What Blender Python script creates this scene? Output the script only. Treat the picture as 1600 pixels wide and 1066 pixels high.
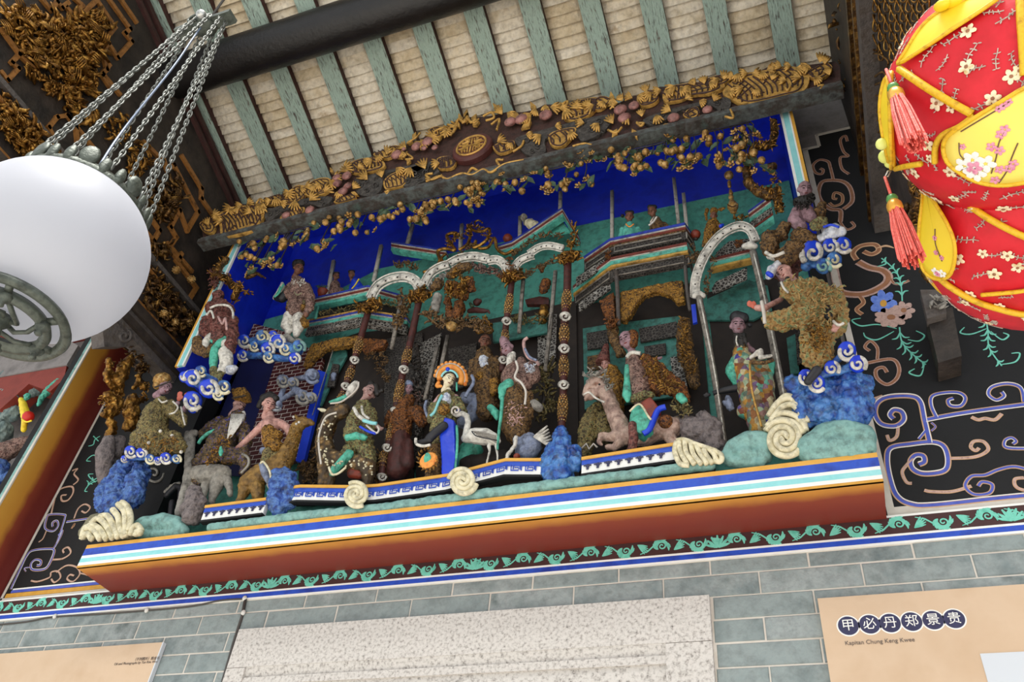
import bpy, math, random
from mathutils import Vector, Matrix, noise
random.seed(7)
for o in list(bpy.data.objects): bpy.data.objects.remove(o)
SC = bpy.context.scene; COL = SC.collection
# ------------------------------------------------------------------ camera
ROLL, PITCH, YAW, FPX = 0.12521, 0.74004, -0.43027, 1338.4     # fitted to the wall's own level and upright lines
CAM = Vector((0, -2.4, 1.6))
FW = Vector((math.sin(YAW)*math.cos(PITCH), math.cos(YAW)*math.cos(PITCH), math.sin(PITCH)))
_r = Vector((math.cos(YAW), -math.sin(YAW), 0)); _u = _r.cross(FW)
RT = _r*math.cos(ROLL)+_u*math.sin(ROLL); UP = _u*math.cos(ROLL)-_r*math.sin(ROLL)
cd = bpy.data.cameras.new('camera'); cam = bpy.data.objects.new('camera', cd); COL.objects.link(cam)
cd.sensor_width = 36; cd.lens = FPX/1600*36; cd.clip_start = .02; cd.clip_end = 200
m = Matrix((RT, UP, -FW)).transposed().to_4x4(); m.translation = CAM; cam.matrix_world = m
SC.camera = cam
# ------------------------------------------------------------------ light
wd = bpy.data.worlds.new('sky'); SC.world = wd; wd.use_nodes = True
bgn = wd.node_tree.nodes['Background']; bgn.inputs[0].default_value = (.93, .97, 1.0, 1); bgn.inputs[1].default_value = 0.8
sl = bpy.data.lights.new('sun', 'SUN'); sl.energy = 4.0; sl.angle = math.radians(35); sl.color = (1, .97, .92)
so = bpy.data.objects.new('sun', sl); COL.objects.link(so)
so.rotation_euler = Vector((-.08, .36, -1.0)).to_track_quat('-Z', 'Y').to_euler()
vs = SC.view_settings; vs.view_transform = 'Standard'; vs.look = 'None'; vs.gamma = 1; vs.use_curve_mapping = False
vs.exposure = 0.5
# ------------------------------------------------------------------ pixels to places
CROP = {'P': (0, 0, 1), 'A1': (0, 0, 3.807), 'A2': (0, 240, 3.807), 'A3': (0, 480, 4.847), 'A4': (0, 680, 3.8075), 'A5': (100, 560, 3.554),
 'A6': (280, 380, 4.44), 'A7': (270, 560, 3.948), 'A8': (470, 540, 4.1), 'B1': (640, 480, 3.554), 'B2': (860, 460, 3.553),
 'B3': (1060, 380, 2.9625), 'B4': (400, 320, 4.443), 'B5': (620, 300, 4.847), 'B6': (880, 260, 4.442), 'B7': (1040, 160, 4.1),
 'B8': (1220, 360, 2.318), 'C1': (1320, 0, 3.553), 'C2': (1340, 240, 3.807), 'C3': (1080, 780, 3.077), 'C4': (0, 880, 2.857),
 'C5': (540, 820, 2.667), 'C6': (640, 80, 2.353), 'C7': (300, 180, 3.478), 'C8': (280, 0, 3.077), 'D1': (640, 360, 6.6625),
 'D2': (120, 560, 6.664), 'D3': (470, 520, 6.663), 'D4': (0, 390, 6.269), 'D5': (0, 0, 7.614)}
def pix(x, y, c='P'):
    a, b, s = CROP[c]; return a+x/s, b+y/s
def ray(x, y): return FW+RT*((x-800)/FPX)-UP*((y-533)/FPX)
def onY(x, y, Y, c='P'):
    v = ray(*pix(x, y, c)); return CAM+v*((Y-CAM.y)/v.y)
def onX(x, y, X, c='P'):
    v = ray(*pix(x, y, c)); return CAM+v*((X-CAM.x)/v.x)
def onZ(x, y, Z, c='P'):
    v = ray(*pix(x, y, c)); return CAM+v*((Z-CAM.z)/v.z)
def dep(p): return (p-CAM).dot(FW)/FPX          # metres for one pixel at p
def proj(p):
    q = p-CAM; w = q.dot(FW); return 800+FPX*q.dot(RT)/w, 533-FPX*q.dot(UP)/w
# ------------------------------------------------------------------ materials
def hx(h, k=1.0):
    h = h.lstrip('#'); o = []
    for i in (0, 2, 4):
        c = int(h[i:i+2], 16)/255; o.append(min(1, k*(c/12.92 if c <= .04045 else ((c+.055)/1.055)**2.4)))
    return (*o, 1)
MATS = {}
GRIME = {k: .75 for k in 'stripered stripewhite stripeblue stripeteal archwhite tealdark maroon lattice latticedark postgrey stonegrey darkinside goldflat gold golddark goldball pinkfruit moulding whitecloth tealcloth redcloth whiteblue greyblue pinkcloth frieze'.split()}
GRIME.update({'rafterpaint': .62, 'tile_a': .3, 'tile_b': .3, 'tile_c': .3, 'brick_a': .25, 'brick_b': .25, 'brick_c': .25})
GRIME.update({k: .55 for k in 'skin skindark skinpink skinmauve gem beast deer donkey spotted feather cream seafoam teal'.split()})
GRIME.update({k: .8 for k in 'crust_olive crust_brown crust_green crust_pink crust_maroon crust_gold crust_rust crust_purple coralblue rockblue'.split()})
def mat(name, cols, scale=20, rough=.6, metal=0, bump=0, bscale=60, kind='noise', detail=4, const=False, stretch=None, coat=0, spread=1.0):
    if name in MATS: return MATS[name]
    M = bpy.data.materials.new(name); M.use_nodes = True; MATS[name] = M
    nt = M.node_tree; N = nt.nodes; L = nt.links; b = N['Principled BSDF']
    b.inputs['Roughness'].default_value = rough; b.inputs['Metallic'].default_value = metal
    if coat: b.inputs['Coat Weight'].default_value = coat; b.inputs['Coat Roughness'].default_value = .15
    if isinstance(cols, str): cols = [cols]
    tc = N.new('ShaderNodeTexCoord'); oi = N.new('ShaderNodeObjectInfo'); ml = N.new('ShaderNodeMath'); ml.operation = 'MULTIPLY'; ml.inputs[1].default_value = 37.0
    L.new(oi.outputs['Random'], ml.inputs[0]); ad = N.new('ShaderNodeVectorMath'); L.new(tc.outputs['Object'], ad.inputs[0]); L.new(ml.outputs[0], ad.inputs[1]); src = ad.outputs[0]
    if stretch:
        mp = N.new('ShaderNodeMapping'); mp.inputs['Scale'].default_value = stretch; L.new(src, mp.inputs[0]); src = mp.outputs[0]
    if len(cols) == 1: b.inputs['Base Color'].default_value = hx(cols[0])
    else:
        if kind == 'noise':
            t = N.new('ShaderNodeTexNoise'); t.inputs['Scale'].default_value = scale; t.inputs['Detail'].default_value = detail; t.inputs['Roughness'].default_value = .6; out = t.outputs[0]
        elif kind == 'cell':
            t = N.new('ShaderNodeTexVoronoi'); t.inputs['Scale'].default_value = scale
            sp = N.new('ShaderNodeSeparateColor'); L.new(t.outputs['Color'], sp.inputs[0]); out = sp.outputs[0]
        elif kind == 'spot':
            t = N.new('ShaderNodeTexVoronoi'); t.inputs['Scale'].default_value = scale; out = t.outputs['Distance']
        elif kind == 'edge':
            t = N.new('ShaderNodeTexVoronoi'); t.feature = 'DISTANCE_TO_EDGE'; t.inputs['Scale'].default_value = scale; out = t.outputs['Distance']
        elif kind == 'wave':
            t = N.new('ShaderNodeTexWave'); t.inputs['Scale'].default_value = scale; t.inputs['Distortion'].default_value = 4; t.inputs['Detail'].default_value = 3; out = t.outputs[1]
        L.new(src, t.inputs['Vector'])
        r = N.new('ShaderNodeValToRGB'); L.new(out, r.inputs[0]); e = r.color_ramp
        if const: e.interpolation = 'CONSTANT'
        n = len(cols)
        lo, hi = (.5-.22*spread, .5+.22*spread) if kind == 'noise' else ((0, 1) if kind in ('cell', 'wave') else (0, (.22 if kind == 'edge' else .7)*spread))
        pos = [lo+(hi-lo)*(i/(n-1) if not const else i/n) for i in range(n)]
        e.elements[0].position = pos[0]; e.elements[0].color = hx(cols[0]); e.elements[1].position = pos[-1]; e.elements[1].color = hx(cols[-1])
        for i in range(1, n-1): q = e.elements.new(pos[i]); q.color = hx(cols[i])
        L.new(r.outputs[0], b.inputs['Base Color'])
    if name in GRIME:
        tg = N.new('ShaderNodeTexNoise'); tg.inputs['Scale'].default_value = 34; tg.inputs['Detail'].default_value = 7; tg.inputs['Roughness'].default_value = .7; L.new(src, tg.inputs['Vector'])
        rg = N.new('ShaderNodeMapRange'); rg.inputs[1].default_value = .46; rg.inputs[2].default_value = .68; rg.inputs[3].default_value = 0; rg.inputs[4].default_value = GRIME[name]; L.new(tg.outputs[0], rg.inputs[0])
        mg = N.new('ShaderNodeMix'); mg.data_type = 'RGBA'; mg.inputs[7].default_value = hx('#241c17'); L.new(rg.outputs[0], mg.inputs[0])
        if len(cols) > 1: L.new(r.outputs[0], mg.inputs[6])
        else: mg.inputs[6].default_value = hx(cols[0])
        L.new(mg.outputs[2], b.inputs['Base Color'])
    if bump:
        t2 = N.new('ShaderNodeTexNoise'); t2.inputs['Scale'].default_value = bscale; t2.inputs['Detail'].default_value = 5; L.new(src, t2.inputs['Vector'])
        bp = N.new('ShaderNodeBump'); bp.inputs['Strength'].default_value = bump; bp.inputs['Distance'].default_value = .01; L.new(t2.outputs[0], bp.inputs['Height']); L.new(bp.outputs[0], b.inputs['Normal'])
    return M
P = dict(
 gold=(['#3f280f', '#96682a', '#dcaa52'], 40, .32, .75, .4, 120), golddark=(['#1f150c', '#5b3d1a', '#b98c45'], 30, .36, .6, .5, 90),
 goldflat=(['#b07f38', '#d9aa58', '#c4924a'], 30, .5, .25, .2, 90), goldball=(['#6a4a20', '#b88a46', '#e2c488'], 60, .4, .35, .3, 150),
 darkwood=(['#17120f', '#2e2620', '#40362e'], 12, .6, 0, .4, 60), greywood=(['#3a3532', '#5b5450', '#4a4038'], 25, .7, 0, .5, 80),
 maroonwood=(['#2c1613', '#472420'], 18, .65, 0, .3, 60), beamblack=(['#0d0b0b', '#1d1918'], 8, .45, 0, .25, 50),
 frieze=(['#33201a', '#4c3029', '#2a1c18'], 30, .65, 0, .4, 80), moulding=(['#3f3d3d', '#5c6260', '#3f3530', '#4a5853'], 14, .7, 0, .4, 60),
 redpaint=(['#7a281c', '#8a3325', '#742619'], 9, .6, 0, .15, 200), yellowpaint=(['#d39a35', '#e0ab4c'], 20, .55, 0, .1, 120),
 bluepaint=(['#1b3fb0', '#2450c0', '#173494'], 14, .5, 0, .1, 120), whitepaint=(['#e9e9e4', '#f4f3ee'], 20, .6, 0, .1, 120),
 cyanpaint=(['#9fdfe0', '#84cfd2'], 20, .6, 0, .1, 120), offwhite=(['#d9d2c8', '#c9bfb2'], 20, .7, 0, .1, 120),
 cobalt=(['#0b1fb4', '#1430d0', '#0b1a98'], 5, .45, 0, .12, 40), teal=(['#47978a', '#57a596', '#3f887c'], 6, .65, 0, .1, 80),
 navy=(['#050a36', '#0a1250'], 6, .6), blackpaint=(['#070708', '#0e0e11'], 10, .75, 0, .1, 80), plaster=(['#77726f', '#8d8785', '#6b6664'], 8, .85, 0, .3, 60),
 borderbrown=(['#3a1e1c', '#472725'], 14, .65, 0, .1, 90), tealpaint=(['#5fbda6', '#7ad0bb', '#52ae98'], 30, .6), tanpaint=(['#c39a78', '#d5ae8a'], 30, .6), bluescroll=(['#3d4fb0', '#5a68c4'], 30, .55),
 brownpaint=(['#8a5a3c', '#a87452'], 40, .6), mauvepaint=(['#a88a80', '#c7a69a', '#8d6c66'], 60, .6), petalblue=(['#4a6fd0', '#7d9be6'], 60, .55), ochrepaint=(['#c8902e', '#d9a448'], 30, .6),
 skin=(['#a07a74', '#b8938c', '#8d6861'], 40, .55, 0, .3, 150), skindark=(['#6d4536', '#8a5c48', '#593629'], 40, .55, 0, .3, 150), skinpale=(['#e6d7b4', '#f0e4c6'], 30, .45, 0, .1, 150), skinpink=(['#c08a80', '#d6a498', '#a5746b'], 40, .55, 0, .25, 150), skinmauve=(['#8b6b70', '#a98790', '#7a585c'], 40, .6, 0, .4, 150),
 coral_hand=(['#d0705c', '#c0604c'], 30, .5), white_beard=(['#c9c2b8', '#e8e4dc', '#a39b92'], 60, .6, 0, .5, 120), black_hair=(['#15120f', '#2a2420'], 50, .5, 0, .4, 100), darkeye=(['#1a1010'], 1, .4), lip=(['#7d2f28'], 1, .5),
 crust_olive=(['#3a3220', '#6e5f38', '#a8925a', '#55603f'], 110, .65, .1, .8, 160), crust_brown=(['#2c2018', '#5c4228', '#96703c', '#6f5a40'], 110, .65, .1, .8, 160), crust_green=(['#3f3222', '#84683c', '#6f8a62', '#b08e50'], 120, .65, .05, .8, 160),
 crust_pink=(['#4a302c', '#7d5a50', '#a88a7c', '#5b3f38'], 90, .65, 0, .8, 140), crust_maroon=(['#3a1a16', '#6a3028', '#8a5a50', '#4a241e'], 60, .6, 0, .7, 120), crust_gold=(['#3a2610', '#8a5e22', '#c4923a', '#5a3c18'], 110, .5, .3, .8, 160), crust_rust=(['#2a160c', '#6a3a18', '#a8682c', '#3f2412'], 100, .55, .2, .8, 150),
 crust_purple=(['#2c2440', '#5a4a30', '#8a7038', '#3a3a90'], 80, .6, .1, .8, 140), gem=(['#3a3aa0', '#c0903a', '#7d3a28', '#5ab09a', '#d8c89a', '#6a4a2a'], 55, .45, .05, .5, 160, 'cell'),
 shaggy=(['#5a4426', '#94703e', '#b8935a', '#7d9468', '#6a5230'], 70, .65, .05, .7, 140), coralblue=(['#16285e', '#2f55a8', '#5f86c4', '#20407f'], 40, .6, 0, .8, 90), rockblue=(['#12235e', '#2350a4', '#5288c8', '#1b3f88'], 22, .35, 0, .5, 60), rockgrey=(['#3d3838', '#6b6262', '#857a78', '#4a4444'], 45, .8, 0, .9, 90), cream=(['#d8cda6', '#e8dfbf', '#bfb48c'], 20, .6, 0, .2, 60), creamdark=(['#6a6650', '#868064', '#4a4838'], 30, .7, 0, .4, 60), seafoam=(['#6f9d98', '#88b3ac', '#5f8b88'], 16, .65, 0, .5, 50), stonegrey=(['#7d7a74', '#a09b92', '#8d8880'], 16, .8, 0, .4, 60),
 tealcloth=(['#3fa58c', '#5cc0a6', '#348a76'], 25, .45, 0, .2, 60), bluecloth=(['#1434c4', '#1f48d8'], 10, .35, 0, .1, 60), redcloth=(['#7a2c1c', '#963c26'], 30, .5), whitecloth=(['#cfc8bc', '#e4dfd4', '#b0a89c'], 40, .55, 0, .3, 80), blackcloth=(['#18171a', '#2c2b30'], 30, .5), orange=(['#d8742c', '#f0a048', '#e8883a'], 40, .5), pinkcloth=(['#c49a96', '#d8b0aa'], 40, .5), maroon=(['#3f1c18', '#5a2a24'], 30, .6, 0, .3, 80), greyblue=(['#6c7898', '#8d97b0', '#56607c'], 40, .55, 0, .4, 80), greenleaf=(['#2c3a28', '#4a6048', '#22301f'], 30, .55, 0, .3, 60), whiteblue=(['#c8ccd8', '#e4e6ea', '#8f9cc4'], 50, .5, 0, .3, 80),
 donkey=(['#807c74', '#a39d92', '#6d6860'], 30, .65, 0, .4, 70), deer=(['#5c4322', '#8a682f', '#a5803f'], 40, .55, .1, .5, 90), beast=(['#7d625a', '#a5877a', '#c4a898', '#8a5a44'], 30, .6, 0, .5, 80), spotted=(['#c8a878', '#8a6a3c', '#55422a', '#4a3a26'], 34, .55, 0, .6, 80, 'spot'), feather=(['#d6d0c4', '#e8e4da', '#b8b0a4'], 30, .55, 0, .3, 80),
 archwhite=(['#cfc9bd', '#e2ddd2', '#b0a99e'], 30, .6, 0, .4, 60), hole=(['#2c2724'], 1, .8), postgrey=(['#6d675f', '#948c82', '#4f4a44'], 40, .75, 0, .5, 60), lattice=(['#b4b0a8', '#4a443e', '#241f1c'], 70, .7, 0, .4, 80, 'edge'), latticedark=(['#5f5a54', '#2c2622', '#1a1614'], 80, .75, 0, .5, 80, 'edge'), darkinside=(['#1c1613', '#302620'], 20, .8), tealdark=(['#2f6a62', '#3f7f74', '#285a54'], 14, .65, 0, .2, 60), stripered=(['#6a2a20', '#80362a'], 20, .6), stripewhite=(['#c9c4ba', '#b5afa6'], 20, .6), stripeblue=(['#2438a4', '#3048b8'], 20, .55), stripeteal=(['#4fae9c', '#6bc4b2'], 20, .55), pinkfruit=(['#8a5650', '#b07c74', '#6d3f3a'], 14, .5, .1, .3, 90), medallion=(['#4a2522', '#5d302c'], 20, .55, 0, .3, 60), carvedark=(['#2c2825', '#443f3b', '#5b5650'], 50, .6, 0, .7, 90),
 greentile=(['#78998a', '#8fb0a0', '#6d8a7d'], 20, .7, 0, .3, 60), greyiron=(['#3d423c', '#5b6158', '#2f332e'], 30, .45, .4, .3, 80), silver=(['#a0a09c', '#d0d0cc', '#707270'], 60, .35, .7, .2, 90), chainmetal=(['#4a4c48', '#8f918b', '#6d6f6a'], 80, .4, .5), cable=(['#8a97ad'], 1, .3, .2), wire=(['#4a4642'], 1, .5), clip=(['#d8d6d0'], 1, .4),
 signbeige=(['#c8ab8c', '#d0b598', '#c2a484'], 4, .55, 0, .05, 80), signedge=(['#b9a48c'], 1, .6), ink=(['#2b2b48', '#34345a'], 60, .6), inkgrey=(['#6a5f58'], 1, .7), paper=(['#cdd2d8'], 1, .6), white=(['#f2f0ea'], 1, .6),
 lanternyellow=(['#f2cf1e', '#f8dc3c'], 6, .5), lanternpale=(['#f4e05a', '#f6e674'], 5, .5), trimyellow=(['#d8a814', '#eec024', '#b98a10'], 70, .45), tassel=(['#d8443a', '#e86a5c', '#f08478'], 120, .6, 0, .3, 200), bead=(['#d89a2c', '#f0c060'], 30, .3, .4), greenbead=(['#3f7a3a', '#6aa85c'], 30, .3), limepale=(['#d8e06a', '#e6ec8c'], 8, .5), branch=(['#6a4a3c'], 1, .6), plumpink=(['#d87a9c', '#e8a0b8', '#c45a84'], 60, .6), leafgrey=(['#d8d0c0', '#8a7a70'], 80, .6), creamflower=(['#e8d49c', '#f4e8c8', '#c8a868'], 60, .6), ledge_floor=(['#6f8a86', '#86a09a'], 20, .8), floorstone=(['#cfcac2', '#ddd8d0', '#c4beb6'], 3, .7, 0, .1, 30),
)
def MT(k): return MATS[k] if k in MATS else mat(k, *P[k], spread=.55 if k.startswith('crust') else 1.0)
# ------------------------------------------------------------------ geometry
def ico(n):
    import bmesh
    bm = bmesh.new(); bmesh.ops.create_icosphere(bm, subdivisions=n, radius=1)
    v = [x.co.copy() for x in bm.verts]; f = [[w.index for w in y.verts] for y in bm.faces]; bm.free(); return v, f
ICO1, ICO2, ICO3 = ico(1), ico(2), ico(3)
def smooth(pts, n=6, closed=False):
    """catmull-rom through tuples of any length"""
    k = len(pts); out = []
    if k < 3 and not closed: return [tuple(p) for p in pts]
    for i in range(k if closed else k-1):
        if closed: q = [pts[(i+j) % k] for j in (-1, 0, 1, 2)]
        else: q = [pts[max(0, i-1)], pts[i], pts[i+1], pts[min(k-1, i+2)]]
        for s in range(n):
            t = s/n; a = -.5*t+t*t-.5*t**3; b = 1-2.5*t*t+1.5*t**3; c = .5*t+2*t*t-1.5*t**3; d = -.5*t*t+.5*t**3
            out.append(tuple(a*w+b*x+c*y+d*z for w, x, y, z in zip(*q)))
    if not closed: out.append(tuple(pts[-1]))
    return out
def spiral(cx, cy, r, turns=1.6, a0=0, d=1, n=26, r1=.12):
    return [(cx+math.cos(a0+d*t*turns*2*math.pi)*r*(1-(1-r1)*t), cy+math.sin(a0+d*t*turns*2*math.pi)*r*(1-(1-r1)*t)) for t in [i/n for i in range(n+1)]]
class G:
    """collects world-space faces for ONE mesh"""
    def __init__(s): s.v = []; s.f = []
    def add(s, v, f):
        o = len(s.v); s.v += [Vector(x) for x in v]; s.f += [[i+o for i in q] for q in f]; return s
    def ell(s, c, ax, ay=None, az=None, n=ICO2):
        """ellipsoid; ax, ay, az are axis vectors or ax a radius"""
        if ay is None: ax, ay, az = Vector((ax, 0, 0)), Vector((0, ax, 0)), Vector((0, 0, ax))
        return s.add([c+ax*p.x+ay*p.y+az*p.z for p in n[0]], n[1])
    def cone(s, a, ra, b, rb, n=10, cap=True):
        d = (b-a)
        if d.length < 1e-7: return s
        d.normalize(); u = d.orthogonal().normalized(); w = d.cross(u)
        v = [p+(u*math.cos(2*math.pi*i/n)+w*math.sin(2*math.pi*i/n))*r for p, r in ((a, ra), (b, rb)) for i in range(n)]
        f = [[i, (i+1) % n, n+(i+1) % n, n+i] for i in range(n)]
        if cap: f += [list(range(n))[::-1], list(range(n, 2*n))]
        return s.add(v, f)
    def caps(s, pts):
        """chain of capsules (point, radius) - to be fused by the remesh"""
        for i, (p, r) in enumerate(pts):
            s.ell(p, r, n=ICO2 if r > .008 else ICO1)
            if i: s.cone(pts[i-1][0], pts[i-1][1], p, r)
        return s
    def tube(s, pts, rad, n=6, flat=None):
        """continuous tube; rad number or list; flat=(axis vector, factor) squashes the section along that axis"""
        k = len(pts); R = rad if isinstance(rad, (list, tuple)) else [rad]*k
        v = []; prev = None
        for i in range(k):
            t = (pts[min(k-1, i+1)]-pts[max(0, i-1)])
            t = t.normalized() if t.length > 1e-9 else Vector((0, 0, 1))
            u = (prev-t*prev.dot(t)) if prev is not None else t.orthogonal()
            u = u.normalized() if u.length > 1e-6 else t.orthogonal().normalized()
            prev = u; w = t.cross(u)
            for j in range(n):
                a = 2*math.pi*j/n; o = (u*math.cos(a)+w*math.sin(a))*R[i]
                if flat: o = o-flat[0]*(o.dot(flat[0])*(1-flat[1]))
                v.append(pts[i]+o)
        f = [[i*n+j, i*n+(j+1) % n, (i+1)*n+(j+1) % n, (i+1)*n+j] for i in range(k-1) for j in range(n)]
        f += [list(range(n))[::-1], list(range((k-1)*n, k*n))]
        return s.add(v, f)
    def box(s, a, b):
        x0, x1 = sorted((a[0], b[0])); y0, y1 = sorted((a[1], b[1])); z0, z1 = sorted((a[2], b[2]))
        v = [(x, y, z) for z in (z0, z1) for y in (y0, y1) for x in (x0, x1)]
        return s.add(v, [[0, 2, 3, 1], [4, 5, 7, 6], [0, 1, 5, 4], [1, 3, 7, 5], [3, 2, 6, 7], [2, 0, 4, 6]])
    def prism(s, poly, off):
        """polygon (world points) thickened by the vector off"""
        n = len(poly); v = list(poly)+[p+off for p in poly]
        f = [list(range(n)), list(range(n, 2*n))[::-1]]+[[i, n+i, n+(i+1) % n, (i+1) % n] for i in range(n)]
        return s.add(v, f)
    def strip(s, L, R, off):
        """band between two rows of points, thickened"""
        n = len(L); v = L+R+[p+off for p in L]+[p+off for p in R]; f = []
        for i in range(n-1):
            f += [[i, i+1, n+i+1, n+i], [2*n+i, 3*n+i, 3*n+i+1, 2*n+i+1], [i, 2*n+i, 2*n+i+1, i+1], [n+i, n+i+1, 3*n+i+1, 3*n+i]]
        f += [[0, n, 3*n, 2*n], [n-1, 3*n-1, 4*n-1, 2*n-1]]
        return s.add(v, f)
    def lathe(s, c, prof, axis=Vector((0, 0, 1)), n=24, cap=True, u=None):
        u = u or axis.orthogonal().normalized(); w = axis.cross(u); v = []
        for r, h in prof:
            for j in range(n): v.append(c+axis*h+(u*math.cos(2*math.pi*j/n)+w*math.sin(2*math.pi*j/n))*r)
        k = len(prof); f = [[i*n+j, i*n+(j+1) % n, (i+1)*n+(j+1) % n, (i+1)*n+j] for i in range(k-1) for j in range(n)]
        if cap: f += [list(range(n))[::-1], list(range((k-1)*n, k*n))]
        return s.add(v, f)
DISP = {}
def disptex(size):
    if size not in DISP:
        t = bpy.data.textures.new('relief', 'CLOUDS'); t.noise_scale = size; t.noise_depth = 2; DISP[size] = t
    return DISP[size]
def mesh_of(name, g, loc, smoothsh):
    me = bpy.data.meshes.new(name); me.from_pydata([v-loc for v in g.v], [], g.f); me.update()
    if smoothsh: me.polygons.foreach_set('use_smooth', [True]*len(me.polygons))
    return me
def put(name, g, m, parent=None, loc=None, sm=False, voxel=None, disp=None, kind=None, label=None, recalc=True):
    """link ONE mesh object; world-space faces, origin at the parent's (or at loc)"""
    if loc is None: loc = Vector((0, 0, 0)) if parent is None else parent.matrix_basis.translation.copy() if parent.get('_base') is None else Vector(parent['_base'])
    me = mesh_of(name, g, loc, sm or voxel is not None)
    if recalc and not voxel:
        import bmesh
        bm = bmesh.new(); bm.from_mesh(me); bmesh.ops.recalc_face_normals(bm, faces=bm.faces); bm.to_mesh(me); bm.free()
    o = bpy.data.objects.new(name, me); COL.objects.link(o); me.materials.append(MT(m) if isinstance(m, str) else m)
    if parent is None: o.location = loc
    else: o.parent = parent
    BASE[o.name] = loc
    if voxel:
        r = o.modifiers.new('fuse', 'REMESH'); r.mode = 'VOXEL'; r.voxel_size = voxel; r.use_smooth_shade = True
    if disp:
        d = o.modifiers.new('relief', 'DISPLACE'); d.texture = disptex(disp[1]); d.strength = disp[0]; d.mid_level = .5; d.texture_coords = 'LOCAL'
    if kind: o['kind'] = kind
    if label: o['label'] = label
    return o
BASE = {}
def root(name, label, cat, loc, group=None):
    o = bpy.data.objects.new(name, None); COL.objects.link(o); o.location = loc; o.empty_display_size = .05
    o['label'] = label; o['category'] = cat
    if group: o['group'] = group
    BASE[o.name] = Vector(loc); return o
_put = put
def put(name, g, m, parent=None, loc=None, **k):
    if loc is None and parent is not None: loc = BASE[parent.name]
    return _put(name, g, m, parent, loc if loc is not None else Vector((0, 0, 0)), **k)
class T:
    """a thing: parts are gathered, then linked under an Empty at the base"""
    def __init__(s, name, label, cat, Y=-.1, crop='P', group=None, place=None):
        s.name, s.label, s.cat, s.Y, s.c, s.group = name, label, cat, Y, crop, group; s.parts = []; s.place = place
    def w(s, x, y, dy=0):
        if s.place: return s.place(x, y, dy)
        return onY(x, y, s.Y+dy, s.c)
    def m(s, r, p): return r/CROP[s.c][2]*dep(p)
    def ch(s, g, *chains):
        for c in chains:
            L = []
            for q in c:
                p = s.w(q[0], q[1], q[3] if len(q) > 3 else 0); L.append((p, s.m(q[2], p)))
            g.caps(L)
        return g
    def part(s, name, m, g, sub=None, **k):
        s.parts.append([name, m, g, sub, k]); return len(s.parts)-1
    def blob(s, name, m, chains, voxel=.004, disp=None, sub=None, label=None):
        g = G(); s.ch(g, *chains); return s.part(name, m, g, sub, voxel=voxel, disp=disp, label=label)
    def line(s, name, m, pts, r, dy=0, n=6, sub=None, sm=6, flat=None):
        """tube along crop pixels: pts (x,y[,dy]); r crop px or list"""
        q = smooth([(p[0], p[1], (p[2] if len(p) > 2 else 0)) for p in pts], sm) if sm > 1 else [(p[0], p[1], (p[2] if len(p) > 2 else 0)) for p in pts]
        W = [s.w(x, y, dy+d) for x, y, d in q]
        if isinstance(r, (list, tuple)):
            k = len(q); rr = [s.m(r[0]+(r[1]-r[0])*i/max(1, k-1), W[i]) for i in range(k)]
        else: rr = [s.m(r, p) for p in W]
        g = G().tube(W, rr, n, flat); return s.part(name, m, g, sub, sm=True)
    def slab(s, name, m, poly, th=.01, dy=0, sub=None, **k):
        return s.part(name, m, G().prism([s.w(x, y, dy) for x, y in poly], Vector((0, th, 0))), sub, **k)
    def done(s, base=None):
        vs = [v for p in s.parts for v in p[2].v]
        lo = min(v.z for v in vs); n = len(vs)
        loc = base or Vector((sum(v.x for v in vs)/n, sum(v.y for v in vs)/n, lo))
        s.root = root(s.name, s.label, s.cat, loc, s.group); s.objs = []
        for name, m, g, sub, k in s.parts:
            par = s.root if sub is None else s.objs[sub]
            s.objs.append(put(name, g, m, par, loc, **k))
        return s
def head(t, g, gf, gm, x, y, r, yaw=0, tilt=0, neck=1.0, pitch=0, longhead=0):
    """skull, jaw, nose, ears into g; eyes and brows into gf; mouth into gm. r = half the head's height in crop px"""
    c = t.w(x, y); R = t.m(r, c)
    f = (CAM-c).normalized(); f.z *= .55; f.normalize(); f = Matrix.Rotation(math.radians(yaw), 3, 'Z') @ f; f.z += pitch; f.normalize()
    side = Vector((0, 0, 1)).cross(f).normalized(); u = f.cross(side)
    if tilt: q = Matrix.Rotation(math.radians(tilt), 3, f); side = q @ side; u = q @ u
    def L(a, b, d): return c+side*(a*R)+u*(b*R)+f*(d*R)
    g.ell(L(0, .2, -.1), side*R*.72, f*R*.82, u*R*.8); g.ell(L(0, -.35, .12), side*R*.55, f*R*.6, u*R*.62)
    if longhead: g.ell(L(0, .75, -.15), side*R*.6, f*R*.65, u*R*(.8+longhead))
    g.caps([(L(0, .12, .68), R*.08), (L(0, -.16, .86), R*.14)]); g.caps([(L(-.13, -.18, .72), R*.08), (L(.13, -.18, .72), R*.08)])
    for k in (-1, 1):
        g.ell(L(k*.72, 0, -.1), side*R*.1, f*R*.2, u*R*.27); g.caps([(L(k*.12, .26, .68), R*.07), (L(k*.45, .27, .5), R*.06)]); g.ell(L(k*.4, -.25, .42), R*.2)
    g.ell(L(0, -.72, .35), R*.2)
    if neck: g.caps([(L(0, -.5, -.1), R*.36), (L(0, -1.35*neck, -.15), R*.4)])
    for k in (-1, 1):
        gf.ell(L(k*.28, .08, .66), side*R*.14, f*R*.07, u*R*.055); gf.tube([L(k*.1, .27, .73), L(k*.3, .34, .68), L(k*.5, .26, .5)], R*.035, 5)
    gm.ell(L(0, -.45, .66), side*R*.19, f*R*.08, u*R*.06)
    return L, R
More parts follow.
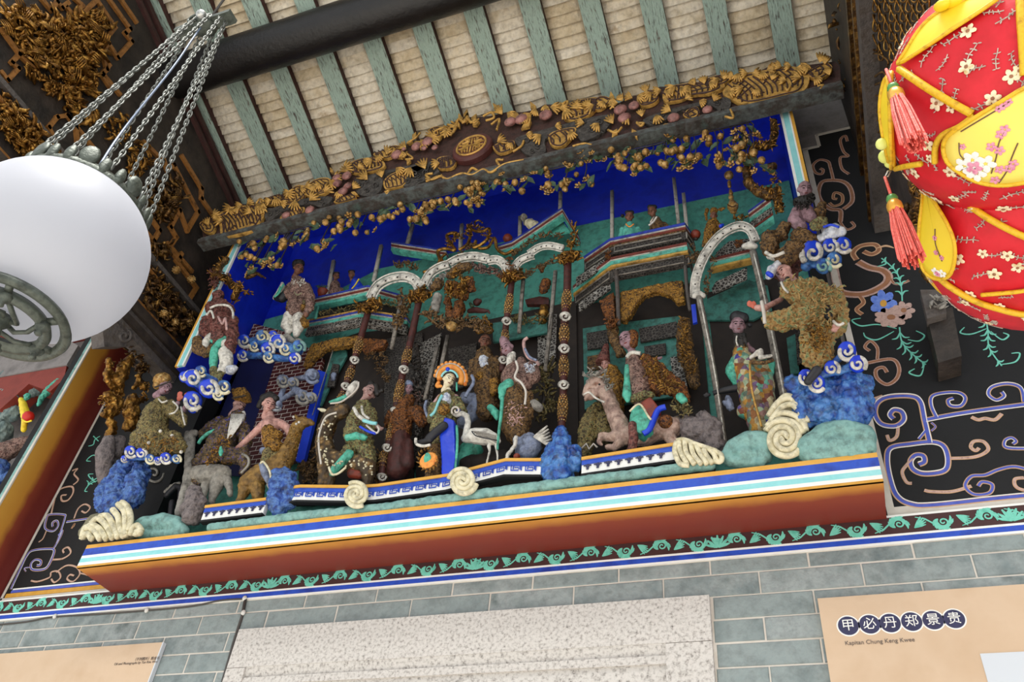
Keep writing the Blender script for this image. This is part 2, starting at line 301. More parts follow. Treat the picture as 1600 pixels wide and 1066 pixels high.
def hand(t, g, x, y, r, ang, curl=.3, dy=0, thumb=1):
    """palm with four fingers of unequal length and a thumb; ang in degrees in the picture (0 right, 90 up)"""
    c = t.w(x, y, dy); R = t.m(r, c); a = math.radians(ang)
    d = RT*math.cos(a)+UP*math.sin(a); s = RT*math.sin(a)-UP*math.cos(a); n = -FW
    g.ell(c, d*R, s*R*.72, n*R*.32, n=ICO2)
    for i, (o, l) in enumerate(((-.55, .8), (-.2, 1.05), (.18, 1.1), (.52, .95))):
        b = c+d*R*.7+s*R*o; k = b+d*R*l*.6; e = k+(d*(1-curl)-n*curl)*R*l*.55
        g.caps([(b, R*.2), (k, R*.18), (e, R*.14)])
    b = c+s*R*.55*thumb-d*R*.1; k = b+(s*.6*thumb+d*.6)*R*.6; g.caps([(b, R*.22), (k, R*.2), (k+d*R*.45, R*.15)])
V3 = Vector
def person(t, hd, skinm, chains=(), hands=(), yaw=0, tilt=0, voxel=.003, neck=1, pitch=0, longhead=0):
    """body (head, neck, bare arms, hands) as one fused mesh, plus eyes and mouth as its sub-parts"""
    g, gf, gm = G(), G(), G()
    L, R = head(t, g, gf, gm, *hd, yaw=yaw, tilt=tilt, neck=neck, pitch=pitch, longhead=longhead)
    base = L(0, -1.25*neck, -.15)
    for ch_ in chains:
        q = ch_[0]; pq = t.w(q[0], q[1], q[3] if len(q) > 3 else 0); g.caps([(base, R*.3), ((base+pq)/2+V3((0, .03, 0)), t.m(q[2]*.7, pq)), (pq, t.m(q[2]*.8, pq))])
    t.ch(g, *chains)
    for h in hands: hand(t, g, *h)
    b = t.part('body', skinm, g, voxel=voxel); t.part('eyes', 'darkeye', gf, b, sm=True); t.part('mouth', 'lip', gm, b, sm=True)
    return L, R
V = Vector
# ------------------------------------------------------------------ the place: floor, wall, roof
def struct(name, g, m, **k):
    o = put(name, g, m, **k); o['kind'] = 'structure'; return o
struct('floor', G().box((-7, -9, -.1), (5, .3, 0)), 'floorstone')
ZB, ZF, YF = 3.006, 3.098, -.218          # box: underside, ledge top, front plane
g = G()
g.box((-6.5, 0, 0), (4, .3, 3.0)); g.box((-6.5, 0, 3.0), (-2.62, .3, 5.46)); g.box((.12, 0, 3.0), (4, .3, 5.46)); g.box((-2.62, 0, 5.3), (.12, .3, 5.46)); g.box((-2.62, .17, 3.0), (.12, .3, 5.3))
wall = struct('wall_front', g, 'plaster')
put('mortar_bed', G().box((-6.4, -.0135, 2.1), (3.9, .001, 2.921)), 'offwhite', wall)
brickm = [mat('brick_a', ['#75807f', '#8b9594', '#9ca4a3', '#6c7776'], 9, .8, 0, .35, 70), mat('brick_b', ['#7d8989', '#909b9a', '#838d8d'], 7, .8, 0, .35, 70), mat('brick_c', ['#6e7a7b', '#818c8c', '#949d9c', '#7a8483'], 12, .8, 0, .35, 70)]
CH, BL = .0705, .283
jr1 = onY(900, 900, 0).x; jr0 = onY(836, 900, 0).x
z0 = 2.80                                  # a joint level with the granite's top
bm_cache = {}
def brick(x0, x1, za, zb):
    w, h = round(x1-x0, 3), round(zb-za, 4); k = (w, h, random.randrange(3))
    if k not in bm_cache:
        j = .0022; g = G(); b = .003
        a, c, d, e = j, w-j, j, h-j
        v = [(a, 0, d), (c, 0, d), (c, 0, e), (a, 0, e), (a, -.009, d), (c, -.009, d), (c, -.009, e), (a, -.009, e), (a+b, -.012, d+b), (c-b, -.012, d+b), (c-b, -.012, e-b), (a+b, -.012, e-b)]
        g.add(v, [[0, 1, 5, 4], [1, 2, 6, 5], [2, 3, 7, 6], [3, 0, 4, 7], [4, 5, 9, 8], [5, 6, 10, 9], [6, 7, 11, 10], [7, 4, 8, 11], [8, 9, 10, 11], [3, 2, 1, 0]])
        me = mesh_of('brick', g, V((0, 0, 0)), False); me.materials.append(brickm[k[2]]); bm_cache[k] = me
    o = bpy.data.objects.new('brick', bm_cache[k]); COL.objects.link(o); o.parent = wall; o.location = (x0, -.0045+random.uniform(-.0012, .0012), za)
GX0, GX1 = -1.994, -.353                   # granite frame
SGX = onY(1279, 944, 0).x; SGLX = onY(264, 1008, 0).x
SGZ = onY(1279, 944, 0).z; SGLZ = onY(262, 1010, 0).z
for r in range(-6, 2):
    za = z0+r*CH; zb = za+CH
    if r == 1: zb = min(zb, 2.9195)
    off = jr1 if r % 2 == 0 else jr0
    n0 = int((-3.75-off)//BL); x = off+n0*BL
    while x < 1.15:
        a, b = x, x+BL
        segs = [(a, b)]
        if za < z0-.001:
            segs = []
            if a < GX0: segs.append((a, min(b, GX0)))
            if b > GX1: segs.append((max(a, GX1), b))
        for a, b in segs:
            if b-a > .02: brick(a, b, za, zb)
        x += BL
# painted bands at the foot of the tableau
def wband(name, m, za, zb, y=-.018, x0=-6.4, x1=3.9): return put(name, G().box((x0, y, za), (x1, .0, zb)), m, wall)
wband('white_line', 'whitepaint', 2.920, 2.927); wband('blue_band', 'bluepaint', 2.927, 2.944); wband('white_line', 'whitepaint', 2.944, 2.951)
fol = wband('foliage_band', 'borderbrown', 2.951, 3.005); wband('white_line', 'whitepaint', 3.005, 3.012)
def ribbon(g, pts, wid, y=-.0192, th=.0012):
    y -= random.random()*.0005
    """flat brush stroke on the wall: pts (x,z), wid list or number"""
    n = len(pts); L = []; R = []
    for i in range(n):
        a = pts[max(0, i-1)]; b = pts[min(n-1, i+1)]; dx, dz = b[0]-a[0], b[1]-a[1]; l = math.hypot(dx, dz) or 1
        w = (wid[i] if isinstance(wid, list) else wid)/2
        L.append(V((pts[i][0]-dz/l*w, y, pts[i][1]+dx/l*w))); R.append(V((pts[i][0]+dz/l*w, y, pts[i][1]-dx/l*w)))
    g.strip(L, R, V((0, th, 0)))
def taper(n, w, a=.25): return [w*(a+(1-a)*math.sin(math.pi*(i+.6)/(n+.4))) for i in range(n)]
# teal acanthus scroll along the band, one motif after another
zc = 2.978; x = -4.0; k = 0
def cz(z): return min(3.003, max(2.953, z))
while x < 1.6:
    g = G(); d = 1 if k % 2 else -1; L = .115; cx, czz = x+L/2, zc-d*.003
    # one curl: a spiral with lobed leaves fanning off its outside, tied to the next by an S stem
    sp = spiral(cx, czz, .0165, 1.55, d*2.6, d, 24, .16); ribbon(g, sp, [.0052-.0018*q/24 for q in range(25)])
    ribbon(g, [(x-.012, cz(zc+d*.02)), (x+.012, cz(zc+d*.012)), (x+.03, cz(zc-d*.004)), sp[1], sp[3]], [.002, .0042, .0048, .005, .005])
    for q in range(9):
        a = d*(2.4+.42*q); r0 = .0155-.0005*q; bx, bz = cx+math.cos(a)*r0, czz+math.sin(a)*r0; tl = a+d*.95; ln = .026 if abs(math.cos(a)) > .5 else .016
        pts = [(bx+ln*u*math.cos(tl+d*.7*u), cz(bz+ln*u*math.sin(tl+d*.7*u))) for u in (0, .25, .5, .75, 1)]
        ribbon(g, pts, [.003, .0062, .0074, .0064, .0022])
    for q in range(5):
        a = d*(-.35+.3*q); bx = x+L-.02; bz = zc+d*.014; pts = [(bx+.034*u*math.cos(a), cz(bz-d*.03*u*abs(math.sin(a+d*.4))-d*.006*u)) for u in (0, .3, .6, 1)]; ribbon(g, pts, [.002, .005, .006, .002])
    if k % 7 == 3:
        for q in range(7):
            a = math.pi*q/6; bx = x+L; ribbon(g, [(bx+.003*math.cos(a), zc-.02), (bx+.024*math.cos(a), cz(zc-.012+.018*math.sin(a))), (bx+.036*math.cos(a), cz(zc-.008+.03*math.sin(a)))], [.003, .009, .004])
    put('painted_acanthus_scroll', g, 'tealpaint', fol, V((0, 0, 0))); x += L; k += 1
# granite doorway head
dr = bpy.data.objects.new('door_1', None); COL.objects.link(dr); dr['kind'] = 'structure'; dr.location = ((GX0+GX1)/2, 0, 0); BASE['door_1'] = V(dr.location)
gran = mat('granite', ['#4a4845', '#a8a29c', '#c9c4be', '#d2cdc7', '#c0b9b1'], 95, .7, 0, .15, 200, detail=3, spread=1.25)
zl = onY(1044, 1013, 0).z; zi = onY(1024, 1046, 0).z
gi = G().box((GX0+.17, -.05, zl-.012), (GX1-.12, -.03, zl)).box((GX0+.17, -.05, 2.56), (GX0+.185, -.03, zl)).box((GX1-.135, -.05, 2.56), (GX1-.12, -.03, zl))
put('lintel', G().box((GX0+.002, -.036, zl), (GX1-.002, 0, z0-.002)), gran, dr)
xa, xb = onY(395, 1040, 0).x, onY(1044, 1012, 0).x
put('moulding', G().strip([V((xa, -.034, zl)), V((xb, -.034, zl))], [V((xa, -.02, zl-.034)), V((xb, -.02, zl-.034))], V((0, .015, 0))), gran, dr)
put('moulding', G().box((xa, -.031, zl-.058), (xb, -.005, zl-.034)), gran, dr)
put('soffit_panel', G().box((xa, -.021, 2.3), (xb, .0, zl-.058)), gran, dr)
put('jamb_stone', G().box((xb, -.036, 1.9), (GX1-.002, 0, zl-.002)), gran, dr); put('jamb_stone', G().box((GX0+.002, -.036, 1.9), (xa, 0, zl-.002)), gran, dr)
# black painted panels
def wpoly(pts, c='P', y=0): return [onY(x, z, y, c) for x, z in pts]
XL = -3.285
zt = 3.012
gb = G().prism([V((XL, -.004, zt)), V((-2.66, -.004, zt)), V((-2.66, -.004, 4.9)), V((XL, -.004, 4.9))], V((0, .004, 0)))
lpan = put('black_panel', gb, 'blackpaint', wall)
q = [V((.17, 0, zt)), V((3.6, 0, zt)), V((3.6, 0, 4.95))]+wpoly([(1160, 165), (980, 205), (985, 285), (885, 310)], 'B7')
q[3].z = q[4].z = 4.95; q[5].z = q[6].z = (q[5].z+q[6].z)/2; q[6].x = .17; q[4].x = q[5].x
rpan = put('black_panel', G().prism([V((p.x, -.004, p.z)) for p in q], V((0, .004, 0))), 'blackpaint', wall)
def paint(par, pts, c, w, m, lay=0, sm=6, name='painted_scroll', tap=None, g=None):
    """brush stroke given in picture pixels, laid on the wall"""
    p = smooth(pts, sm) if sm > 1 else pts
    W = [onY(a, b, 0, c) for a, b in p]; k = dep(W[0])/CROP[c][2]
    n = len(W); wl = [w*k]*n if tap is None else [w*k*(tap+(1-tap)*math.sin(math.pi*(i+.5)/n)) for i in range(n)]
    gg = g or G(); ribbon(gg, [(a.x, a.z) for a in W], wl, -.0052-.0006*lay)
    if g is None: put(name, gg, m, par, V((0, 0, 0)))
def scroll3(par, pts, c, w, cols=('tanpaint', 'bluescroll', 'whitepaint')):
    paint(par, pts, c, w, cols[0], 0); paint(par, pts, c, w*.55, cols[1], 1)
    if len(cols) > 2:
        p = smooth(pts, 6); o = []
        for i, (x, y) in enumerate(p):
            a, b = p[max(0, i-1)], p[min(len(p)-1, i+1)]; dx, dy = b[0]-a[0], b[1]-a[1]; l = math.hypot(dx, dy) or 1; o.append((x-dy/l*w*.38, y+dx/l*w*.38))
        paint(par, o, c, w*.14, cols[2], 2, sm=1)
# right panel scrolls (picture crop B8)
c = 'B8'
scroll3(rpan, [(1400, 925), (880, 965), (560, 998), (470, 995), (420, 965), (395, 900), (385, 830), (400, 790), (470, 777), (550, 770), (592, 788), (606, 840), (590, 876), (520, 886), (480, 870), (470, 840), (488, 818), (515, 820), (520, 842), (500, 852)], c, 24)
scroll3(rpan, [(540, 775), (520, 690), (505, 625), (470, 605), (390, 608), (350, 630), (342, 670), (365, 705), (415, 712), (445, 690), (438, 662), (410, 655), (396, 672), (408, 686)], c, 22)
scroll3(rpan, [(525, 690), (660, 665), (880, 635), (1400, 570)], c, 20); scroll3(rpan, [(565, 684), (545, 640), (548, 605), (590, 592), (645, 592), (668, 612), (652, 640), (615, 640), (606, 620), (625, 612)], c, 15)
scroll3(rpan, [(880, 625), (868, 575), (820, 560), (765, 572), (752, 598), (780, 618), (808, 605), (800, 590)], c, 15)
scroll3(rpan, [(600, 830), (700, 825), (750, 800), (735, 770), (700, 768), (688, 788), (705, 802), (718, 792)], c, 13, ('tanpaint', 'mauvepaint')); scroll3(rpan, [(520, 945), (545, 950), (620, 950), (690, 930)], c, 13, ('tanpaint', 'mauvepaint'))
scroll3(rpan, [(1000, 850), (940, 880), (850, 860), (790, 870), (740, 890), (690, 895), (668, 930), (700, 960), (755, 955), (765, 925), (730, 915), (715, 930)], c, 15, ('tanpaint', 'bluescroll'))
scroll3(rpan, [(1000, 790), (880, 795), (815, 790), (812, 765), (835, 755), (852, 768), (840, 778)], c, 13); scroll3(rpan, [(970, 960), (880, 945), (850, 930), (848, 905), (880, 900)], c, 13, ('tanpaint', 'mauvepaint'))
scroll3(rpan, [(690, 680), (715, 690), (740, 685), (775, 690), (800, 668)], c, 14, ('tanpaint', 'mauvepaint'))
scroll3(rpan, [(310, 485), (400, 470), (428, 500), (420, 540), (385, 562), (350, 540), (345, 510), (370, 500), (385, 518)], c, 14, ('mauvepaint', 'brownpaint')); scroll3(rpan, [(350, 470), (350, 430), (325, 405), (305, 425), (322, 440)], c, 12, ('mauvepaint', 'brownpaint'))
scroll3(rpan, [(425, 712), (420, 750), (395, 765), (385, 745)], c, 12, ('tanpaint', 'mauvepaint')); scroll3(rpan, [(525, 730), (500, 760)], c, 12); scroll3(rpan, [(545, 700), (560, 715), (545, 730)], c, 8, ('tanpaint', 'bluescroll'))
scroll3(rpan, [(480, 830), (455, 855), (440, 880), (455, 915), (475, 920)], c, 12, ('tanpaint', 'mauvepaint')); scroll3(rpan, [(310, 590), (330, 615), (370, 605)], c, 16, ('tanpaint', 'mauvepaint'))
scroll3(rpan, [(190, 120), (205, 200), (225, 230), (300, 235), (370, 205), (390, 175), (370, 150), (320, 138), (280, 118)], c, 30, ('mauvepaint', 'brownpaint')); scroll3(rpan, [(285, 240), (300, 265), (275, 290), (295, 308)], c, 16, ('tanpaint', 'brownpaint'))
scroll3(rpan, [(390, 165), (410, 195), (440, 195), (465, 185)], c, 10, ('mauvepaint', 'brownpaint'))
scroll3(rpan, [(275, 110), (262, 85), (290, 60), (340, 55), (355, 75), (330, 90), (300, 80)], c, 20, ('tanpaint', 'brownpaint')); paint(rpan, [(345, 70), (380, 60), (410, 68)], c, 9, 'tanpaint', 1, tap=.2)
def frond(par, pts, c, n=7, ln=34, m='tealpaint', w=6, sp=.55):
    g = G(); paint(par, pts, c, w*.8, m, 1, g=g); p = smooth(pts, 8)
    for i in range(n):
        q = p[int(len(p)*(i+1)/(n+1))]; r = p[min(len(p)-1, int(len(p)*(i+1)/(n+1))+2)]; a = math.atan2(r[1]-q[1], r[0]-q[0])
        for s in (-1, 1):
            b = a+s*sp; l = ln*(1-.5*i/n); paint(par, [q, (q[0]+math.cos(b)*l*.6, q[1]+math.sin(b)*l*.6), (q[0]+math.cos(b+s*.4)*l, q[1]+math.sin(b+s*.4)*l)], c, w, m, 1, sm=4, tap=.15, g=g)
    put('painted_frond', g, m, par, V((0, 0, 0)))
frond(rpan, [(430, 355), (440, 410), (480, 455), (525, 490)], c, 6, 40); frond(rpan, [(440, 260), (435, 200), (415, 150), (365, 105)], c, 6, 30); frond(rpan, [(740, 310), (750, 370), (755, 430), (800, 495)], c, 6, 40)
for pts in ([(420, 360), (350, 345), (290, 350), (258, 330), (290, 322)], [(410, 370), (350, 400), (310, 392), (300, 375)], [(520, 490), (505, 530), (465, 520), (485, 505)], [(460, 400), (500, 405), (520, 385), (490, 368)], [(745, 360), (690, 380), (650, 375), (665, 355)], [(760, 370), (800, 400), (825, 385), (805, 375)], [(800, 490), (850, 480), (865, 450), (835, 450)], [(600, 235), (575, 215), (610, 205), (630, 225)], [(830, 330), (880, 320), (900, 330)], [(350, 135), (380, 125), (375, 110)]):
    paint(rpan, pts, c, 6, 'tealpaint', 1, name='painted_tendril', tap=.4)
def flower(par, x, y, r, c, m1, m2, n=7, sq=1.0, lay=2):
    g = G()
    for i in range(n):
        a = 2*math.pi*i/n; cx, cy = x+math.cos(a)*r*.6, y+math.sin(a)*r*.6*sq
        poly = [onY(cx+math.cos(a)*r*.42*math.cos(t)-math.sin(a)*r*.3*math.sin(t), cy+(math.sin(a)*r*.42*math.cos(t)+math.cos(a)*r*.3*math.sin(t))*sq, 0, c) for t in [2*math.pi*j/10 for j in range(10)]]
        g.prism([V((p.x, -.0052-.0006*lay-.0003*(i % 3), p.z)) for p in poly], V((0, .001, 0)))
    f = put('painted_flower', g, m1, par, V((0, 0, 0)))
    poly = [onY(x+r*.25*math.cos(t), y+r*.25*math.sin(t)*sq, 0, c) for t in [2*math.pi*j/12 for j in range(12)]]
    put('flower_centre', G().prism([V((p.x, -.0082, p.z)) for p in poly], V((0, .002, 0))), m2, f, V((0, 0, 0)))
flower(rpan, 372, 270, 50, c, 'petalblue', 'ochrepaint', 7); flower(rpan, 400, 320, 62, c, 'mauvepaint', 'brownpaint', 9, .6, 3); flower(rpan, 445, 295, 42, c, 'mauvepaint', 'brownpaint', 7, .8, 2); flower(rpan, 700, 272, 72, c, 'mauvepaint', 'ochrepaint', 10, .55)
c = 'B7'
scroll3(rpan, [(1075, 500), (1055, 420), (1040, 385), (985, 375), (945, 410), (960, 455), (1000, 465), (1010, 440), (990, 430)], c, 20, ('mauvepaint', 'brownpaint'))
scroll3(rpan, [(1120, 770), (1120, 700), (1060, 690), (1005, 650), (980, 590), (1000, 520), (1060, 505), (1140, 515), (1185, 560), (1195, 640), (1140, 690)], c, 30, ('mauvepaint', 'brownpaint')); scroll3(rpan, [(1050, 650), (1080, 670), (1130, 650), (1130, 600), (1085, 585), (1075, 620), (1100, 625)], c, 20, ('tanpaint', 'brownpaint'))
scroll3(rpan, [(1165, 255), (1150, 220), (1120, 250), (1140, 320), (1170, 350), (1120, 360), (1130, 430), (1175, 465)], c, 18, ('mauvepaint', 'brownpaint')); scroll3(rpan, [(1120, 700), (1120, 770), (1160, 820), (1210, 800), (1190, 770)], c, 18, ('mauvepaint', 'brownpaint'))
# pale frame lines
def bar(par, name, m, a, b, w, y=-.0062):
    d = V((b[0]-a[0], 0, b[1]-a[1])); n = V((-d.z, 0, d.x)).normalized()*w/2; A, B = V((a[0], y, a[1])), V((b[0], y, b[1]))
    put(name, G().prism([A-n, B-n, B+n, A+n], V((0, .003, 0))), m, par, V((0, 0, 0)))
bar(rpan, 'pale_frame_line', 'offwhite', (.185, 3.012), (.185, q[6].z), .022); bar(rpan, 'pale_frame_line', 'offwhite', (.175, q[6].z), (q[5].x, q[6].z), .014); bar(rpan, 'pale_frame_line', 'offwhite', (q[5].x, q[6].z), (q[5].x, 4.95), .014); bar(rpan, 'pale_frame_line', 'offwhite', (q[5].x, 4.945), (3.5, 4.945), .014)
bar(rpan, 'pale_frame_line', 'offwhite', (.19, 3.03), (3.5, 3.03), .032, -.005)
bar(lpan, 'pale_frame_line', 'offwhite', (XL+.004, 3.0), (XL+.004, 4.2), .012); bar(lpan, 'pale_frame_line', 'offwhite', (XL, 3.02), (-2.66, 3.02), .018); bar(lpan, 'ochre_frame_line', 'ochrepaint', (XL+.02, 3.038), (-2.66, 3.038), .02); bar(lpan, 'blue_frame_line', 'bluescroll', (XL+.04, 3.056), (-2.66, 3.056), .012); bar(lpan, 'pale_frame_line', 'whitepaint', (XL+.045, 3.066), (-2.66, 3.066), .006, -.007)
c = 'A4'
scroll3(lpan, [(70, 920), (130, 790), (165, 720), (200, 690), (290, 680), (328, 690), (310, 750), (275, 800), (200, 805), (190, 770), (215, 745), (248, 752), (245, 778), (225, 780)], c, 15); scroll3(lpan, [(320, 745), (380, 738), (425, 705), (410, 672), (380, 685), (385, 705)], c, 11, ('tanpaint', 'mauvepaint'))
scroll3(lpan, [(320, 680), (345, 640), (390, 500), (385, 478), (300, 478), (280, 510), (275, 560), (320, 575), (350, 545), (345, 515), (320, 525), (318, 548)], c, 13); scroll3(lpan, [(400, 520), (530, 500)], c, 15); scroll3(lpan, [(310, 470), (335, 370), (365, 325), (430, 310), (440, 345), (410, 390), (375, 395), (370, 365), (400, 360)], c, 11, ('tanpaint', 'mauvepaint'))
scroll3(lpan, [(440, 300), (470, 270), (445, 235), (465, 205), (435, 215)], c, 10, ('tanpaint', 'mauvepaint')); scroll3(lpan, [(445, 500), (470, 440), (510, 415), (540, 435), (515, 465), (490, 455)], c, 10, ('tanpaint', 'mauvepaint')); scroll3(lpan, [(190, 870), (230, 875), (300, 850), (310, 820), (350, 815), (365, 850), (330, 880), (310, 860)], c, 10, ('tanpaint', 'mauvepaint')); scroll3(lpan, [(340, 820), (400, 780), (460, 790), (480, 830), (440, 875), (405, 860), (420, 835), (445, 840)], c, 10, ('tanpaint', 'mauvepaint')); scroll3(lpan, [(480, 825), (520, 835), (560, 850)], c, 8, ('tanpaint', 'mauvepaint')); scroll3(lpan, [(350, 600), (378, 570), (370, 600), (345, 650)], c, 9); scroll3(lpan, [(280, 575), (260, 620), (235, 640)], c, 8, ('tanpaint', 'mauvepaint')); scroll3(lpan, [(430, 560), (450, 530), (440, 550)], c, 12, ('tanpaint', 'brownpaint')); scroll3(lpan, [(160, 815), (150, 795), (190, 790)], c, 8)
for pts in ([(600, 10), (570, 30), (560, 60), (530, 70)], [(600, 130), (555, 125), (520, 155), (545, 160)], [(610, 240), (560, 270), (530, 240), (560, 235)], [(600, 270), (540, 295), (510, 335), (525, 340)], [(590, 40), (560, 10)], [(605, 210), (590, 190), (600, 180)]): paint(lpan, pts, c, 7, 'tealpaint', 1, name='painted_tendril', tap=.4)
frond(lpan, [(520, 320), (540, 285), (590, 255), (615, 235)], c, 4, 26)
# ------------------------------------------------------------------ roof
SL = math.tan(math.radians(19)); Z0 = 5.40
def rz(y): return Z0-SL*y
YE = -2.1
Vs = V((0, -1, SL)).normalized(); Ns = V((0, SL, 1)).normalized()      # up the slope, and off it
g = G(); a = V((-7, .2, rz(.2)))+Ns*.13; g.prism([a, a+V((9.1, 0, 0)), V((2.1, YE, rz(YE)))+Ns*.13, V((-7, YE, rz(YE)))+Ns*.13], Ns*.05)
ceil = struct('ceiling', g, 'stonegrey')
raf = mat('rafterpaint', ['#5a443b', '#8a9a8e', '#9fb5a8', '#aec2b5', '#98ada1', '#6e5a50'], 34, .75, 0, .6, 60, stretch=(2.6, .45, .45), detail=9, spread=.85)
SP = .2822
def sbox(x0, x1, y0, y1, n0, n1):
    """box lying on the slope"""
    gg = G(); p = [V((x, y, rz(y)))+Ns*n for n in (n0, n1) for y in (y0, y1) for x in (x0, x1)]
    return gg.add(p, [[0, 2, 3, 1], [4, 5, 7, 6], [0, 1, 5, 4], [1, 3, 7, 5], [3, 2, 6, 7], [2, 0, 4, 6]])
raf_x = [-2.959+SP*i for i in range(-3, 17)]
for i, x in enumerate(raf_x):
    o = put('rafter', sbox(x, x+.102, .18, YE, 0, .006), raf, ceil)
    put('rafter_side', sbox(x+.001, x+.101, .18, YE, .0065, .05), 'maroonwood', o, V((0, 0, 0)))
# pan tiles: each its own piece where the photograph shows it
TP = .052
tmes = []
tm = [mat('tile_a', ['#c6b598', '#dccdb2', '#e4d8c2', '#b8a386'], 14, .85, 0, .6, 40), mat('tile_b', ['#d2c5ae', '#e8decb', '#c6b79c'], 11, .85, 0, .6, 40), mat('tile_c', ['#bba686', '#d2c1a2', '#decfb6'], 16, .85, 0, .6, 40)]
for q in range(3):
    g = G(); n = 7; w = SP-.085; L = []
    for e, lift in ((0, 0), (TP*1.4, .028)):
        for i in range(n):
            t = i/(n-1)*2-1; L.append(V((t*w/2, 0, 0))+Vs*(e+random.uniform(-.004, .004)*(e > 0))+Ns*(.050-.030*(1-t*t)+lift+random.uniform(-.0015, .0015)))
    m_ = len(L); top = [p+Ns*.011 for p in L]; f = []
    for i in range(n-1): f += [[i, i+1, n+i+1, n+i], [m_+i, m_+n+i, m_+n+i+1, m_+i+1], [i, m_+i, m_+i+1, i+1], [n+i, n+i+1, m_+n+i+1, m_+n+i]]
    f += [[0, n, m_+n, m_], [n-1, m_+n-1, m_+2*n-1, 2*n-1]]
    g.add(L+top, f); me = mesh_of('roof_tile', g, V((0, 0, 0)), False); me.materials.append(tm[q]); tmes.append((me, g))
cand = []
for i in range(len(raf_x)-1):
    xc = raf_x[i]+.102+(SP-.102)/2
    for r in range(0, 42):
        p = V((xc, .12, rz(.12)))+Vs*(TP*r); cand.append((p, i, r))
def seen(p):
    x, y = proj(p); yr = p.y
    return -30 < x < 1630 and -25 < y < 420 and p.x > -3.0 and p.x < .42
vis = [k for k in cand if seen(k[0]) and k[0].y < -.04]; vis.sort(key=lambda k: -k[0].y*0+(k[0]-CAM).length); vis_s = set((k[1], k[2]) for k in vis[:300])
rest = G()
for p, i, r in cand:
    q = (i*7+r*3+(r*r) % 5) % 3; dz = Ns*random.uniform(-.003, .003)
    if (i, r) in vis_s:
        o = bpy.data.objects.new('roof_tile', tmes[q][0]); COL.objects.link(o); o.parent = ceil; o.location = p+dz
    else: rest.add([v+p+dz for v in tmes[q][1].v], tmes[q][1].f)
put('roof_tiles_beyond', rest, tm[0], ceil, kind='stuff')
# round beam under the rafters
import math as _m
t1 = ray(377.5, 50); t2 = ray(280, 156); a1 = math.atan2(t1.z, t1.y); a2 = math.atan2(t2.z, t2.y); am, dh = (a1+a2)/2, abs(a1-a2)/2
r = .05
while r < .3:
    D = r/math.sin(dh); by, bz = -2.4+D*math.cos(am), 1.6+D*math.sin(am)
    if bz >= rz(by)-r*1.06: break
    r += .001
g = G().tube([V((-4.4+.3*i, by, bz)) for i in range(22)], r, 28)
o = put('round_beam', g, 'beamblack', loc=V((-1.3, by, bz)), sm=True)
o['label'] = 'thick black round beam carrying the green painted rafters'; o['category'] = 'beam'
BEAM = (by, bz, r)
# ------------------------------------------------------------------ the projecting box that holds the tableau
def gradmat(name, axis, a, b, cols):
    """paint brushed from one colour into another across the board (as the painter left it)"""
    M = bpy.data.materials.new(name); M.use_nodes = True; nt = M.node_tree; N = nt.nodes; L = nt.links; bs = N['Principled BSDF']; bs.inputs['Roughness'].default_value = .6
    tc = N.new('ShaderNodeTexCoord'); sx = N.new('ShaderNodeSeparateXYZ'); L.new(tc.outputs['Object'], sx.inputs[0])
    nz = N.new('ShaderNodeTexNoise'); nz.inputs['Scale'].default_value = 9; nz.inputs['Detail'].default_value = 5; L.new(tc.outputs['Object'], nz.inputs['Vector'])
    mr = N.new('ShaderNodeMapRange'); mr.inputs[1].default_value = a; mr.inputs[2].default_value = b; L.new(sx.outputs[axis], mr.inputs[0])
    ma = N.new('ShaderNodeMath'); ma.operation = 'MULTIPLY_ADD'; ma.inputs[1].default_value = .16; L.new(nz.outputs[0], ma.inputs[0]); L.new(mr.outputs[0], ma.inputs[2])
    sb = N.new('ShaderNodeMath'); sb.operation = 'SUBTRACT'; sb.inputs[1].default_value = .08; L.new(ma.outputs[0], sb.inputs[0])
    r = N.new('ShaderNodeValToRGB'); L.new(sb.outputs[0], r.inputs[0]); e = r.color_ramp; e.elements[0].color = hx(cols[0][1]); e.elements[0].position = cols[0][0]; e.elements[1].color = hx(cols[-1][1]); e.elements[1].position = cols[-1][0]
    for p, cc in cols[1:-1]: q = e.elements.new(p); q.color = hx(cc)
    L.new(r.outputs[0], bs.inputs['Base Color']); return M
soff = gradmat('soffit_paint', 1, YF, 0, [(0, '#d09038'), (.13, '#c07f30'), (.3, '#8a3a22'), (.6, '#7d2c1e'), (1, '#742619')])
sidep = gradmat('side_paint', 1, YF, 0, [(0, '#d8a040'), (.36, '#c88a30'), (.5, '#8a3a22'), (.7, '#702218'), (1, '#6a1e18')])
X0, X1 = -2.68, .168
def sroot(name, loc):
    o = bpy.data.objects.new(name, None); COL.objects.link(o); o.location = loc; o['kind'] = 'structure'; BASE[o.name] = V(loc); return o
bx = sroot('wall_niche', V((-1.256, 0, ZB)))
def B(name, m, a, b, par=bx): return put(name, G().box(a, b), m, par, BASE[bx.name])
put('soffit', G().box((X0, YF+.002, ZB-.004), (X1, 0, ZB+.006)), soff, bx, V((-1.256, 0, ZB)))
o = bpy.data.objects['soffit']; o.data.transform(Matrix.Translation((0, 0, 0)))
B('ledge', 'ledge_floor', (X0+.003, YF+.008, ZB+.006), (X1-.003, .16, ZF-.002))
z = ZF
for nm, m, h in (('yellow_stripe', 'yellowpaint', .016), ('blue_stripe', 'bluepaint', .03), ('white_stripe', 'whitepaint', .011), ('cyan_stripe', 'cyanpaint', .018), ('white_stripe', 'whitepaint', .013), ('ochre_stripe', 'ochrepaint', .008)):
    B(nm, m, (X0, YF, z-h), (X1, YF+.01, z)); z -= h
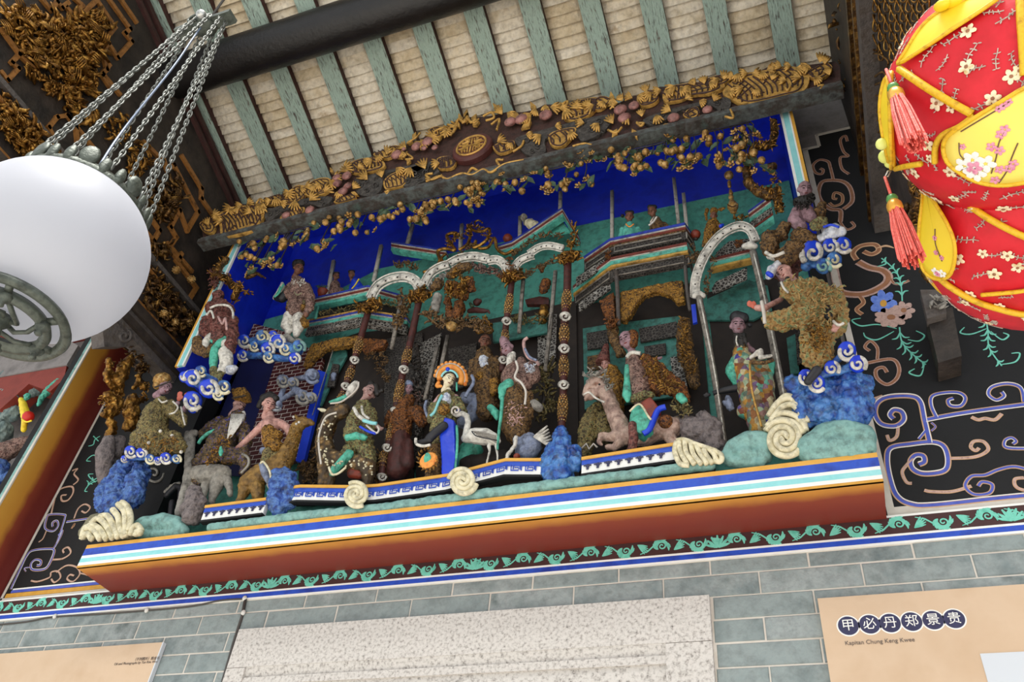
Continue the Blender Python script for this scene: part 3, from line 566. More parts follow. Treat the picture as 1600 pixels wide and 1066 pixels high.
for s, xa in ((-1, -2.665), (1, .105)):
    zc_ = onY(281, 572, YF).z if s < 0 else onY(1262, 305, YF).z
    B('side_wall', 'cobalt', (xa, YF+.01, zc_), (xa+.05, .16, 5.2)); B('side_wall_foot', 'blackpaint', (xa, -.02, ZF), (xa+.05, .16, zc_))
    e = xa if s < 0 else xa+.05; st = 1 if s < 0 else -1; x = e
    for nm, m, w in (('yellow_edge', 'yellowpaint', .012), ('white_edge', 'whitepaint', .006), ('cyan_edge', 'cyanpaint', .022), ('white_edge', 'whitepaint', .01)):
        B(nm, m, (x, YF-.002, zc_), (x+st*w, YF+.01, 5.0)); x += st*w
B('back_panel', 'cobalt', (-2.62, .14, ZF), (.11, .165, 5.29)); B('top_board', 'cobalt', (-2.66, -.05, 5.27), (.15, .16, 5.29))
zt1 = onY(1190, 292, .125).z; xs = onY(415, 500, .125).x
put('teal_backdrop', G().prism([V((xs, .122, onY(415, 500, .125).z)), V((xs+.2, .122, zt1-.2)), V((onY(590, 432, .125).x, .122, zt1)), V((.1, .122, zt1)), V((.1, .122, 3.2)), V((xs, .122, 3.2))], V((0, .016, 0))), 'teal', bx, BASE[bx.name])
# ------------------------------------------------------------------ the neighbouring box on the left
XN = -3.298
nb = sroot('wall_niche_left', V((-4.0, 0, ZB)))
def NB(name, m, a, b): return put(name, G().box(a, b), m, nb, V((-4.0, 0, ZB)))
put('painted_side', G().box((XN-.02, YF, ZB), (XN, 0, 4.62)), sidep, nb, V((-4.0, 0, ZB)))
NB('white_edge', 'offwhite', (XN-.012, YF-.003, ZB), (XN+.002, YF+.004, 4.62)); NB('green_edge', 'seafoam', (XN-.03, YF-.002, ZB), (XN-.012, YF+.004, 4.62)); NB('ledge', 'redpaint', (-5.6, YF, ZB), (XN-.02, 0, ZF)); NB('back_panel', 'darkinside', (-5.6, .04, ZF), (XN-.02, .06, 4.62)); NB('top_board', 'redpaint', (-5.6, YF, 4.6), (XN-.02, .05, 4.66)); NB('dark_frame', 'blackpaint', (XN-.075, YF+.004, ZF), (XN-.03, 0, 4.6))
g = G().prism([onY(x, y, -.2) for x, y in ((-60, 560), (-60, 600), (42, 581), (104, 570), (122, 540), (100, 528))], V((0, .12, 0)))
put('grey_canopy', g, 'plaster', nb, V((-4.0, 0, ZB))); g = G().prism([onY(x, y, -.195) for x, y in ((-60, 601), (42, 583), (104, 572), (100, 592), (78, 612), (45, 600), (0, 640), (-60, 650))], V((0, .1, 0))); put('red_fascia', g, 'redpaint', nb, V((-4.0, 0, ZB)))
# ------------------------------------------------------------------ carved frieze with the longevity medallion
YZ = -.30
fr = T('carved_frieze', 'openwork gilded frieze board with a round longevity medallion under the rafters', 'frieze', YZ, 'P')
xl, xr = onY(312, 378, YZ).x, onY(1318, 139, YZ).x; zbm = 4.808
fr.part('lower_moulding', 'moulding', G().box((xl, YZ-.015, zbm), (xr, YZ+.05, zbm+.028))); fr.part('lower_moulding', 'greywood', G().box((xl, YZ-.005, zbm+.029), (xr, YZ+.05, zbm+.05)))
# backing, undulating along its top
top = [(312, 345), (330, 338), (350, 330), (375, 316), (400, 318), (420, 312), (440, 300), (470, 290), (500, 282), (520, 275), (535, 262), (548, 268), (570, 245), (600, 234), (612, 237), (640, 218), (660, 212), (680, 200), (700, 192), (712, 185), (725, 180), (745, 180), (765, 178), (790, 172), (815, 172), (835, 168), (850, 160), (880, 160), (900, 158), (930, 160), (945, 152), (965, 158), (985, 148), (1010, 142), (1030, 132), (1060, 132), (1080, 124), (1110, 126), (1135, 118), (1160, 110), (1185, 108), (1205, 98), (1235, 102), (1260, 98), (1290, 94), (1305, 92), (1312, 100)]
poly = [onY(x, y, YZ) for x, y in top]+[V((xr, YZ, zbm+.06)), V((xl, YZ, zbm+.06))]
fr.part('backing_board', 'frieze', G().prism([p+V((0, .012, 0)) for p in poly], V((0, .03, 0))))
def plate(c, pts, m='goldflat', th=.016, lines=(), lm='frieze', lw=3, dy=0, name='carved_plate'):
    fr.c = c; i = fr.slab(name, m, smooth(pts, 3, True), th, -.008+dy)
    cx_, cy_ = sum(p[0] for p in pts)/len(pts), sum(p[1] for p in pts)/len(pts)
    if name == 'carved_plate':
        xs_ = [p[0] for p in pts]; ys_ = [p[1] for p in pts]; w_, h_ = max(xs_)-min(xs_), max(ys_)-min(ys_); nh = int(w_/26); an = random.uniform(-.5, .5)
        hl = [[(cx_+(k/nh-.5)*w_*.7-.22*h_*(1+an), cy_-.25*h_-(k/nh-.5)*w_*.2), (cx_+(k/nh-.5)*w_*.7+5, cy_-(k/nh-.5)*w_*.2), (cx_+(k/nh-.5)*w_*.7+.1*h_, cy_+.22*h_-(k/nh-.5)*w_*.2)] for k in range(nh+1)] if nh > 1 else []
        lines = list(lines)+hl+[[(cx_+(x-cx_)*.84, cy_+(y-cy_)*.84) for x, y in pts]+[(cx_+(pts[0][0]-cx_)*.84, cy_+(pts[0][1]-cy_)*.84)]]
    if lines:
        g = G()
        for l in lines: g.tube([fr.w(x, y, -.010+dy) for x, y in smooth(l, 5)], fr.m(lw, fr.w(*l[0])), 5)
        fr.part('incised_line', lm, g, i, kind='stuff')
c = 'C7'
plate(c, [(130, 545), (170, 520), (230, 495), (300, 490), (380, 480), (395, 510), (385, 560), (350, 610), (290, 640), (220, 655), (160, 655), (150, 600)], lines=[[(150, 560), (180, 580), (170, 640)], [(175, 545), (205, 570), (190, 645)], [(235, 560), (250, 530), (270, 560), (285, 530), (305, 560), (320, 535), (335, 570)], [(330, 500), (370, 530)], [(320, 520), (375, 555)], [(310, 580), (350, 590)], [(210, 620), (230, 600), (250, 625), (230, 640), (212, 622)]], lw=4)
plate(c, [(40, 590), (70, 570), (110, 580), (125, 610), (105, 640), (60, 630)], lines=[[(60, 600), (90, 590), (100, 615), (75, 615)]])
plate(c, [(370, 465), (430, 440), (480, 430), (470, 470), (420, 485), (380, 480)], lines=[[(390, 460), (410, 475), (430, 450), (450, 470)]])
plate(c, [(440, 490), (490, 450), (560, 385), (610, 385), (615, 430), (560, 475), (490, 490)], lines=[[(470, 480), (540, 470)], [(490, 460), (560, 455)], [(560, 390), (545, 440)], [(585, 388), (580, 440)]])
plate(c, [(615, 400), (650, 360), (700, 340), (750, 345), (755, 390), (720, 425), (640, 440), (615, 430)], lines=[[(640, 390), (660, 410), (680, 370), (700, 410), (725, 365), (740, 400)], [(640, 430), (720, 410)]])
plate(c, [(845, 270), (900, 240), (980, 230), (1040, 250), (1040, 285), (950, 310), (880, 315), (850, 300)], lines=[[(870, 265), (890, 305)], [(895, 250), (920, 300)], [(920, 245), (945, 295)], [(960, 250), (965, 252)], [(990, 260), (995, 262)], [(1015, 270), (1018, 272)], [(975, 285), (980, 287)]], lw=5)
plate(c, [(985, 210), (1020, 195), (1090, 165), (1130, 170), (1120, 200), (1060, 235), (1000, 225)], lines=[[(1000, 215), (1030, 205), (1020, 225)], [(1050, 190), (1070, 220)], [(1080, 180), (1095, 205)]])
plate(c, [(1290, 75), (1330, 60), (1360, 75), (1350, 110), (1310, 125), (1290, 110)], lines=[[(1300, 80), (1310, 120)], [(1320, 70), (1325, 115)], [(1340, 70), (1342, 108)]])
plate(c, [(1330, 255), (1360, 235), (1420, 230), (1430, 260), (1390, 285), (1340, 290)], lines=[[(1350, 245), (1355, 285)], [(1372, 240), (1377, 283)], [(1395, 235), (1400, 275)], [(1415, 235), (1417, 262)]])
plate(c, [(1040, 360), (1080, 320), (1150, 300), (1165, 340), (1150, 380), (1090, 395), (1050, 400)], lines=[[(1060, 350), (1070, 390)], [(1082, 335), (1092, 390)], [(1105, 325), (1115, 385)], [(1130, 315), (1140, 375)]])
plate(c, [(480, 550), (520, 525), (560, 510), (610, 500), (600, 530), (540, 555), (490, 575)], lines=[[(520, 535), (530, 555)], [(550, 525), (560, 545)], [(580, 515), (590, 535)]])
plate(c, [(770, 470), (820, 440), (870, 430), (890, 440), (870, 455), (800, 475)], lines=[[(800, 450), (810, 470)], [(830, 440), (840, 462)]])
c = 'C6'
plate(c, [(565, 230), (590, 190), (640, 175), (690, 170), (690, 200), (660, 235), (610, 255), (570, 250)], lines=[[(590, 215), (592, 217)], [(615, 205), (617, 207)], [(640, 195), (642, 197)], [(600, 240), (602, 242)], [(625, 230), (627, 232)], [(650, 180), (670, 220)], [(665, 178), (685, 205)]], lw=4)
plate(c, [(655, 200), (700, 165), (740, 175), (720, 200), (690, 215)], lines=[[(680, 190), (700, 205)], [(700, 180), (715, 195)]])
plate(c, [(835, 170), (870, 145), (905, 145), (915, 175), (890, 195), (850, 200)], lines=[[(850, 165), (900, 160)], [(850, 178), (905, 175)], [(858, 190), (895, 188)]])
plate(c, [(930, 160), (950, 130), (1000, 120), (1040, 115), (1130, 110), (1160, 130), (1100, 155), (1040, 160), (990, 180), (940, 185)], lines=[[(990, 125), (985, 175)], [(1000, 145), (1080, 120)], [(1000, 155), (1110, 130)], [(1005, 165), (1100, 148)], [(950, 150), (952, 152)], [(965, 165), (967, 167)], [(950, 172), (952, 174)]], lw=3)
plate(c, [(1080, 105), (1150, 85), (1180, 100), (1150, 120), (1090, 125)], lines=[[(1100, 110), (1120, 100), (1140, 110), (1160, 100)]])
plate(c, [(1150, 150), (1210, 90), (1270, 75), (1340, 65), (1400, 55), (1450, 70), (1470, 100), (1450, 145), (1380, 165), (1300, 185), (1230, 195), (1190, 180)], lines=[[(1180, 150), (1230, 110)], [(1190, 165), (1245, 120)], [(1205, 175), (1255, 130)], [(1280, 100), (1300, 120), (1320, 90), (1340, 115), (1360, 90)], [(1380, 100), (1410, 85), (1430, 110), (1400, 130)], [(1240, 160), (1243, 162)], [(1270, 150), (1273, 152)], [(1300, 150), (1303, 152)], [(1330, 145), (1333, 147)]], lw=3)
plate(c, [(1455, 80), (1500, 55), (1530, 40), (1555, 60), (1530, 90), (1490, 100)], lines=[[(1490, 75), (1520, 65), (1510, 85)]])
plate(c, [(510, 310), (545, 290), (610, 280), (600, 310), (560, 350), (520, 345)], lines=[[(530, 310), (532, 312)], [(550, 325), (552, 327)], [(570, 295), (590, 315)], [(580, 290), (600, 300)]])
plate(c, [(1005, 235), (1030, 210), (1060, 205), (1065, 235), (1040, 250)], lines=[[(1020, 230), (1045, 215)], [(1030, 240), (1055, 230)]])
plate(c, [(305, 350), (350, 330), (385, 330), (375, 360), (330, 375)], lines=[[(325, 345), (330, 370)], [(345, 337), (352, 365)], [(365, 335), (370, 358)]])
plate(c, [(100, 395), (140, 385), (170, 395), (160, 425), (120, 430)], lines=[[(120, 390), (125, 428)], [(140, 388), (143, 428)]])
# gold tendrils, leaves
fr.c = 'C6'
def tend(pts, w=5, m='goldflat', c='C6'):
    fr.c = c; fr.line('gold_tendril', m, pts, w, -.012, 6)
for pts in ([(60, 480), (110, 460), (140, 470), (190, 450), (230, 455), (270, 435), (300, 445), (350, 415), (420, 400)], [(75, 470), (60, 455), (85, 450)], [(215, 450), (230, 430), (250, 440)], [(330, 420), (320, 400), (345, 400)], [(110, 330), (90, 300), (120, 285), (150, 300)], [(140, 270), (170, 280), (150, 310)], [(160, 300), (180, 250), (200, 262), (212, 240), (225, 262), (245, 250)], [(270, 240), (300, 225), (310, 245), (280, 255)], [(300, 270), (330, 250), (320, 290)], [(380, 370), (410, 350), (420, 330)], [(600, 350), (640, 340), (670, 345)], [(730, 290), (760, 300), (780, 280)], [(840, 265), (860, 265), (850, 275), (835, 262)], [(560, 195), (580, 185), (575, 205)], [(1160, 240), (1190, 245), (1180, 215)], [(1380, 130), (1390, 145), (1400, 130)], [(1500, 130), (1520, 125), (1510, 140)], [(1150, 100), (1170, 85), (1180, 105)]): tend(pts)
for pts in ([(350, 480), (370, 455), (390, 470)], [(1370, 60), (1400, 75), (1380, 110), (1350, 100)], [(1180, 145), (1220, 120), (1240, 95)], [(1170, 210), (1200, 235), (1160, 240)], [(1150, 230), (1170, 200)], [(1050, 420), (1070, 410), (1060, 430), (1050, 415)], [(1270, 345), (1310, 350), (1360, 325)], [(1410, 35), (1440, 60), (1400, 65)], [(1470, 45), (1490, 20), (1530, 40), (1560, 20)]): tend(pts, 6, c='C7')
# dark cloud scrolls
def clouds(c, poly, curls):
    fr.c = c; i = fr.slab('dark_cloud', 'carvedark', smooth(poly, 3, True), .02, -.006); g = G()
    for x, y, r in curls: g.tube([fr.w(a, b, -.010) for a, b in spiral(x, y, r, 1.2, random.random()*6, 1, 14)], fr.m(r*.2, fr.w(x, y)), 5)
    fr.part('cloud_curl', 'carvedark', g, i, sm=True, kind='stuff')
clouds('C7', [(395, 510), (440, 505), (500, 480), (600, 455), (740, 440), (760, 460), (700, 500), (640, 480), (560, 500), (480, 530), (430, 570), (400, 570)], [(420, 535, 16), (460, 520, 14), (560, 480, 14), (620, 470, 14), (700, 465, 16), (720, 485, 12)])
clouds('C7', [(885, 350), (960, 325), (1100, 290), (1300, 250), (1330, 260), (1330, 300), (1250, 360), (1190, 340), (1160, 300), (1050, 320), (1030, 400), (980, 440), (900, 425)], [(915, 380, 16), (950, 360, 14), (1000, 380, 18), (950, 410, 14), (1000, 345, 12), (1195, 305, 16), (1230, 330, 14), (1270, 290, 16), (1300, 280, 14)])
clouds('C6', [(390, 320), (450, 300), (560, 270), (680, 240), (740, 235), (735, 270), (690, 310), (630, 330), (600, 290), (500, 320), (500, 370), (440, 385), (400, 350)], [(430, 330, 14), (470, 345, 14), (640, 260, 14), (670, 285, 12), (700, 260, 14), (710, 295, 10), (450, 365, 10)])
clouds('C6', [(860, 250), (950, 215), (1100, 180), (1170, 170), (1180, 200), (1150, 240), (1110, 200), (1000, 215), (930, 260), (880, 270)], [(890, 255, 12), (930, 235, 12), (1080, 190, 12), (1130, 190, 12), (1150, 215, 12)])
clouds('C6', [(0, 430), (60, 420), (110, 440), (60, 470), (0, 500), (-40, 480)], [(20, 450, 14), (60, 445, 12), (-10, 475, 12)])
# pink fruit
for c, L in (('C7', [(785, 340, 26), (840, 330, 30), (790, 372, 28), (845, 385, 24), (820, 415, 30), (1112, 215, 34), (1150, 185, 14), (1220, 170, 32), (1280, 145, 34), (1320, 175, 20), (1260, 180, 18), (510, 545, 26), (640, 515, 28)]), ('C6', [(775, 215, 26), (825, 200, 22), (790, 245, 26), (500, 235, 26), (970, 245, 24), (1095, 215, 20), (370, 260, 24), (410, 250, 26)])):
    fr.c = c
    for x, y, r in L:
        p = fr.w(x, y, -.016); R = fr.m(r, p); fr.part('pink_fruit', 'pinkfruit', G().ell(p, V((R, 0, 0)), V((0, R*.6, 0)), V((0, 0, R)), n=ICO2).caps([(p+V((0, -R*.2, R*.9)), R*.14), (p+V((0, -R*.2, R*1.15)), R*.06)]), sm=True)
# leaves around the fruit
for c, L in (('C7', [(1170, 150, 30, 20), (1200, 120, 34, 60), (1330, 130, 36, 40), (1150, 215, 40, 200), (1180, 235, 36, 250), (880, 300, 34, 60), (760, 310, 30, 110), (870, 420, 34, 340), (790, 440, 30, 250), (1060, 190, 26, 100), (1490, 30, 50, 80), (1450, 60, 40, 120), (1530, 50, 36, 30)]), ('C6', [(745, 180, 34, 100), (855, 185, 30, 30), (760, 290, 34, 240), (820, 290, 34, 300), (460, 215, 36, 120), (440, 260, 40, 220), (540, 215, 34, 60), (330, 220, 40, 130), (190, 255, 30, 110), (205, 245, 34, 80), (230, 255, 30, 60), (950, 270, 30, 200)])):
    fr.c = c
    for x, y, l, a in L:
        a = math.radians(a); dx, dy = math.cos(a), -math.sin(a)
        i = fr.slab('gilded_leaf', 'goldflat', [(x-dx*l*.2, y-dy*l*.2), (x+dx*l*.3-dy*l*.3, y+dy*l*.3+dx*l*.3), (x+dx*l, y+dy*l), (x+dx*l*.3+dy*l*.3, y+dy*l*.3-dx*l*.3)], .014, -.012)
# small gilded fans filling the gaps
rnd = random.Random(77); fr.c = 'P'
for i in range(130):
    u = (i+.5)/130; x = 322+u*(1300-322); yb = 378-(x-317)*.2387-22; yt = 1e9
    for a, b in zip(top, top[1:]):
        if a[0] <= x <= b[0]: yt = a[1]+(b[1]-a[1])*(x-a[0])/(b[0]-a[0])
    if yt > 1e8 or abs(x-737) < 34: continue
    y = yt+(yb-yt)*(rnd.uniform(.05, .2) if i % 3 else rnd.uniform(.55, .9)); g = G(); a0 = rnd.uniform(0, 6.28); L_ = rnd.uniform(10, 17); c0 = fr.w(x, y, -.014)
    for k in range(5):
        a = a0+(k-2)*.32; e = fr.w(x+math.cos(a)*L_, y-math.sin(a)*L_, -.014); d = e-c0; g.tube([c0, c0+d*.55+V((0, -.003, 0)), e], [.002, .0065, .0035], 5)
    fr.part('gilded_fan', 'goldflat', g, sm=True, voxel=None)
# medallion
fr.c = 'C6'; p = fr.w(227, 347, -.03); R = fr.m(78, p); ay = V((0, 1, 0))
md = fr.part('medallion', 'medallion', G().lathe(p, [(R*1.0, .04), (R*1.02, .012), (R*.96, .002), (R*.9, 0)], ay, 48), sm=False)
def ring(rr, w): return G().tube([p+V((math.cos(t)*rr, -.002, math.sin(t)*rr)) for t in [2*math.pi*i/40 for i in range(41)]], w, 6)
fr.part('longevity_sign', 'goldflat', ring(R*.73, R*.055), md)
g = G(); gw = R*.05
def seg(*pts): g.tube([p+V((a*R, -.002, b*R)) for a, b in pts], gw, 4)
seg((-.45, .0), (.45, 0)); seg((0, .55), (0, .12)); seg((0, -.12), (0, -.62)); seg((-.12, .5), (-.12, .3), (-.5, .3)); seg((.12, .5), (.12, .3), (.5, .3)); seg((-.32, .5), (-.32, .42), (-.22, .42), (-.22, .56)); seg((.32, .5), (.32, .42), (.22, .42), (.22, .56)); seg((-.62, .14), (-.15, .14)); seg((.62, .14), (.15, .14)); seg((-.62, -.14), (-.15, -.14), (-.15, -.5)); seg((.62, -.14), (.15, -.14), (.15, -.5)); seg((-.5, -.28), (-.28, -.28), (-.28, -.45)); seg((.5, -.28), (.28, -.28), (.28, -.45)); seg((-.45, -.42), (-.38, -.42)); seg((.45, -.42), (.38, -.42))
fr.part('longevity_sign', 'goldflat', g, md)
fr.done()
# ------------------------------------------------------------------ garland of gilt blossoms along the frieze
YG = -.27
def blossom(r):
    gg = G()
    for i in range(5):
        a = 2*math.pi*i/5; gg.ell(V((math.cos(a)*r*.62, -r*.1, math.sin(a)*r*.62)), V((math.cos(a)*r*.45, -r*.25, math.sin(a)*r*.45)), V((-math.sin(a)*r*.4, 0, math.cos(a)*r*.4)), V((0, r*.2, 0)), n=ICO1)
    gg.ell(V((0, -r*.25, 0)), r*.32, n=ICO1); return gg
def bell(r):
    gg = G().lathe(V((0, 0, 0)), [(r*.25, r*.9), (r*.75, r*.6), (r*.95, 0), (r*.8, -r*.55), (r*.45, -r*.8), (r*.5, -r*.95), (r*.3, -r*.95)], V((0, -.35, 1)).normalized(), 10); return gg
def leaf_m(r):
    gg = G(); v = [V((-r*1.1, 0, 0)), V((-r*.3, -r*.2, r*.6)), V((r*.5, -r*.35, r*.45)), V((r*1.2, -r*.1, 0)), V((r*.5, -r*.35, -r*.45)), V((-r*.3, -r*.2, -r*.6)), V((0, -r*.05, 0))]
    gg.add(v+[x+V((0, r*.12, 0)) for x in v], [[0, 1, 6], [1, 2, 6], [2, 3, 6], [3, 4, 6], [4, 5, 6], [5, 0, 6], [7, 13, 8], [8, 13, 9], [9, 13, 10], [10, 13, 11], [11, 13, 12], [12, 13, 7]]+[[i, 7+i, 7+(i+1) % 6, (i+1) % 6] for i in range(6)]); return gg
proto = {}
for nm, gg, m, sm_ in (('gilt_blossom', blossom(.02), 'goldball', True), ('gilt_bud', bell(.017), 'goldball', True), ('leaf', leaf_m(.028), 'greenleaf', False)):
    me = mesh_of(nm, gg, V((0, 0, 0)), sm_); me.materials.append(MT(m)); proto[nm] = me
gl = root('blossom_garland', 'garland of gilt blossoms, buds and dull green leaves hanging under the carved frieze', 'garland', onY(760, 300, YG))
gb0 = BASE[gl.name]
def place(nm, p, s=1.0):
    o = bpy.data.objects.new(nm, proto[nm]); COL.objects.link(o); o.parent = gl; o.location = p-gb0; o.scale = (s, s, s); o.rotation_euler = (random.uniform(-.4, .4), random.uniform(-3, 3) if nm != 'gilt_bud' else random.uniform(-.5, .5), random.uniform(-.6, .6))
cl = []
for c, L in (('C7', [(300, 700, 3), (360, 700, 3), (430, 665, 3), (480, 720, 2), (520, 690, 4), (560, 690, 2), (640, 610, 3), (700, 690, 5), (725, 720, 4), (760, 580, 4), (800, 610, 5), (840, 590, 4), (880, 570, 3), (910, 620, 2), (990, 580, 4), (1040, 540, 3), (1090, 515, 3), (1200, 560, 4), (1240, 560, 4), (1300, 490, 5), (1330, 485, 3), (1400, 480, 3), (1490, 390, 3), (1540, 410, 4), (1510, 490, 4), (1570, 385, 3), (270, 760, 3), (330, 800, 3), (380, 800, 3), (430, 800, 3), (470, 810, 3), (320, 840, 2), (1150, 490, 2), (600, 640, 2)]),
              ('C6', [(70, 570, 4), (30, 600, 4), (150, 550, 3), (210, 500, 4), (245, 515, 3), (235, 560, 4), (265, 500, 3), (330, 480, 3), (370, 500, 3), (400, 500, 2), (490, 450, 4), (510, 490, 4), (570, 480, 4), (605, 425, 4), (640, 480, 3), (660, 390, 3), (690, 385, 3), (735, 385, 3), (750, 415, 3), (790, 375, 3), (800, 420, 4), (830, 385, 3), (860, 390, 3), (850, 435, 4), (890, 380, 3), (930, 360, 3), (940, 400, 3), (955, 310, 2), (985, 310, 3), (995, 370, 4), (1000, 405, 3), (1030, 410, 4), (1050, 400, 3), (1090, 320, 4), (1150, 330, 3), (1130, 390, 3), (1150, 400, 4), (1190, 375, 3), (1200, 405, 3), (1200, 310, 3), (1225, 310, 3), (1240, 400, 3), (1270, 420, 2), (1260, 300, 3), (1250, 345, 2)])):
    for x, y, n in L:
        p = onY(x, y, YG, c)
        for k in range(n):
            q = p+V((random.uniform(-.035, .035), random.uniform(-.025, .03), random.uniform(-.03, .03))); place(random.choice(('gilt_blossom', 'gilt_bud', 'gilt_bud')), q, random.uniform(.75, 1.1))
        for k in range(2): place('leaf', p+V((random.uniform(-.05, .05), random.uniform(.0, .03), random.uniform(-.01, .05))), random.uniform(.7, 1.2))
        cl.append(p)
# twigs tying the clusters to the frieze
gt = G()
cl.sort(key=lambda p: p.x)
st = [V((p.x, YG+.02, max(p.z+.02, 4.80))) for p in cl]; gt.tube(st, .004, 5)
for p, s in zip(cl, st): gt.tube([s, (s+p)/2+V((.01, -.01, 0)), p], .003, 4)
put('twig', gt, 'darkwood', gl, gb0)
# curling gilt dragons at both ends
def frill(t, name, m, pts, n, l, w=.45, dy=0, sd=1, jit=.8):
    """tufts of curved gilt leaf standing off a line of pixels"""
    rnd = random.Random(sd); g = G(); p = smooth(pts, 8)
    for i in range(n):
        q = p[int(rnd.random()*(len(p)-1))]; b = t.w(q[0]+rnd.uniform(-1, 1)*l*jit, q[1]+rnd.uniform(-1, 1)*l*jit, dy+rnd.uniform(-.02, .01)); L = t.m(l*rnd.uniform(.6, 1.3), b)
        d = V((rnd.uniform(-1, 1), rnd.uniform(-.8, .1), rnd.uniform(-1, 1))).normalized(); e = d.orthogonal().normalized()
        e = Matrix.Rotation(rnd.random()*6, 3, d) @ e
        g.tube([b-d*L*.3, b+d*L*.25+e*L*.12, b+d*L*.65+e*L*.4, b+d*L*.7+e*L*.7], [L*w*.45, L*w*.58, L*w*.4, L*w*.1], 5, (d.cross(e).normalized(), .5))
    return t.part(name, m, g, sm=True, kind='stuff' if name in ('gilt_leaf', 'robe_relief') else None)
dg = T('gilt_dragon', 'gilt openwork dragon clinging to the top of the right frame edge', 'carving', -.24, 'B7')
dg.blob('body', 'golddark', [[(690, 120, 22), (700, 200, 26), (680, 270, 24), (640, 290, 22), (560, 290, 22), (540, 370, 26), (520, 440, 30), (530, 520, 30), (590, 570, 34), (660, 600, 34), (700, 570, 30), (720, 640, 26), (740, 690, 16)], [(690, 410, 26), (640, 420, 22)]], .004, (.012, .015))
frill(dg, 'scales', 'gold', [(700, 130), (690, 260), (560, 290), (520, 440), (590, 570), (700, 570), (730, 680), (690, 420)], 240, 30, sd=3); dg.done()
dg = T('gilt_dragon', 'gilt openwork dragon coiled beside the warrior on the left frame edge', 'carving', -.235, 'A6')
dg.blob('body', 'golddark', [[(330, 110, 20), (280, 160, 26), (250, 230, 26), (330, 240, 24), (370, 300, 28), (420, 300, 24), (380, 380, 24)], [(470, 240, 14), (540, 210, 14), (600, 245, 6)]], .004, (.012, .015))
frill(dg, 'scales', 'gold', [(330, 110), (230, 220), (340, 250), (370, 310), (430, 290), (380, 390), (500, 325)], 130, 28, sd=5); frill(dg, 'scales', 'crust_maroon', [(230, 190), (240, 300), (300, 200)], 60, 28, sd=6); dg.done()
# ------------------------------------------------------------------ carved trusses either side
def gild(t, name, poly, n, l, m='gold', sd=1, dx=-.0, back=False):
    """a field of gilt carving (leaves, folds, knobs) filling a pixel polygon on the truss face"""
    rnd = random.Random(sd); g = G(); xs = [p[0] for p in poly]; ys = [p[1] for p in poly]; c = 0; tries = 0
    def ins(x, y):
        r = False; j = len(poly)-1
        for i in range(len(poly)):
            (xi, yi), (xj, yj) = poly[i], poly[j]
            if (yi > y) != (yj > y) and x < (xj-xi)*(y-yi)/(yj-yi)+xi: r = not r
            j = i
        return r
    sg = 1 if t.face > 0 else -1
    while c < n and tries < n*20:
        tries += 1; x, y = rnd.uniform(min(xs), max(xs)), rnd.uniform(min(ys), max(ys))
        if not ins(x, y): continue
        c += 1; b = t.w(x, y, 0)+V((sg*rnd.uniform(.0, .03), 0, 0)); L = t.m(l*rnd.uniform(.5, 1.3), b); k = rnd.random()
        d = V((sg*rnd.uniform(0, .6), rnd.uniform(-1, 1), rnd.uniform(-1, .6))).normalized(); e = d.orthogonal().normalized(); e = Matrix.Rotation(rnd.random()*6, 3, d) @ e
        if k < .6: g.tube([b-d*L*.5, b+e*L*.2, b+d*L*.5+e*L*.1, b+d*L*.8-e*L*.2], [L*.1, L*.24, L*.2, L*.04], 6, (V((1, 0, 0)), .7))
        elif k < .8: g.ell(b+V((sg*.01, 0, 0)), L*.22, n=ICO1)
        else:
            for q in range(4): g.tube([b+e*L*.16*q, b+e*L*.16*q+d*L*.6+V((sg*L*.15, 0, 0)), b+e*L*.16*q+d*L*1.2], L*.06, 5)
    return t.part(name, m, g, sm=True, kind='stuff')
def fret(t, pts, c, w=9, m='fretwood'):
    t.c = c; P_ = [t.w(x, y) for x, y in pts]; g = G()
    for a, b in zip(P_, P_[1:]):
        d = b-a; r = t.m(w, a)/1.6
        n = d.cross(V((1, 0, 0))).normalized()*r; f = V((t.face*.016, 0, 0)); e = d.normalized()*r
        g.prism([a-n-e, b-n+e, b+n+e, a+n-e], f)
    t.part('fret_rib', m, g)
P['fretwood'] = (['#7a4f26', '#a06c34', '#5e3c1e'], 30, .5, .15, .3, 80)
XT = -2.90
lt = T('carved_truss', 'dark carved roof truss with gilded figures and stepped key fret behind the hanging lamp', 'truss', 0, 'A1'); lt.face = 1
lt.place = lambda x, y, d=0: onX(x, y, XT+.002+d, lt.c)
yl = -1.75
g = G().prism([V((XT-.05, 0, 4.27)), V((XT-.05, yl, 4.27)), V((XT-.05, yl, rz(yl)-.006)), V((XT-.05, 0, rz(0)-.006))], V((.05, 0, 0))); lt.part('board', 'darkwood', g)
for za, zb, w, m in ((4.13, 4.17, .07, 'greywood'), (4.17, 4.205, .09, 'darkwood'), (4.205, 4.24, .075, 'greywood'), (4.24, 4.29, .095, 'darkwood'), (4.56, 4.585, .075, 'greywood'), (4.50, 4.515, .07, 'fretwood'), (4.31, 4.325, .07, 'fretwood')):
    lt.part('rail', m, G().box((XT-.06, yl, za), (XT-.06+w+.01, -.002, zb)))
g = G()
for a, b in ((.03, .06), (.1, .125)): g.prism([V((XT, 0, rz(0)-b)), V((XT, yl, rz(yl)-b)), V((XT, yl, rz(yl)-a)), V((XT, 0, rz(0)-a))], V((.02, 0, 0)))
lt.part('sloping_rail', 'maroonwood', g)
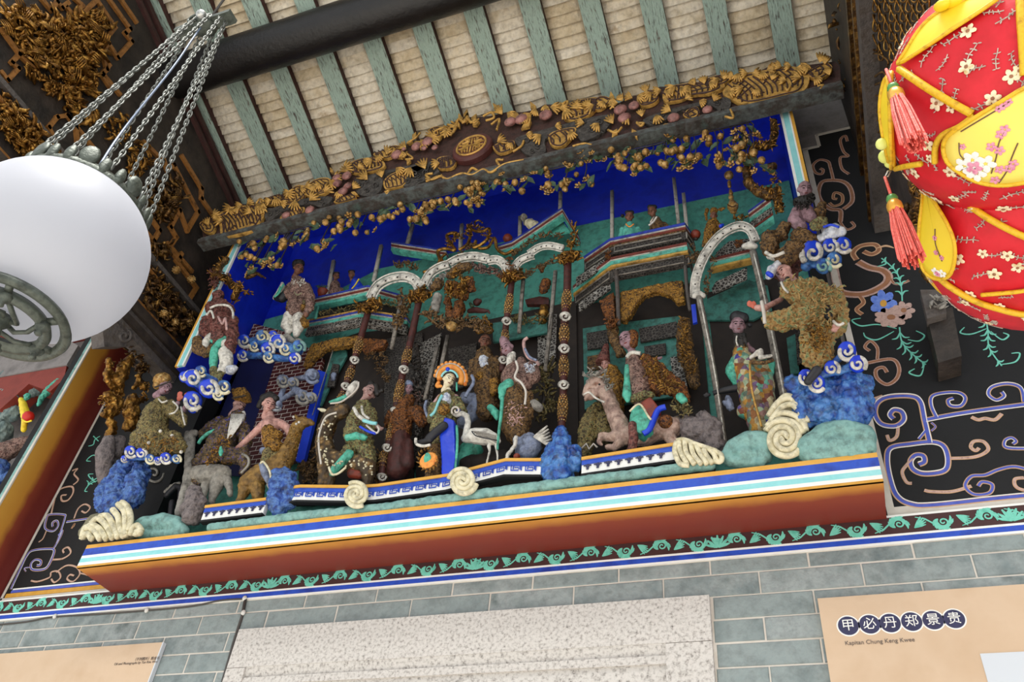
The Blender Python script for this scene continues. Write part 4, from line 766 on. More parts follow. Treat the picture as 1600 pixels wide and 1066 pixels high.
for c, pts in (('D5', [(480, 0), (590, 130), (660, 30), (720, 100), (790, 40)]), ('D5', [(780, 100), (850, 190), (960, 70), (880, 0)]), ('D5', [(1130, 0), (1350, 330), (1180, 540), (1230, 580), (1270, 520), (1380, 690), (1550, 500), (1470, 400), (1530, 350), (1280, 0)]), ('D5', [(1130, 10), (870, 250)]), ('D5', [(1180, 560), (1220, 700), (1250, 830), (1190, 900), (1280, 1030)]), ('D5', [(0, 360), (210, 650), (120, 750), (200, 820), (70, 960), (0, 870)]), ('D5', [(210, 660), (400, 840)]), ('D5', [(1420, 0), (1600, 260)]),
               ('A1', [(640, 390), (600, 440), (700, 560)]), ('A1', [(340, 890), (280, 760), (330, 700), (390, 690), (440, 750), (450, 840)]), ('A1', [(390, 690), (560, 900)]), ('A1', [(850, 850), (960, 960)]),
               ('A2', [(960, 20), (985, 100), (1025, 70), (1170, 350), (1105, 460), (1060, 340), (1005, 440), (1040, 500), (1000, 560), (1050, 640), (1070, 600)]), ('A2', [(1075, 20), (1190, 210), (1190, 270), (1260, 370)]), ('A2', [(870, 360), (940, 460), (905, 520), (860, 470)]), ('A2', [(990, 540), (1130, 700)]), ('A2', [(1110, 880), (1160, 800), (1040, 640)])):
    fret(lt, pts, c, 40 if c == 'D5' else 20)
for c, poly, n, l in (('A1', [(0, 60), (120, 40), (260, 100), (420, 120), (560, 60), (640, 150), (600, 250), (560, 420), (560, 560), (430, 560), (150, 340), (0, 150)], 330, 60), ('A1', [(0, 560), (100, 640), (200, 760), (300, 900), (320, 940), (120, 930), (0, 800)], 110, 55), ('A1', [(150, 400), (420, 560), (560, 700), (500, 760), (330, 600), (120, 440)], 90, 50), ('A1', [(620, 700), (750, 680), (760, 800), (700, 860), (620, 840)], 30, 36), ('A1', [(730, 900), (850, 850), (880, 1000), (760, 1060)], 40, 40), ('A2', [(840, 180), (1060, 140), (1060, 230), (1050, 330), (950, 400), (830, 340)], 110, 50), ('A2', [(880, 530), (1000, 550), (980, 640), (890, 600)], 26, 44), ('A2', [(870, 660), (930, 700), (1130, 960), (1100, 1066), (960, 1066), (850, 860)], 120, 46)):
    lt.c = c; gild(lt, 'gilded_carving', poly, int(n*1.7), l*1.15, 'golddark' if c == 'A2' else 'gold', sd=n)
# bolder folds among the gilding
lt.c = 'D5'; g = G()
for a, b, w in (((230, 430), (420, 680), 16), ((210, 480), (340, 680), 16), ((860, 340), (1060, 600), 20), ((900, 480), (1040, 700), 16), ((120, 200), (320, 370), 20), ((640, 480), (800, 350), 18), ((560, 380), (660, 500), 16), ((230, 680), (400, 850), 18), ((380, 720), (560, 900), 18), ((930, 680), (1060, 810), 14), ((500, 660), (620, 590), 14)):
    p, q = lt.w(*a), lt.w(*b); g.tube([p+V((.03, 0, 0)), (p+q)/2+V((.045, 0, 0)), q+V((.03, 0, 0))], lt.m(w, p), 6)
lt.part('gilded_fold', 'gold', g, sm=True)
lt.c = 'A2'
for x, y in ((1020, 700), (1110, 755), (945, 960), (1010, 1010), (1095, 1010)):
    g = G(); b = lt.w(x, y)+V((.03, 0, 0)); r = lt.m(28, b); g.ell(b, r*.8, n=ICO2)
    for i in range(40):
        z = 1-2*(i+.5)/40; a = i*2.4; d = V((math.cos(a)*math.sqrt(1-z*z), math.sin(a)*math.sqrt(1-z*z), z)); g.ell(b+d*r*.82, r*.17, n=ICO1)
    lt.part('studded_fruit', 'goldball', g, sm=True)
lt.done()
# gilded lion-and-rider bracket under the left truss
lb = T('gilded_bracket', 'gilded bracket of a robed rider on a lion below the left truss rail', 'bracket', 0, 'D2'); lb.face = 1
lb.place = lambda x, y, d=0: onX(x, y, XT-.02+d, lb.c)
lb.blob('robed_rider', 'gold', [[(560, 0, 40), (500, 80, 60), (470, 160, 70), (430, 240, 70), (440, 340, 45)], [(390, 190, 40), (330, 130, 34), (300, 170, 30), (330, 240, 34), (390, 300, 40)], [(640, 190, 34), (660, 240, 30), (600, 300, 30)]], .006, (.02, .02))
lb.blob('lion', 'gold', [[(330, 400, 60), (400, 470, 75), (350, 560, 60), (280, 590, 40)], [(580, 420, 60), (560, 560, 90), (590, 660, 80), (520, 720, 50)], [(350, 660, 45), (370, 740, 50), (330, 820, 40)], [(690, 300, 40), (720, 280, 24)], [(640, 440, 36), (700, 430, 20)], [(330, 30, 40), (340, 90, 30)]], .006, (.03, .022))
frill(lb, 'mane', 'gold', [(270, 420), (330, 520), (420, 560), (470, 420), (380, 360), (270, 420)], 110, 36, sd=11); frill(lb, 'mane', 'golddark', [(330, 30), (400, 60), (600, 60), (680, 120), (560, 20)], 60, 40, sd=12); frill(lb, 'leaf_tuft', 'gold', [(660, 260), (730, 280), (700, 380), (720, 440)], 40, 40, sd=13)
lb.blob('plinth', 'rockgrey', [[(330, 860, 70), (300, 960, 90), (290, 1060, 95), (300, 1200, 90), (320, 1360, 80)], [(450, 860, 60), (430, 980, 70)]], .008, (.012, .05)); lb.done()
cb = T('scroll_corbel', 'weathered dark timber corbel with a curled end over the gilded rider bracket', 'corbel', 0, 'A3'); cb.place = lambda x, y, d=0: onX(x, y, XT-.03+d, cb.c)
cb.part('block', 'greywood', G().prism([onX(x, y, XT+.02, 'A3') for x, y in ((780, 190), (890, 100), (960, 170), (960, 300), (860, 300), (790, 300))], V((-.07, 0, 0)))); cb.line('curl', 'greywood', spiral(940, 220, 55, 1.3, -1, 1), 14, .05); frill(cb, 'carved_tuft', 'golddark', [(980, 300), (1050, 360), (1120, 440), (1060, 470)], 70, 44, sd=4); cb.done()
# right truss
XR = .40
rt = T('carved_truss', 'dark carved roof truss with gilt interlaced ring lattice behind the cloth lantern', 'truss', 0, 'C1'); rt.face = -1
rt.place = lambda x, y, d=0: onX(x, y, XR+d, rt.c)
rt.part('board', 'darkwood', G().prism([V((XR-.015, -.002, 4.3)), V((XR-.015, yl, 4.3)), V((XR-.015, yl, rz(yl)-.006)), V((XR-.015, -.002, rz(0)-.006))], V((.05, 0, 0))))
rt.part('rail', 'greywood', G().box((XR-.04, yl, 4.24), (XR+.045, -.002, 4.31))); rt.part('rail', 'golddark', G().box((XR-.05, yl, 4.31), (XR-.02, -.002, 4.335))); rt.part('rail', 'golddark', G().box((XR-.03, yl, 4.6), (XR-.01, -.002, 4.63)))
fp = [onX(x, y, XR+.01) for x, y in ((1357, -60), (1480, -60), (1476, 40), (1462, 180), (1470, 300), (1420, 365), (1400, 360), (1385, 300))]
for p in fp: p.y = min(p.y, -.004)
rt.part('hanging_panel', 'darkwood', G().prism(fp, V((.03, 0, 0))))
rt.c = 'C1'; g = G()
for i in range(-1, 5):
    for j in range(-2, 6):
        x, y = 165+62*i+31*(j % 2), 20+54*j
        if not (140 < x < 462 and y < 295): continue
        b = rt.w(x, y, -.002); r = rt.m(46, b); ey, ez = (rt.w(x+40, y, -.002)-b).normalized(), (rt.w(x, y-40, -.002)-b).normalized(); ez = (ez-ey*ez.dot(ey)).normalized()
        g.tube([b+ey*math.cos(t)*r+ez*math.sin(t)*r+V((-.004*math.sin(2*t), 0, 0)) for t in [2*math.pi*k/16 for k in range(17)]], r*.11, 5)
rt.part('ring_lattice', 'gold', g, sm=True)
for pts in ([(135, -60), (140, 420), (160, 700), (205, 735)], [(470, -60), (470, 130)], [(140, 300), (190, 300), (240, 340), (230, 380)], [(160, 530), (210, 540), (190, 590)], [(165, 640), (200, 610), (215, 660), (180, 670)], [(160, 430), (210, 400), (230, 440), (170, 470)]): rt.line('gilt_moulding', 'gold', pts, 6, -.006)
gild(rt, 'gilded_carving', [(-10, 0), (15, 0), (25, 500), (60, 1066), (0, 1066), (-20, 600)], 60, 50, 'golddark', 9)
rt.done()
rb = T('gilded_bracket', 'narrow gilded bracket hanging below the right truss beside the red tassel', 'bracket', 0, 'C2'); rb.face = -1; rb.place = lambda x, y, d=0: onX(x, y, .40+d, rb.c)
rb.blob('carved_figure', 'golddark', [[(330, 150, 36), (350, 220, 40), (370, 300, 44), (340, 380, 40), (370, 460, 46), (380, 560, 44), (400, 660, 40), (430, 740, 36)], [(290, 310, 20), (290, 370, 18)], [(410, 330, 24), (410, 420, 24)]], .006, (.02, .02)); frill(rb, 'gilt_leaf', 'gold', [(330, 160), (370, 270), (340, 420), (390, 650)], 90, 34, sd=21)
rb.done()
kb = T('corbel_block', 'black timber corbel end with pale carved tip set on the black painted wall', 'corbel', 0, 'B8')
pts = [onY(x, y, -.10, 'B8') for x, y in ((527, 300), (622, 278), (655, 455), (570, 480))]
kb.part('block', 'darkwood', G().prism(pts, V((0, .096, 0)))); kb.parts[-1][4].update({})
kb.part('tip', 'greywood', G().prism([onY(x, y, -.13, 'B8') for x, y in ((505, 215), (590, 215), (600, 300), (530, 320))], V((0, .04, 0)))); kb.Y = -.14
frill(kb, 'carved_tuft', 'stonegrey', [(565, 265), (575, 300)], 16, 26, sd=2); kb.done()
# ------------------------------------------------------------------ the tableau: ground, rocks, low fences
def hill(label, c, pts, Y, m='seafoam', name='painted_hillock', cat='rock', voxel=.006, disp=(.012, .05), ridges=(), lm='creamdark', lw=3):
    t = T(name, label, cat, Y, c); t.blob('mound', m, pts, voxel, disp)
    for r in ridges: t.line('ridge', lm, r, lw, -.03, 5)
    return t.done()
hill('long pale sea-green hillock on the lip beside the cream swirl rock', 'A4', [[(800, 560, 38), (870, 530, 50), (960, 520, 56), (1050, 530, 48), (1100, 570, 30)], [(820, 590, 26), (1060, 590, 30)]], -.175)
hill('low sea-green ground ridge along the lip below the fences', 'P', [[(330, 826, 8), (420, 815, 9), (480, 808, 10), (600, 795, 9), (700, 782, 10), (800, 768, 11), (880, 757, 10), (960, 746, 9), (1060, 733, 9), (1110, 727, 9)]], -.2, voxel=.005, disp=(.008, .03))
hill('sea-green hillock between the stalk-legged fence and the big cream swirl', 'B3', [[(215, 990, 30), (260, 950, 50), (330, 920, 50), (390, 920, 50), (400, 990, 36)], [(240, 1010, 26), (380, 1020, 26)], [(310, 980, 50)]], -.19)
hill('broad sea-green hillock under the blue boulder at the right end of the lip', 'B3', [[(600, 960, 60), (680, 890, 60), (780, 880, 66), (860, 900, 60), (870, 950, 44)], [(620, 1000, 30), (850, 980, 36)], [(740, 950, 70), (680, 960, 60), (800, 960, 60)]], -.2)
for lab, c, pts, Y, m, d in (('tall knobbly blue coral rock under the praying woman', 'A5', [[(320, 610, 46), (300, 700, 66), (290, 800, 70), (290, 900, 60)], [(430, 620, 50), (400, 700, 60), (380, 780, 60)], [(245, 690, 38), (210, 770, 42), (230, 830, 44)], [(390, 560, 26), (360, 600, 40)]], -.19, 'coralblue', .03),
        ('blue coral rock below the deer rider', 'A7', [[(640, 720, 40), (650, 800, 60), (640, 880, 64), (660, 950, 46)], [(720, 730, 40), (730, 820, 50), (720, 890, 44)], [(690, 700, 30), (690, 760, 44)]], -.19, 'coralblue', .025),
        ('bright blue rock splitting the fence beside the crane', 'B2', [[(60, 760, 36), (60, 830, 56), (60, 920, 66), (60, 1010, 70)], [(130, 870, 40), (140, 940, 44)], [(0, 850, 30), (-20, 940, 44), (0, 1010, 50)]], -.19, 'rockblue', .022),
        ('large deep blue boulder under the broad bearded man', 'B3', [[(560, 660, 50), (580, 740, 60), (600, 810, 50)], [(660, 680, 80), (680, 780, 90)], [(780, 650, 80), (790, 760, 90), (780, 820, 70)], [(870, 630, 26), (850, 700, 50), (840, 780, 60)], [(520, 630, 24), (530, 680, 36)], [(700, 720, 90)]], -.2, 'rockblue', .03),
        ('rough brown-grey rock at the feet of the bearded donkey rider', 'A7', [[(130, 820, 44), (140, 900, 70), (120, 980, 60)], [(90, 930, 50)], [(180, 890, 40)]], -.18, 'rockgrey', .02),
        ('rough grey crusted rock behind the pale shell swirl', 'B2', [[(760, 720, 50), (800, 760, 80), (880, 780, 80), (920, 860, 56)], [(860, 700, 50), (900, 740, 56)], [(700, 690, 20), (720, 740, 40)]], -.13, 'rockgrey', .025)):
    t = T('coral_rock', lab, 'rock', Y, c); t.blob('rock', m, pts, .0045, (d, .02)); t.done()
def swirl_rock(lab, c, Y, body, ridges, lw):
    lw *= 1.2
    t = T('swirl_rock', lab, 'rock', Y, c); t.blob('core', 'creamdark', [[(q[0], q[1], q[2], .55*t.m(q[2], t.w(q[0], q[1]))) for q in ch_] for ch_ in body], .005)
    for r in ridges: t.line('ridge', 'cream', r, lw, -.024, 7)
    return t.done()
def disc_swirl(cx, cy, R, n=3, a0=0):
    out = []
    for k in range(2):
        a = a0+math.pi*k; out.append([(cx+math.cos(a+t*9.2)*R*(1-.93*t), cy+math.sin(a+t*9.2)*R*(1-.93*t)) for t in [i/26 for i in range(27)]])
    return out
swirl_rock('cream and black folded rock at the left end of the lip', 'A5', -.205, [[(120, 970, 40), (180, 920, 60), (240, 920, 60)], [(300, 860, 50), (320, 930, 60), (300, 960, 50)], [(400, 960, 40)], [(200, 975, 40), (380, 985, 26)]], [[(100, 1000), (120, 940), (170, 960), (200, 1005)], [(125, 960), (150, 925), (200, 950), (235, 1005)], [(150, 920), (190, 890), (235, 930), (270, 1000)], [(200, 880), (240, 875), (270, 920), (300, 995)], [(270, 840), (300, 880), (310, 940), (330, 990)], [(300, 810), (335, 850), (340, 920), (345, 985)], [(320, 800), (355, 830), (370, 890), (360, 960)], [(370, 980), (385, 940), (410, 930), (430, 960)], [(395, 985), (410, 955), (425, 975)], [(110, 985), (135, 975), (155, 1005)]], 15)
for lab, c, cx, cy, R, Y, a0 in (('round cream spiral rock against the fence below the spotted beast', 'A8', 355, 955, 82, -.21, 1.0), ('round cream spiral rock against the fence beside the crane', 'B1', 295, 968, 78, -.21, .2)):
    swirl_rock(lab, c, Y, [[(cx, cy, R*.9)]], disc_swirl(cx, cy, R, 3, a0), 13)
swirl_rock('pale shell-like swirl rock at the end of the right fence', 'B2', -.2, [[(740, 890, 56), (800, 900, 56)], [(880, 905, 44), (920, 910, 36)]], [[(700, 820), (690, 870), (720, 940), (770, 950)], [(715, 812), (720, 870), (760, 945)], [(745, 815), (755, 880), (800, 945)], [(780, 830), (795, 890), (840, 945)], [(810, 840), (835, 890), (870, 945)], [(850, 860), (870, 900), (900, 940)], [(880, 860), (910, 890), (920, 935)], [(900, 865), (945, 890), (950, 920), (930, 930), (915, 905)], [(700, 815), (740, 808), (800, 830), (860, 850), (920, 870)]], 13)
swirl_rock('big cream rose-like swirl rock beside the patchwork robe', 'B3', -.19, [[(490, 900, 90)], [(500, 790, 80)], [(560, 830, 50)]], disc_swirl(490, 905, 92, 3, .4)+[[(420, 800), (460, 740), (520, 720), (570, 770), (600, 830)], [(430, 820), (480, 760), (530, 750), (570, 800), (590, 870)], [(440, 770), (480, 720), (510, 708), (560, 740), (590, 790)], [(410, 850), (470, 790), (540, 800), (585, 850)], [(405, 870), (450, 820), (530, 830), (580, 880)]], 13)
# fences: zig-zag low walls along the lip
def fence(lab, c, pts, mot, Y=-.205, h=.052):
    t = T('low_fence', lab, 'fence', Y, c, 'low painted fences along the lip'); del t.group; t.group = None
    W = [t.w(x, y, d) for x, y, d in pts]; bot = [V((p.x, p.y, p.z-h)) for p in W]; th = V((0, .02, 0))
    t.part('wall', 'whitepaint', G().strip(W, bot, th)); up = V((0, 0, .011)); f = V((0, -.007, 0))
    t.part('cap', 'yellowpaint', G().strip([p+up+f for p in W], [p+f for p in W], th+V((0, .008, 0)))); t.part('foot', 'blackpaint', G().strip([p+V((0, -.004, 0)) for p in bot], [p+V((0, -.004, -.008)) for p in bot], th+V((0, .004, 0))))
    e = V((0, -.0025, 0)); t.part('blue_band', 'bluepaint', G().strip([p+e for p in W], [p+e-V((0, 0, h*.34)) for p in W], V((0, .003, 0))))
    L = sum((b-a).length for a, b in zip(W, W[1:])); g = G(); s = 0
    def at(u):
        for a, b in zip(W, W[1:]):
            l = (b-a).length
            if u <= l: return a+(b-a)*(u/l), (b-a).normalized()
            u -= l
        return W[-1], (W[-1]-W[-2]).normalized()
    step = .034 if mot != 'key' else .05; u = step*.6
    while u < L-step*.4:
        p, d = at(u); p = p+V((0, -.003, -h*.34)); z = V((0, 0, -1)); w = .0022
        def st(*q): g.tube([p+d*(a*step)+z*(b*h) for a, b in q], w, 4)
        if mot == 'key': st((-.42, -.05), (-.42, .34), (.1, .34), (.1, .12), (-.18, .12)); st((-.26, -.05), (-.26, .24)); st((.3, -.05), (.3, .34)); st((.2, .0), (.2, .26))
        else:
            for a in (-1, -.5, 0, .5, 1): st((0, .34), (a*.18, .12 if a else .05), (a*.38, .02+.08*abs(a)))
            st((-.12, .36), (.12, .36))
        u += step
    t.part('painted_motif', 'ink' if mot != 'key' else 'bluepaint', g)
    return t.done()
fence('low white fence with dark palmettes in front of the bearded donkey rider', 'A7', [(200, 928, 0), (580, 880, 0)], 'palm')
fence('long bent low fence with blue key pattern between two cream spirals', 'P', [(449, 768, .02), (462, 764, 0), (470, 763, 0), (560, 764, 0), (590, 762, 0), (700, 746, 0), (790, 722, -.01), (846, 722, 0)], 'key')
fence('low white fence with dark palmettes under the horned beast rider', 'B2', [(175, 925, 0), (690, 845, 0)], 'palm')
# ------------------------------------------------------------------ brick gate with dark opening
t = T('brick_gate', 'small painted red brick city wall with a dark blue gate opening behind the riders', 'wall', .06, 'P')
brk = bpy.data.materials.new('painted_brick'); brk.use_nodes = True; nt = brk.node_tree; bt = nt.nodes.new('ShaderNodeTexBrick'); tc = nt.nodes.new('ShaderNodeTexCoord'); mp = nt.nodes.new('ShaderNodeMapping'); mp.inputs['Rotation'].default_value = (math.radians(90), 0, 0)
nt.links.new(tc.outputs['Object'], mp.inputs[0]); nt.links.new(mp.outputs[0], bt.inputs['Vector']); nt.links.new(bt.outputs[0], nt.nodes['Principled BSDF'].inputs['Base Color'])
bt.inputs['Color1'].default_value = hx('#5a211c'); bt.inputs['Color2'].default_value = hx('#4a1a18'); bt.inputs['Mortar'].default_value = hx('#d8cfc6'); bt.inputs['Scale'].default_value = 1; bt.inputs['Brick Width'].default_value = .05; bt.inputs['Row Height'].default_value = .024; bt.inputs['Mortar Size'].default_value = .0016
t.slab('brick_pier', brk, [(300, 556), (345, 530), (330, 610), (300, 680), (270, 740), (236, 740)], .02); t.slab('brick_pier', brk, [(432, 560), (505, 560), (495, 600), (462, 720), (372, 740)], .02); t.slab('brick_lintel', brk, [(345, 530), (386, 508), (445, 518), (505, 560), (432, 560), (345, 562)], .02)
t.slab('gate_opening', 'navy', [(330, 550), (440, 550), (385, 745), (270, 745)], .004, .02); 
for q_ in t.parts:
    for v_ in q_[2].v: v_.x = max(v_.x, -2.598)
t.slab('blue_post', 'bluecloth', [(497, 578), (509, 582), (474, 724), (462, 720)], .02, -.015); t.done()
# pale stump, plaster slab and bridge left of the donkey
t = T('grey_tree_trunk', 'smooth pale grey leaning tree trunk beside the bearded donkey rider', 'tree', -.14, 'A7'); t.blob('trunk', 'stonegrey', [[(110, 475, 36), (105, 560, 30), (100, 660, 28), (90, 760, 30), (60, 860, 26), (35, 960, 26)], [(95, 470, 26), (130, 465, 26)]], .004, (.01, .03)); t.done()
t = T('plaster_slab', 'pale grey plaster slab with faint ring behind the blue coral', 'slab', .0, 'A5'); t.slab('slab', 'stonegrey', [(470, 640), (600, 640), (560, 740), (520, 870), (420, 870), (430, 760)], .03); t.line('ring', 'stonegrey', spiral(500, 640, 55, 1.3, 0, 1), 7, -.01); t.done()
t = T('bent_log', 'dark bent log with a pale crusted top beside the grey trunk', 'log', -.10, 'A5'); t.blob('log', 'blackcloth', [[(570, 760, 16), (620, 710, 18), (650, 720, 16), (640, 860, 18)], [(600, 800, 18), (590, 880, 16)]], .004); t.blob('crust', 'stonegrey', [[(565, 740, 12), (600, 710, 12), (640, 695, 12)]], .004, (.008, .01)); t.done()
# ------------------------------------------------------------------ clouds with blue and white curls
def cloud(lab, c, Y, body, curls, m='rockblue', rim='whitecloth'):
    t = T('curl_cloud', lab, 'cloud', Y, c); t.blob('cloud_body', m, [[(q[0], q[1], q[2]*.66) for q in ch_] for ch_ in body]+[[(q[0], q[1], q[2]*.5), (body[0][len(body[0])//2][0], body[0][len(body[0])//2][1], 8)] for q in curls], .0045)
    for q in curls:
        x, y, r = q[:3]; d = q[3] if len(q) > 3 else 1; mm = q[4] if len(q) > 4 else rim
        c0 = t.w(x, y, -.012); R0 = t.m(r, c0); lb_ = t.part('curl_lobe', 'bluecloth' if mm == 'whitecloth' and m == 'rockblue' else m, G().ell(c0, RT*R0*1.04, V((0, R0*.45, 0)), UP*R0*1.04), sm=True)
        i = t.line('curl', mm, spiral(x, y, r, 1.5, (q[5] if len(q) > 5 else .6), d, 24, .14), (r*.26, r*.14), -.012-R0*.42, 7, sm=2, sub=lb_)
    return t
t = cloud('white and blue curl cloud carrying the woman with a raised sleeve', 'A6', -.12, [[(430, 690, 40), (520, 690, 60), (620, 710, 70), (720, 720, 70), (820, 750, 60)], [(440, 780, 40), (560, 780, 40), (700, 800, 40), (830, 800, 36)]], [(450, 680, 46), (575, 650, 46, -1, 'cream'), (520, 715, 36, 1, 'cream'), (652, 640, 32), (612, 735, 48, -1), (735, 735, 42, 1, 'cream'), (440, 780, 40, 1), (830, 720, 46, -1, 'seafoam'), (690, 690, 56, 1, 'whitecloth', 3.2), (620, 790, 40, 1, 'cream'), (800, 800, 40, -1)]); t.line('hanging_rod', 'postgrey', [(650, 740, 0), (650, 740, .24)], 6, sm=1); t.done()
t = cloud('white and blue curl cloud under the warrior at the left frame', 'A6', -.26, [[(40, 930, 40), (110, 950, 56), (200, 1000, 70), (290, 1010, 50)], [(150, 900, 30), (250, 960, 40)], [(330, 990, 30)]], [(95, 940, 60, 1, 'whitecloth', 3), (205, 1010, 66, -1), (310, 1000, 48, 1, 'cream'), (150, 890, 40, 1, 'cream'), (40, 930, 40, -1), (270, 1050, 40, 1, 'cream')]); t.line('hanging_rod', 'postgrey', [(180, 1000, 0), (180, 1000, .1)], 6, sm=1); t.done()
t = cloud('single white and blue cloud curl beside the praying hands', 'A5', -.22, [[(720, 240, 40)]], [(715, 235, 52, 1), (715, 280, 26, -1)]); t.line('hanging_rod', 'postgrey', [(715, 240, 0), (715, 240, .22)], 6, sm=1); t.done()
t = cloud('band of small blue and white cloud curls at the hem of the praying woman', 'A5', -.25, [[(370, 530, 30), (430, 530, 30), (490, 560, 22), (560, 560, 26), (640, 560, 20)], [(340, 560, 24)]], [(370, 520, 34), (430, 530, 32, -1), (478, 560, 28, 1, 'cream'), (565, 555, 32), (625, 560, 26, -1, 'cream'), (335, 560, 20), (520, 570, 22)]); t.done()
t = cloud('grey and blue curl clouds drifting over the painted bricks', 'A7', -.02, [[(650, 280, 30), (700, 140, 26), (860, 110, 30)], [(800, 240, 30), (850, 250, 24)], [(700, 140, 20), (760, 200, 30), (680, 250, 24)]], [(680, 140, 40, 1, 'stonegrey'), (740, 150, 34, -1, 'stonegrey'), (860, 110, 46, 1, 'greyblue'), (800, 240, 46, 1, 'stonegrey'), (850, 245, 36, -1, 'stonegrey'), (640, 290, 36, 1, 'whiteblue')], 'greyblue'); t.done()
t = cloud('large blue and white curl cloud beside the crouching bald figure', 'B7', -.22, [[(930, 990, 60), (900, 1050, 56)], [(1000, 980, 50), (1060, 930, 50), (1130, 920, 54)], [(1000, 1040, 40), (1080, 1000, 40)]], [(945, 965, 78, 1, 'whitecloth', 2.4), (1055, 925, 52, -1), (1140, 915, 52, 1, 'whitecloth'), (1080, 1010, 50, 1, 'cream'), (1010, 1050, 50, -1, 'seafoam')]); t.line('hanging_rod', 'postgrey', [(1000, 980, 0), (1000, 980, .1)], 6, sm=1); t.done()
t = cloud('white cloud curls lapping the top of the blue boulder', 'B3', -.26, [[(580, 640, 26), (640, 630, 24), (700, 590, 28)], [(780, 500, 30), (820, 560, 36), (740, 600, 24), (700, 590, 28)]], [(640, 650, 40, 1), (710, 580, 36, -1), (780, 500, 44, 1), (830, 560, 40, -1), (590, 620, 36, 1)]); t.done()
# ------------------------------------------------------------------ figures
def ruff(t, name, m, pts, n, l, sd=1, dy=0, jit=.7): return frill(t, name, m, pts, n, l, .4, dy, sd, jit)
# praying woman
t = T('praying_figure', 'figure in a gold-flecked olive robe and gold cap, praying with coral hands', 'statue', -.23, 'A5')
person(t, (560, 168, 46), 'skinmauve', [[(600, 290, 18), (632, 250, 14)], [(655, 310, 16), (678, 265, 14)]], yaw=35, tilt=-14)
g = G(); hand(t, g, 640, 222, 20, 80, .1); hand(t, g, 680, 228, 20, 85, .1); t.part('hands', 'coral_hand', g, 0, voxel=.002)
t.blob('cap', 'goldball', [[(535, 120, 40), (555, 118, 40)], [(520, 150, 26)]], .003, (.004, .01)); t.line('cap_band', 'darkwood', [(505, 160), (535, 150), (575, 135), (595, 125)], 5, -.03)
t.blob('robe', 'crust_olive', [[(540, 250, 40), (510, 310, 70), (490, 390, 80), (500, 470, 95)], [(420, 440, 50), (400, 490, 40)], [(600, 460, 60), (640, 490, 40)], [(540, 510, 60), (480, 510, 60)], [(570, 265, 36), (610, 310, 36), (650, 330, 34), (660, 360, 24)], [(590, 250, 24), (620, 270, 20)]], .0045, (.018, .012))
t.line('sleeve_hem', 'whitecloth', [(605, 240), (632, 270), (615, 300), (585, 310)], 5, -.04); t.line('sleeve_hem', 'whitecloth', [(650, 270), (662, 330), (672, 370)], 5, -.04); t.line('collar', 'whitecloth', [(525, 225), (545, 245), (575, 235)], 5, -.04)
g = G()
for x, y in ((425, 420), (535, 405), (470, 470), (600, 430), (650, 520)): g.ell(t.w(x, y, -.055), t.m(11, t.w(x, y)), n=ICO1)
t.part('pearl_studs', 'whitecloth', g, sm=True, kind='stuff'); ruff(t, 'robe_relief', 'crust_gold', [(450, 460), (540, 480), (620, 470)], 90, 18, 31, -.05, 2.2); t.done()
# warrior on the left frame
t = T('warrior_figure', 'maroon-faced warrior with a teal sash and white leggings on a curl cloud', 'statue', -.25, 'A6')
person(t, (268, 372, 56), 'crust_maroon', [[(200, 560, 22), (215, 600, 20)]], hands=((215, 600, 18, 300, .5),), yaw=25, voxel=.0035)
t.blob('armour', 'crust_maroon', [[(230, 450, 50), (290, 450, 66), (340, 470, 50)], [(280, 520, 90), (300, 600, 80), (290, 650, 70)], [(190, 540, 40), (170, 610, 36), (200, 640, 26)], [(380, 530, 30), (370, 640, 40), (350, 740, 40)]], .0045, (.02, .02))
t.blob('leggings', 'whitecloth', [[(220, 650, 30), (190, 680, 30), (180, 720, 24)], [(320, 760, 50), (330, 830, 46), (300, 880, 36)], [(330, 700, 40)]], .004, (.008, .02)); t.blob('sash', 'tealcloth', [[(320, 670, 30), (290, 690, 32), (250, 740, 34), (240, 800, 34), (235, 860, 26)], [(230, 680, 16), (300, 690, 20)]], .004, (.006, .02)); t.blob('cape', 'crust_brown', [[(130, 680, 40), (130, 730, 44), (190, 770, 30), (230, 720, 26)]], .004, (.012, .02)); t.blob('boots', 'crust_green', [[(240, 880, 30), (240, 940, 34), (270, 960, 30)], [(290, 900, 24), (285, 930, 20)]], .004, (.01, .02)); t.blob('knot', 'whiteblue', [[(355, 880, 36), (380, 870, 26)]], .004, (.01, .02)); t.line('shoulder_trim', 'whitecloth', [(215, 450), (270, 430), (340, 435), (370, 470), (375, 520)], 9, -.07); t.line('shoulder_trim', 'whitecloth', [(190, 500), (220, 470), (240, 520)], 8, -.07); t.line('chest_trim', 'pinkcloth', [(270, 510), (300, 560), (320, 520), (330, 600)], 8, -.08); t.line('hanging_rod', 'postgrey', [(290, 520, 0), (290, 520, .1)], 8, sm=1); t.done()
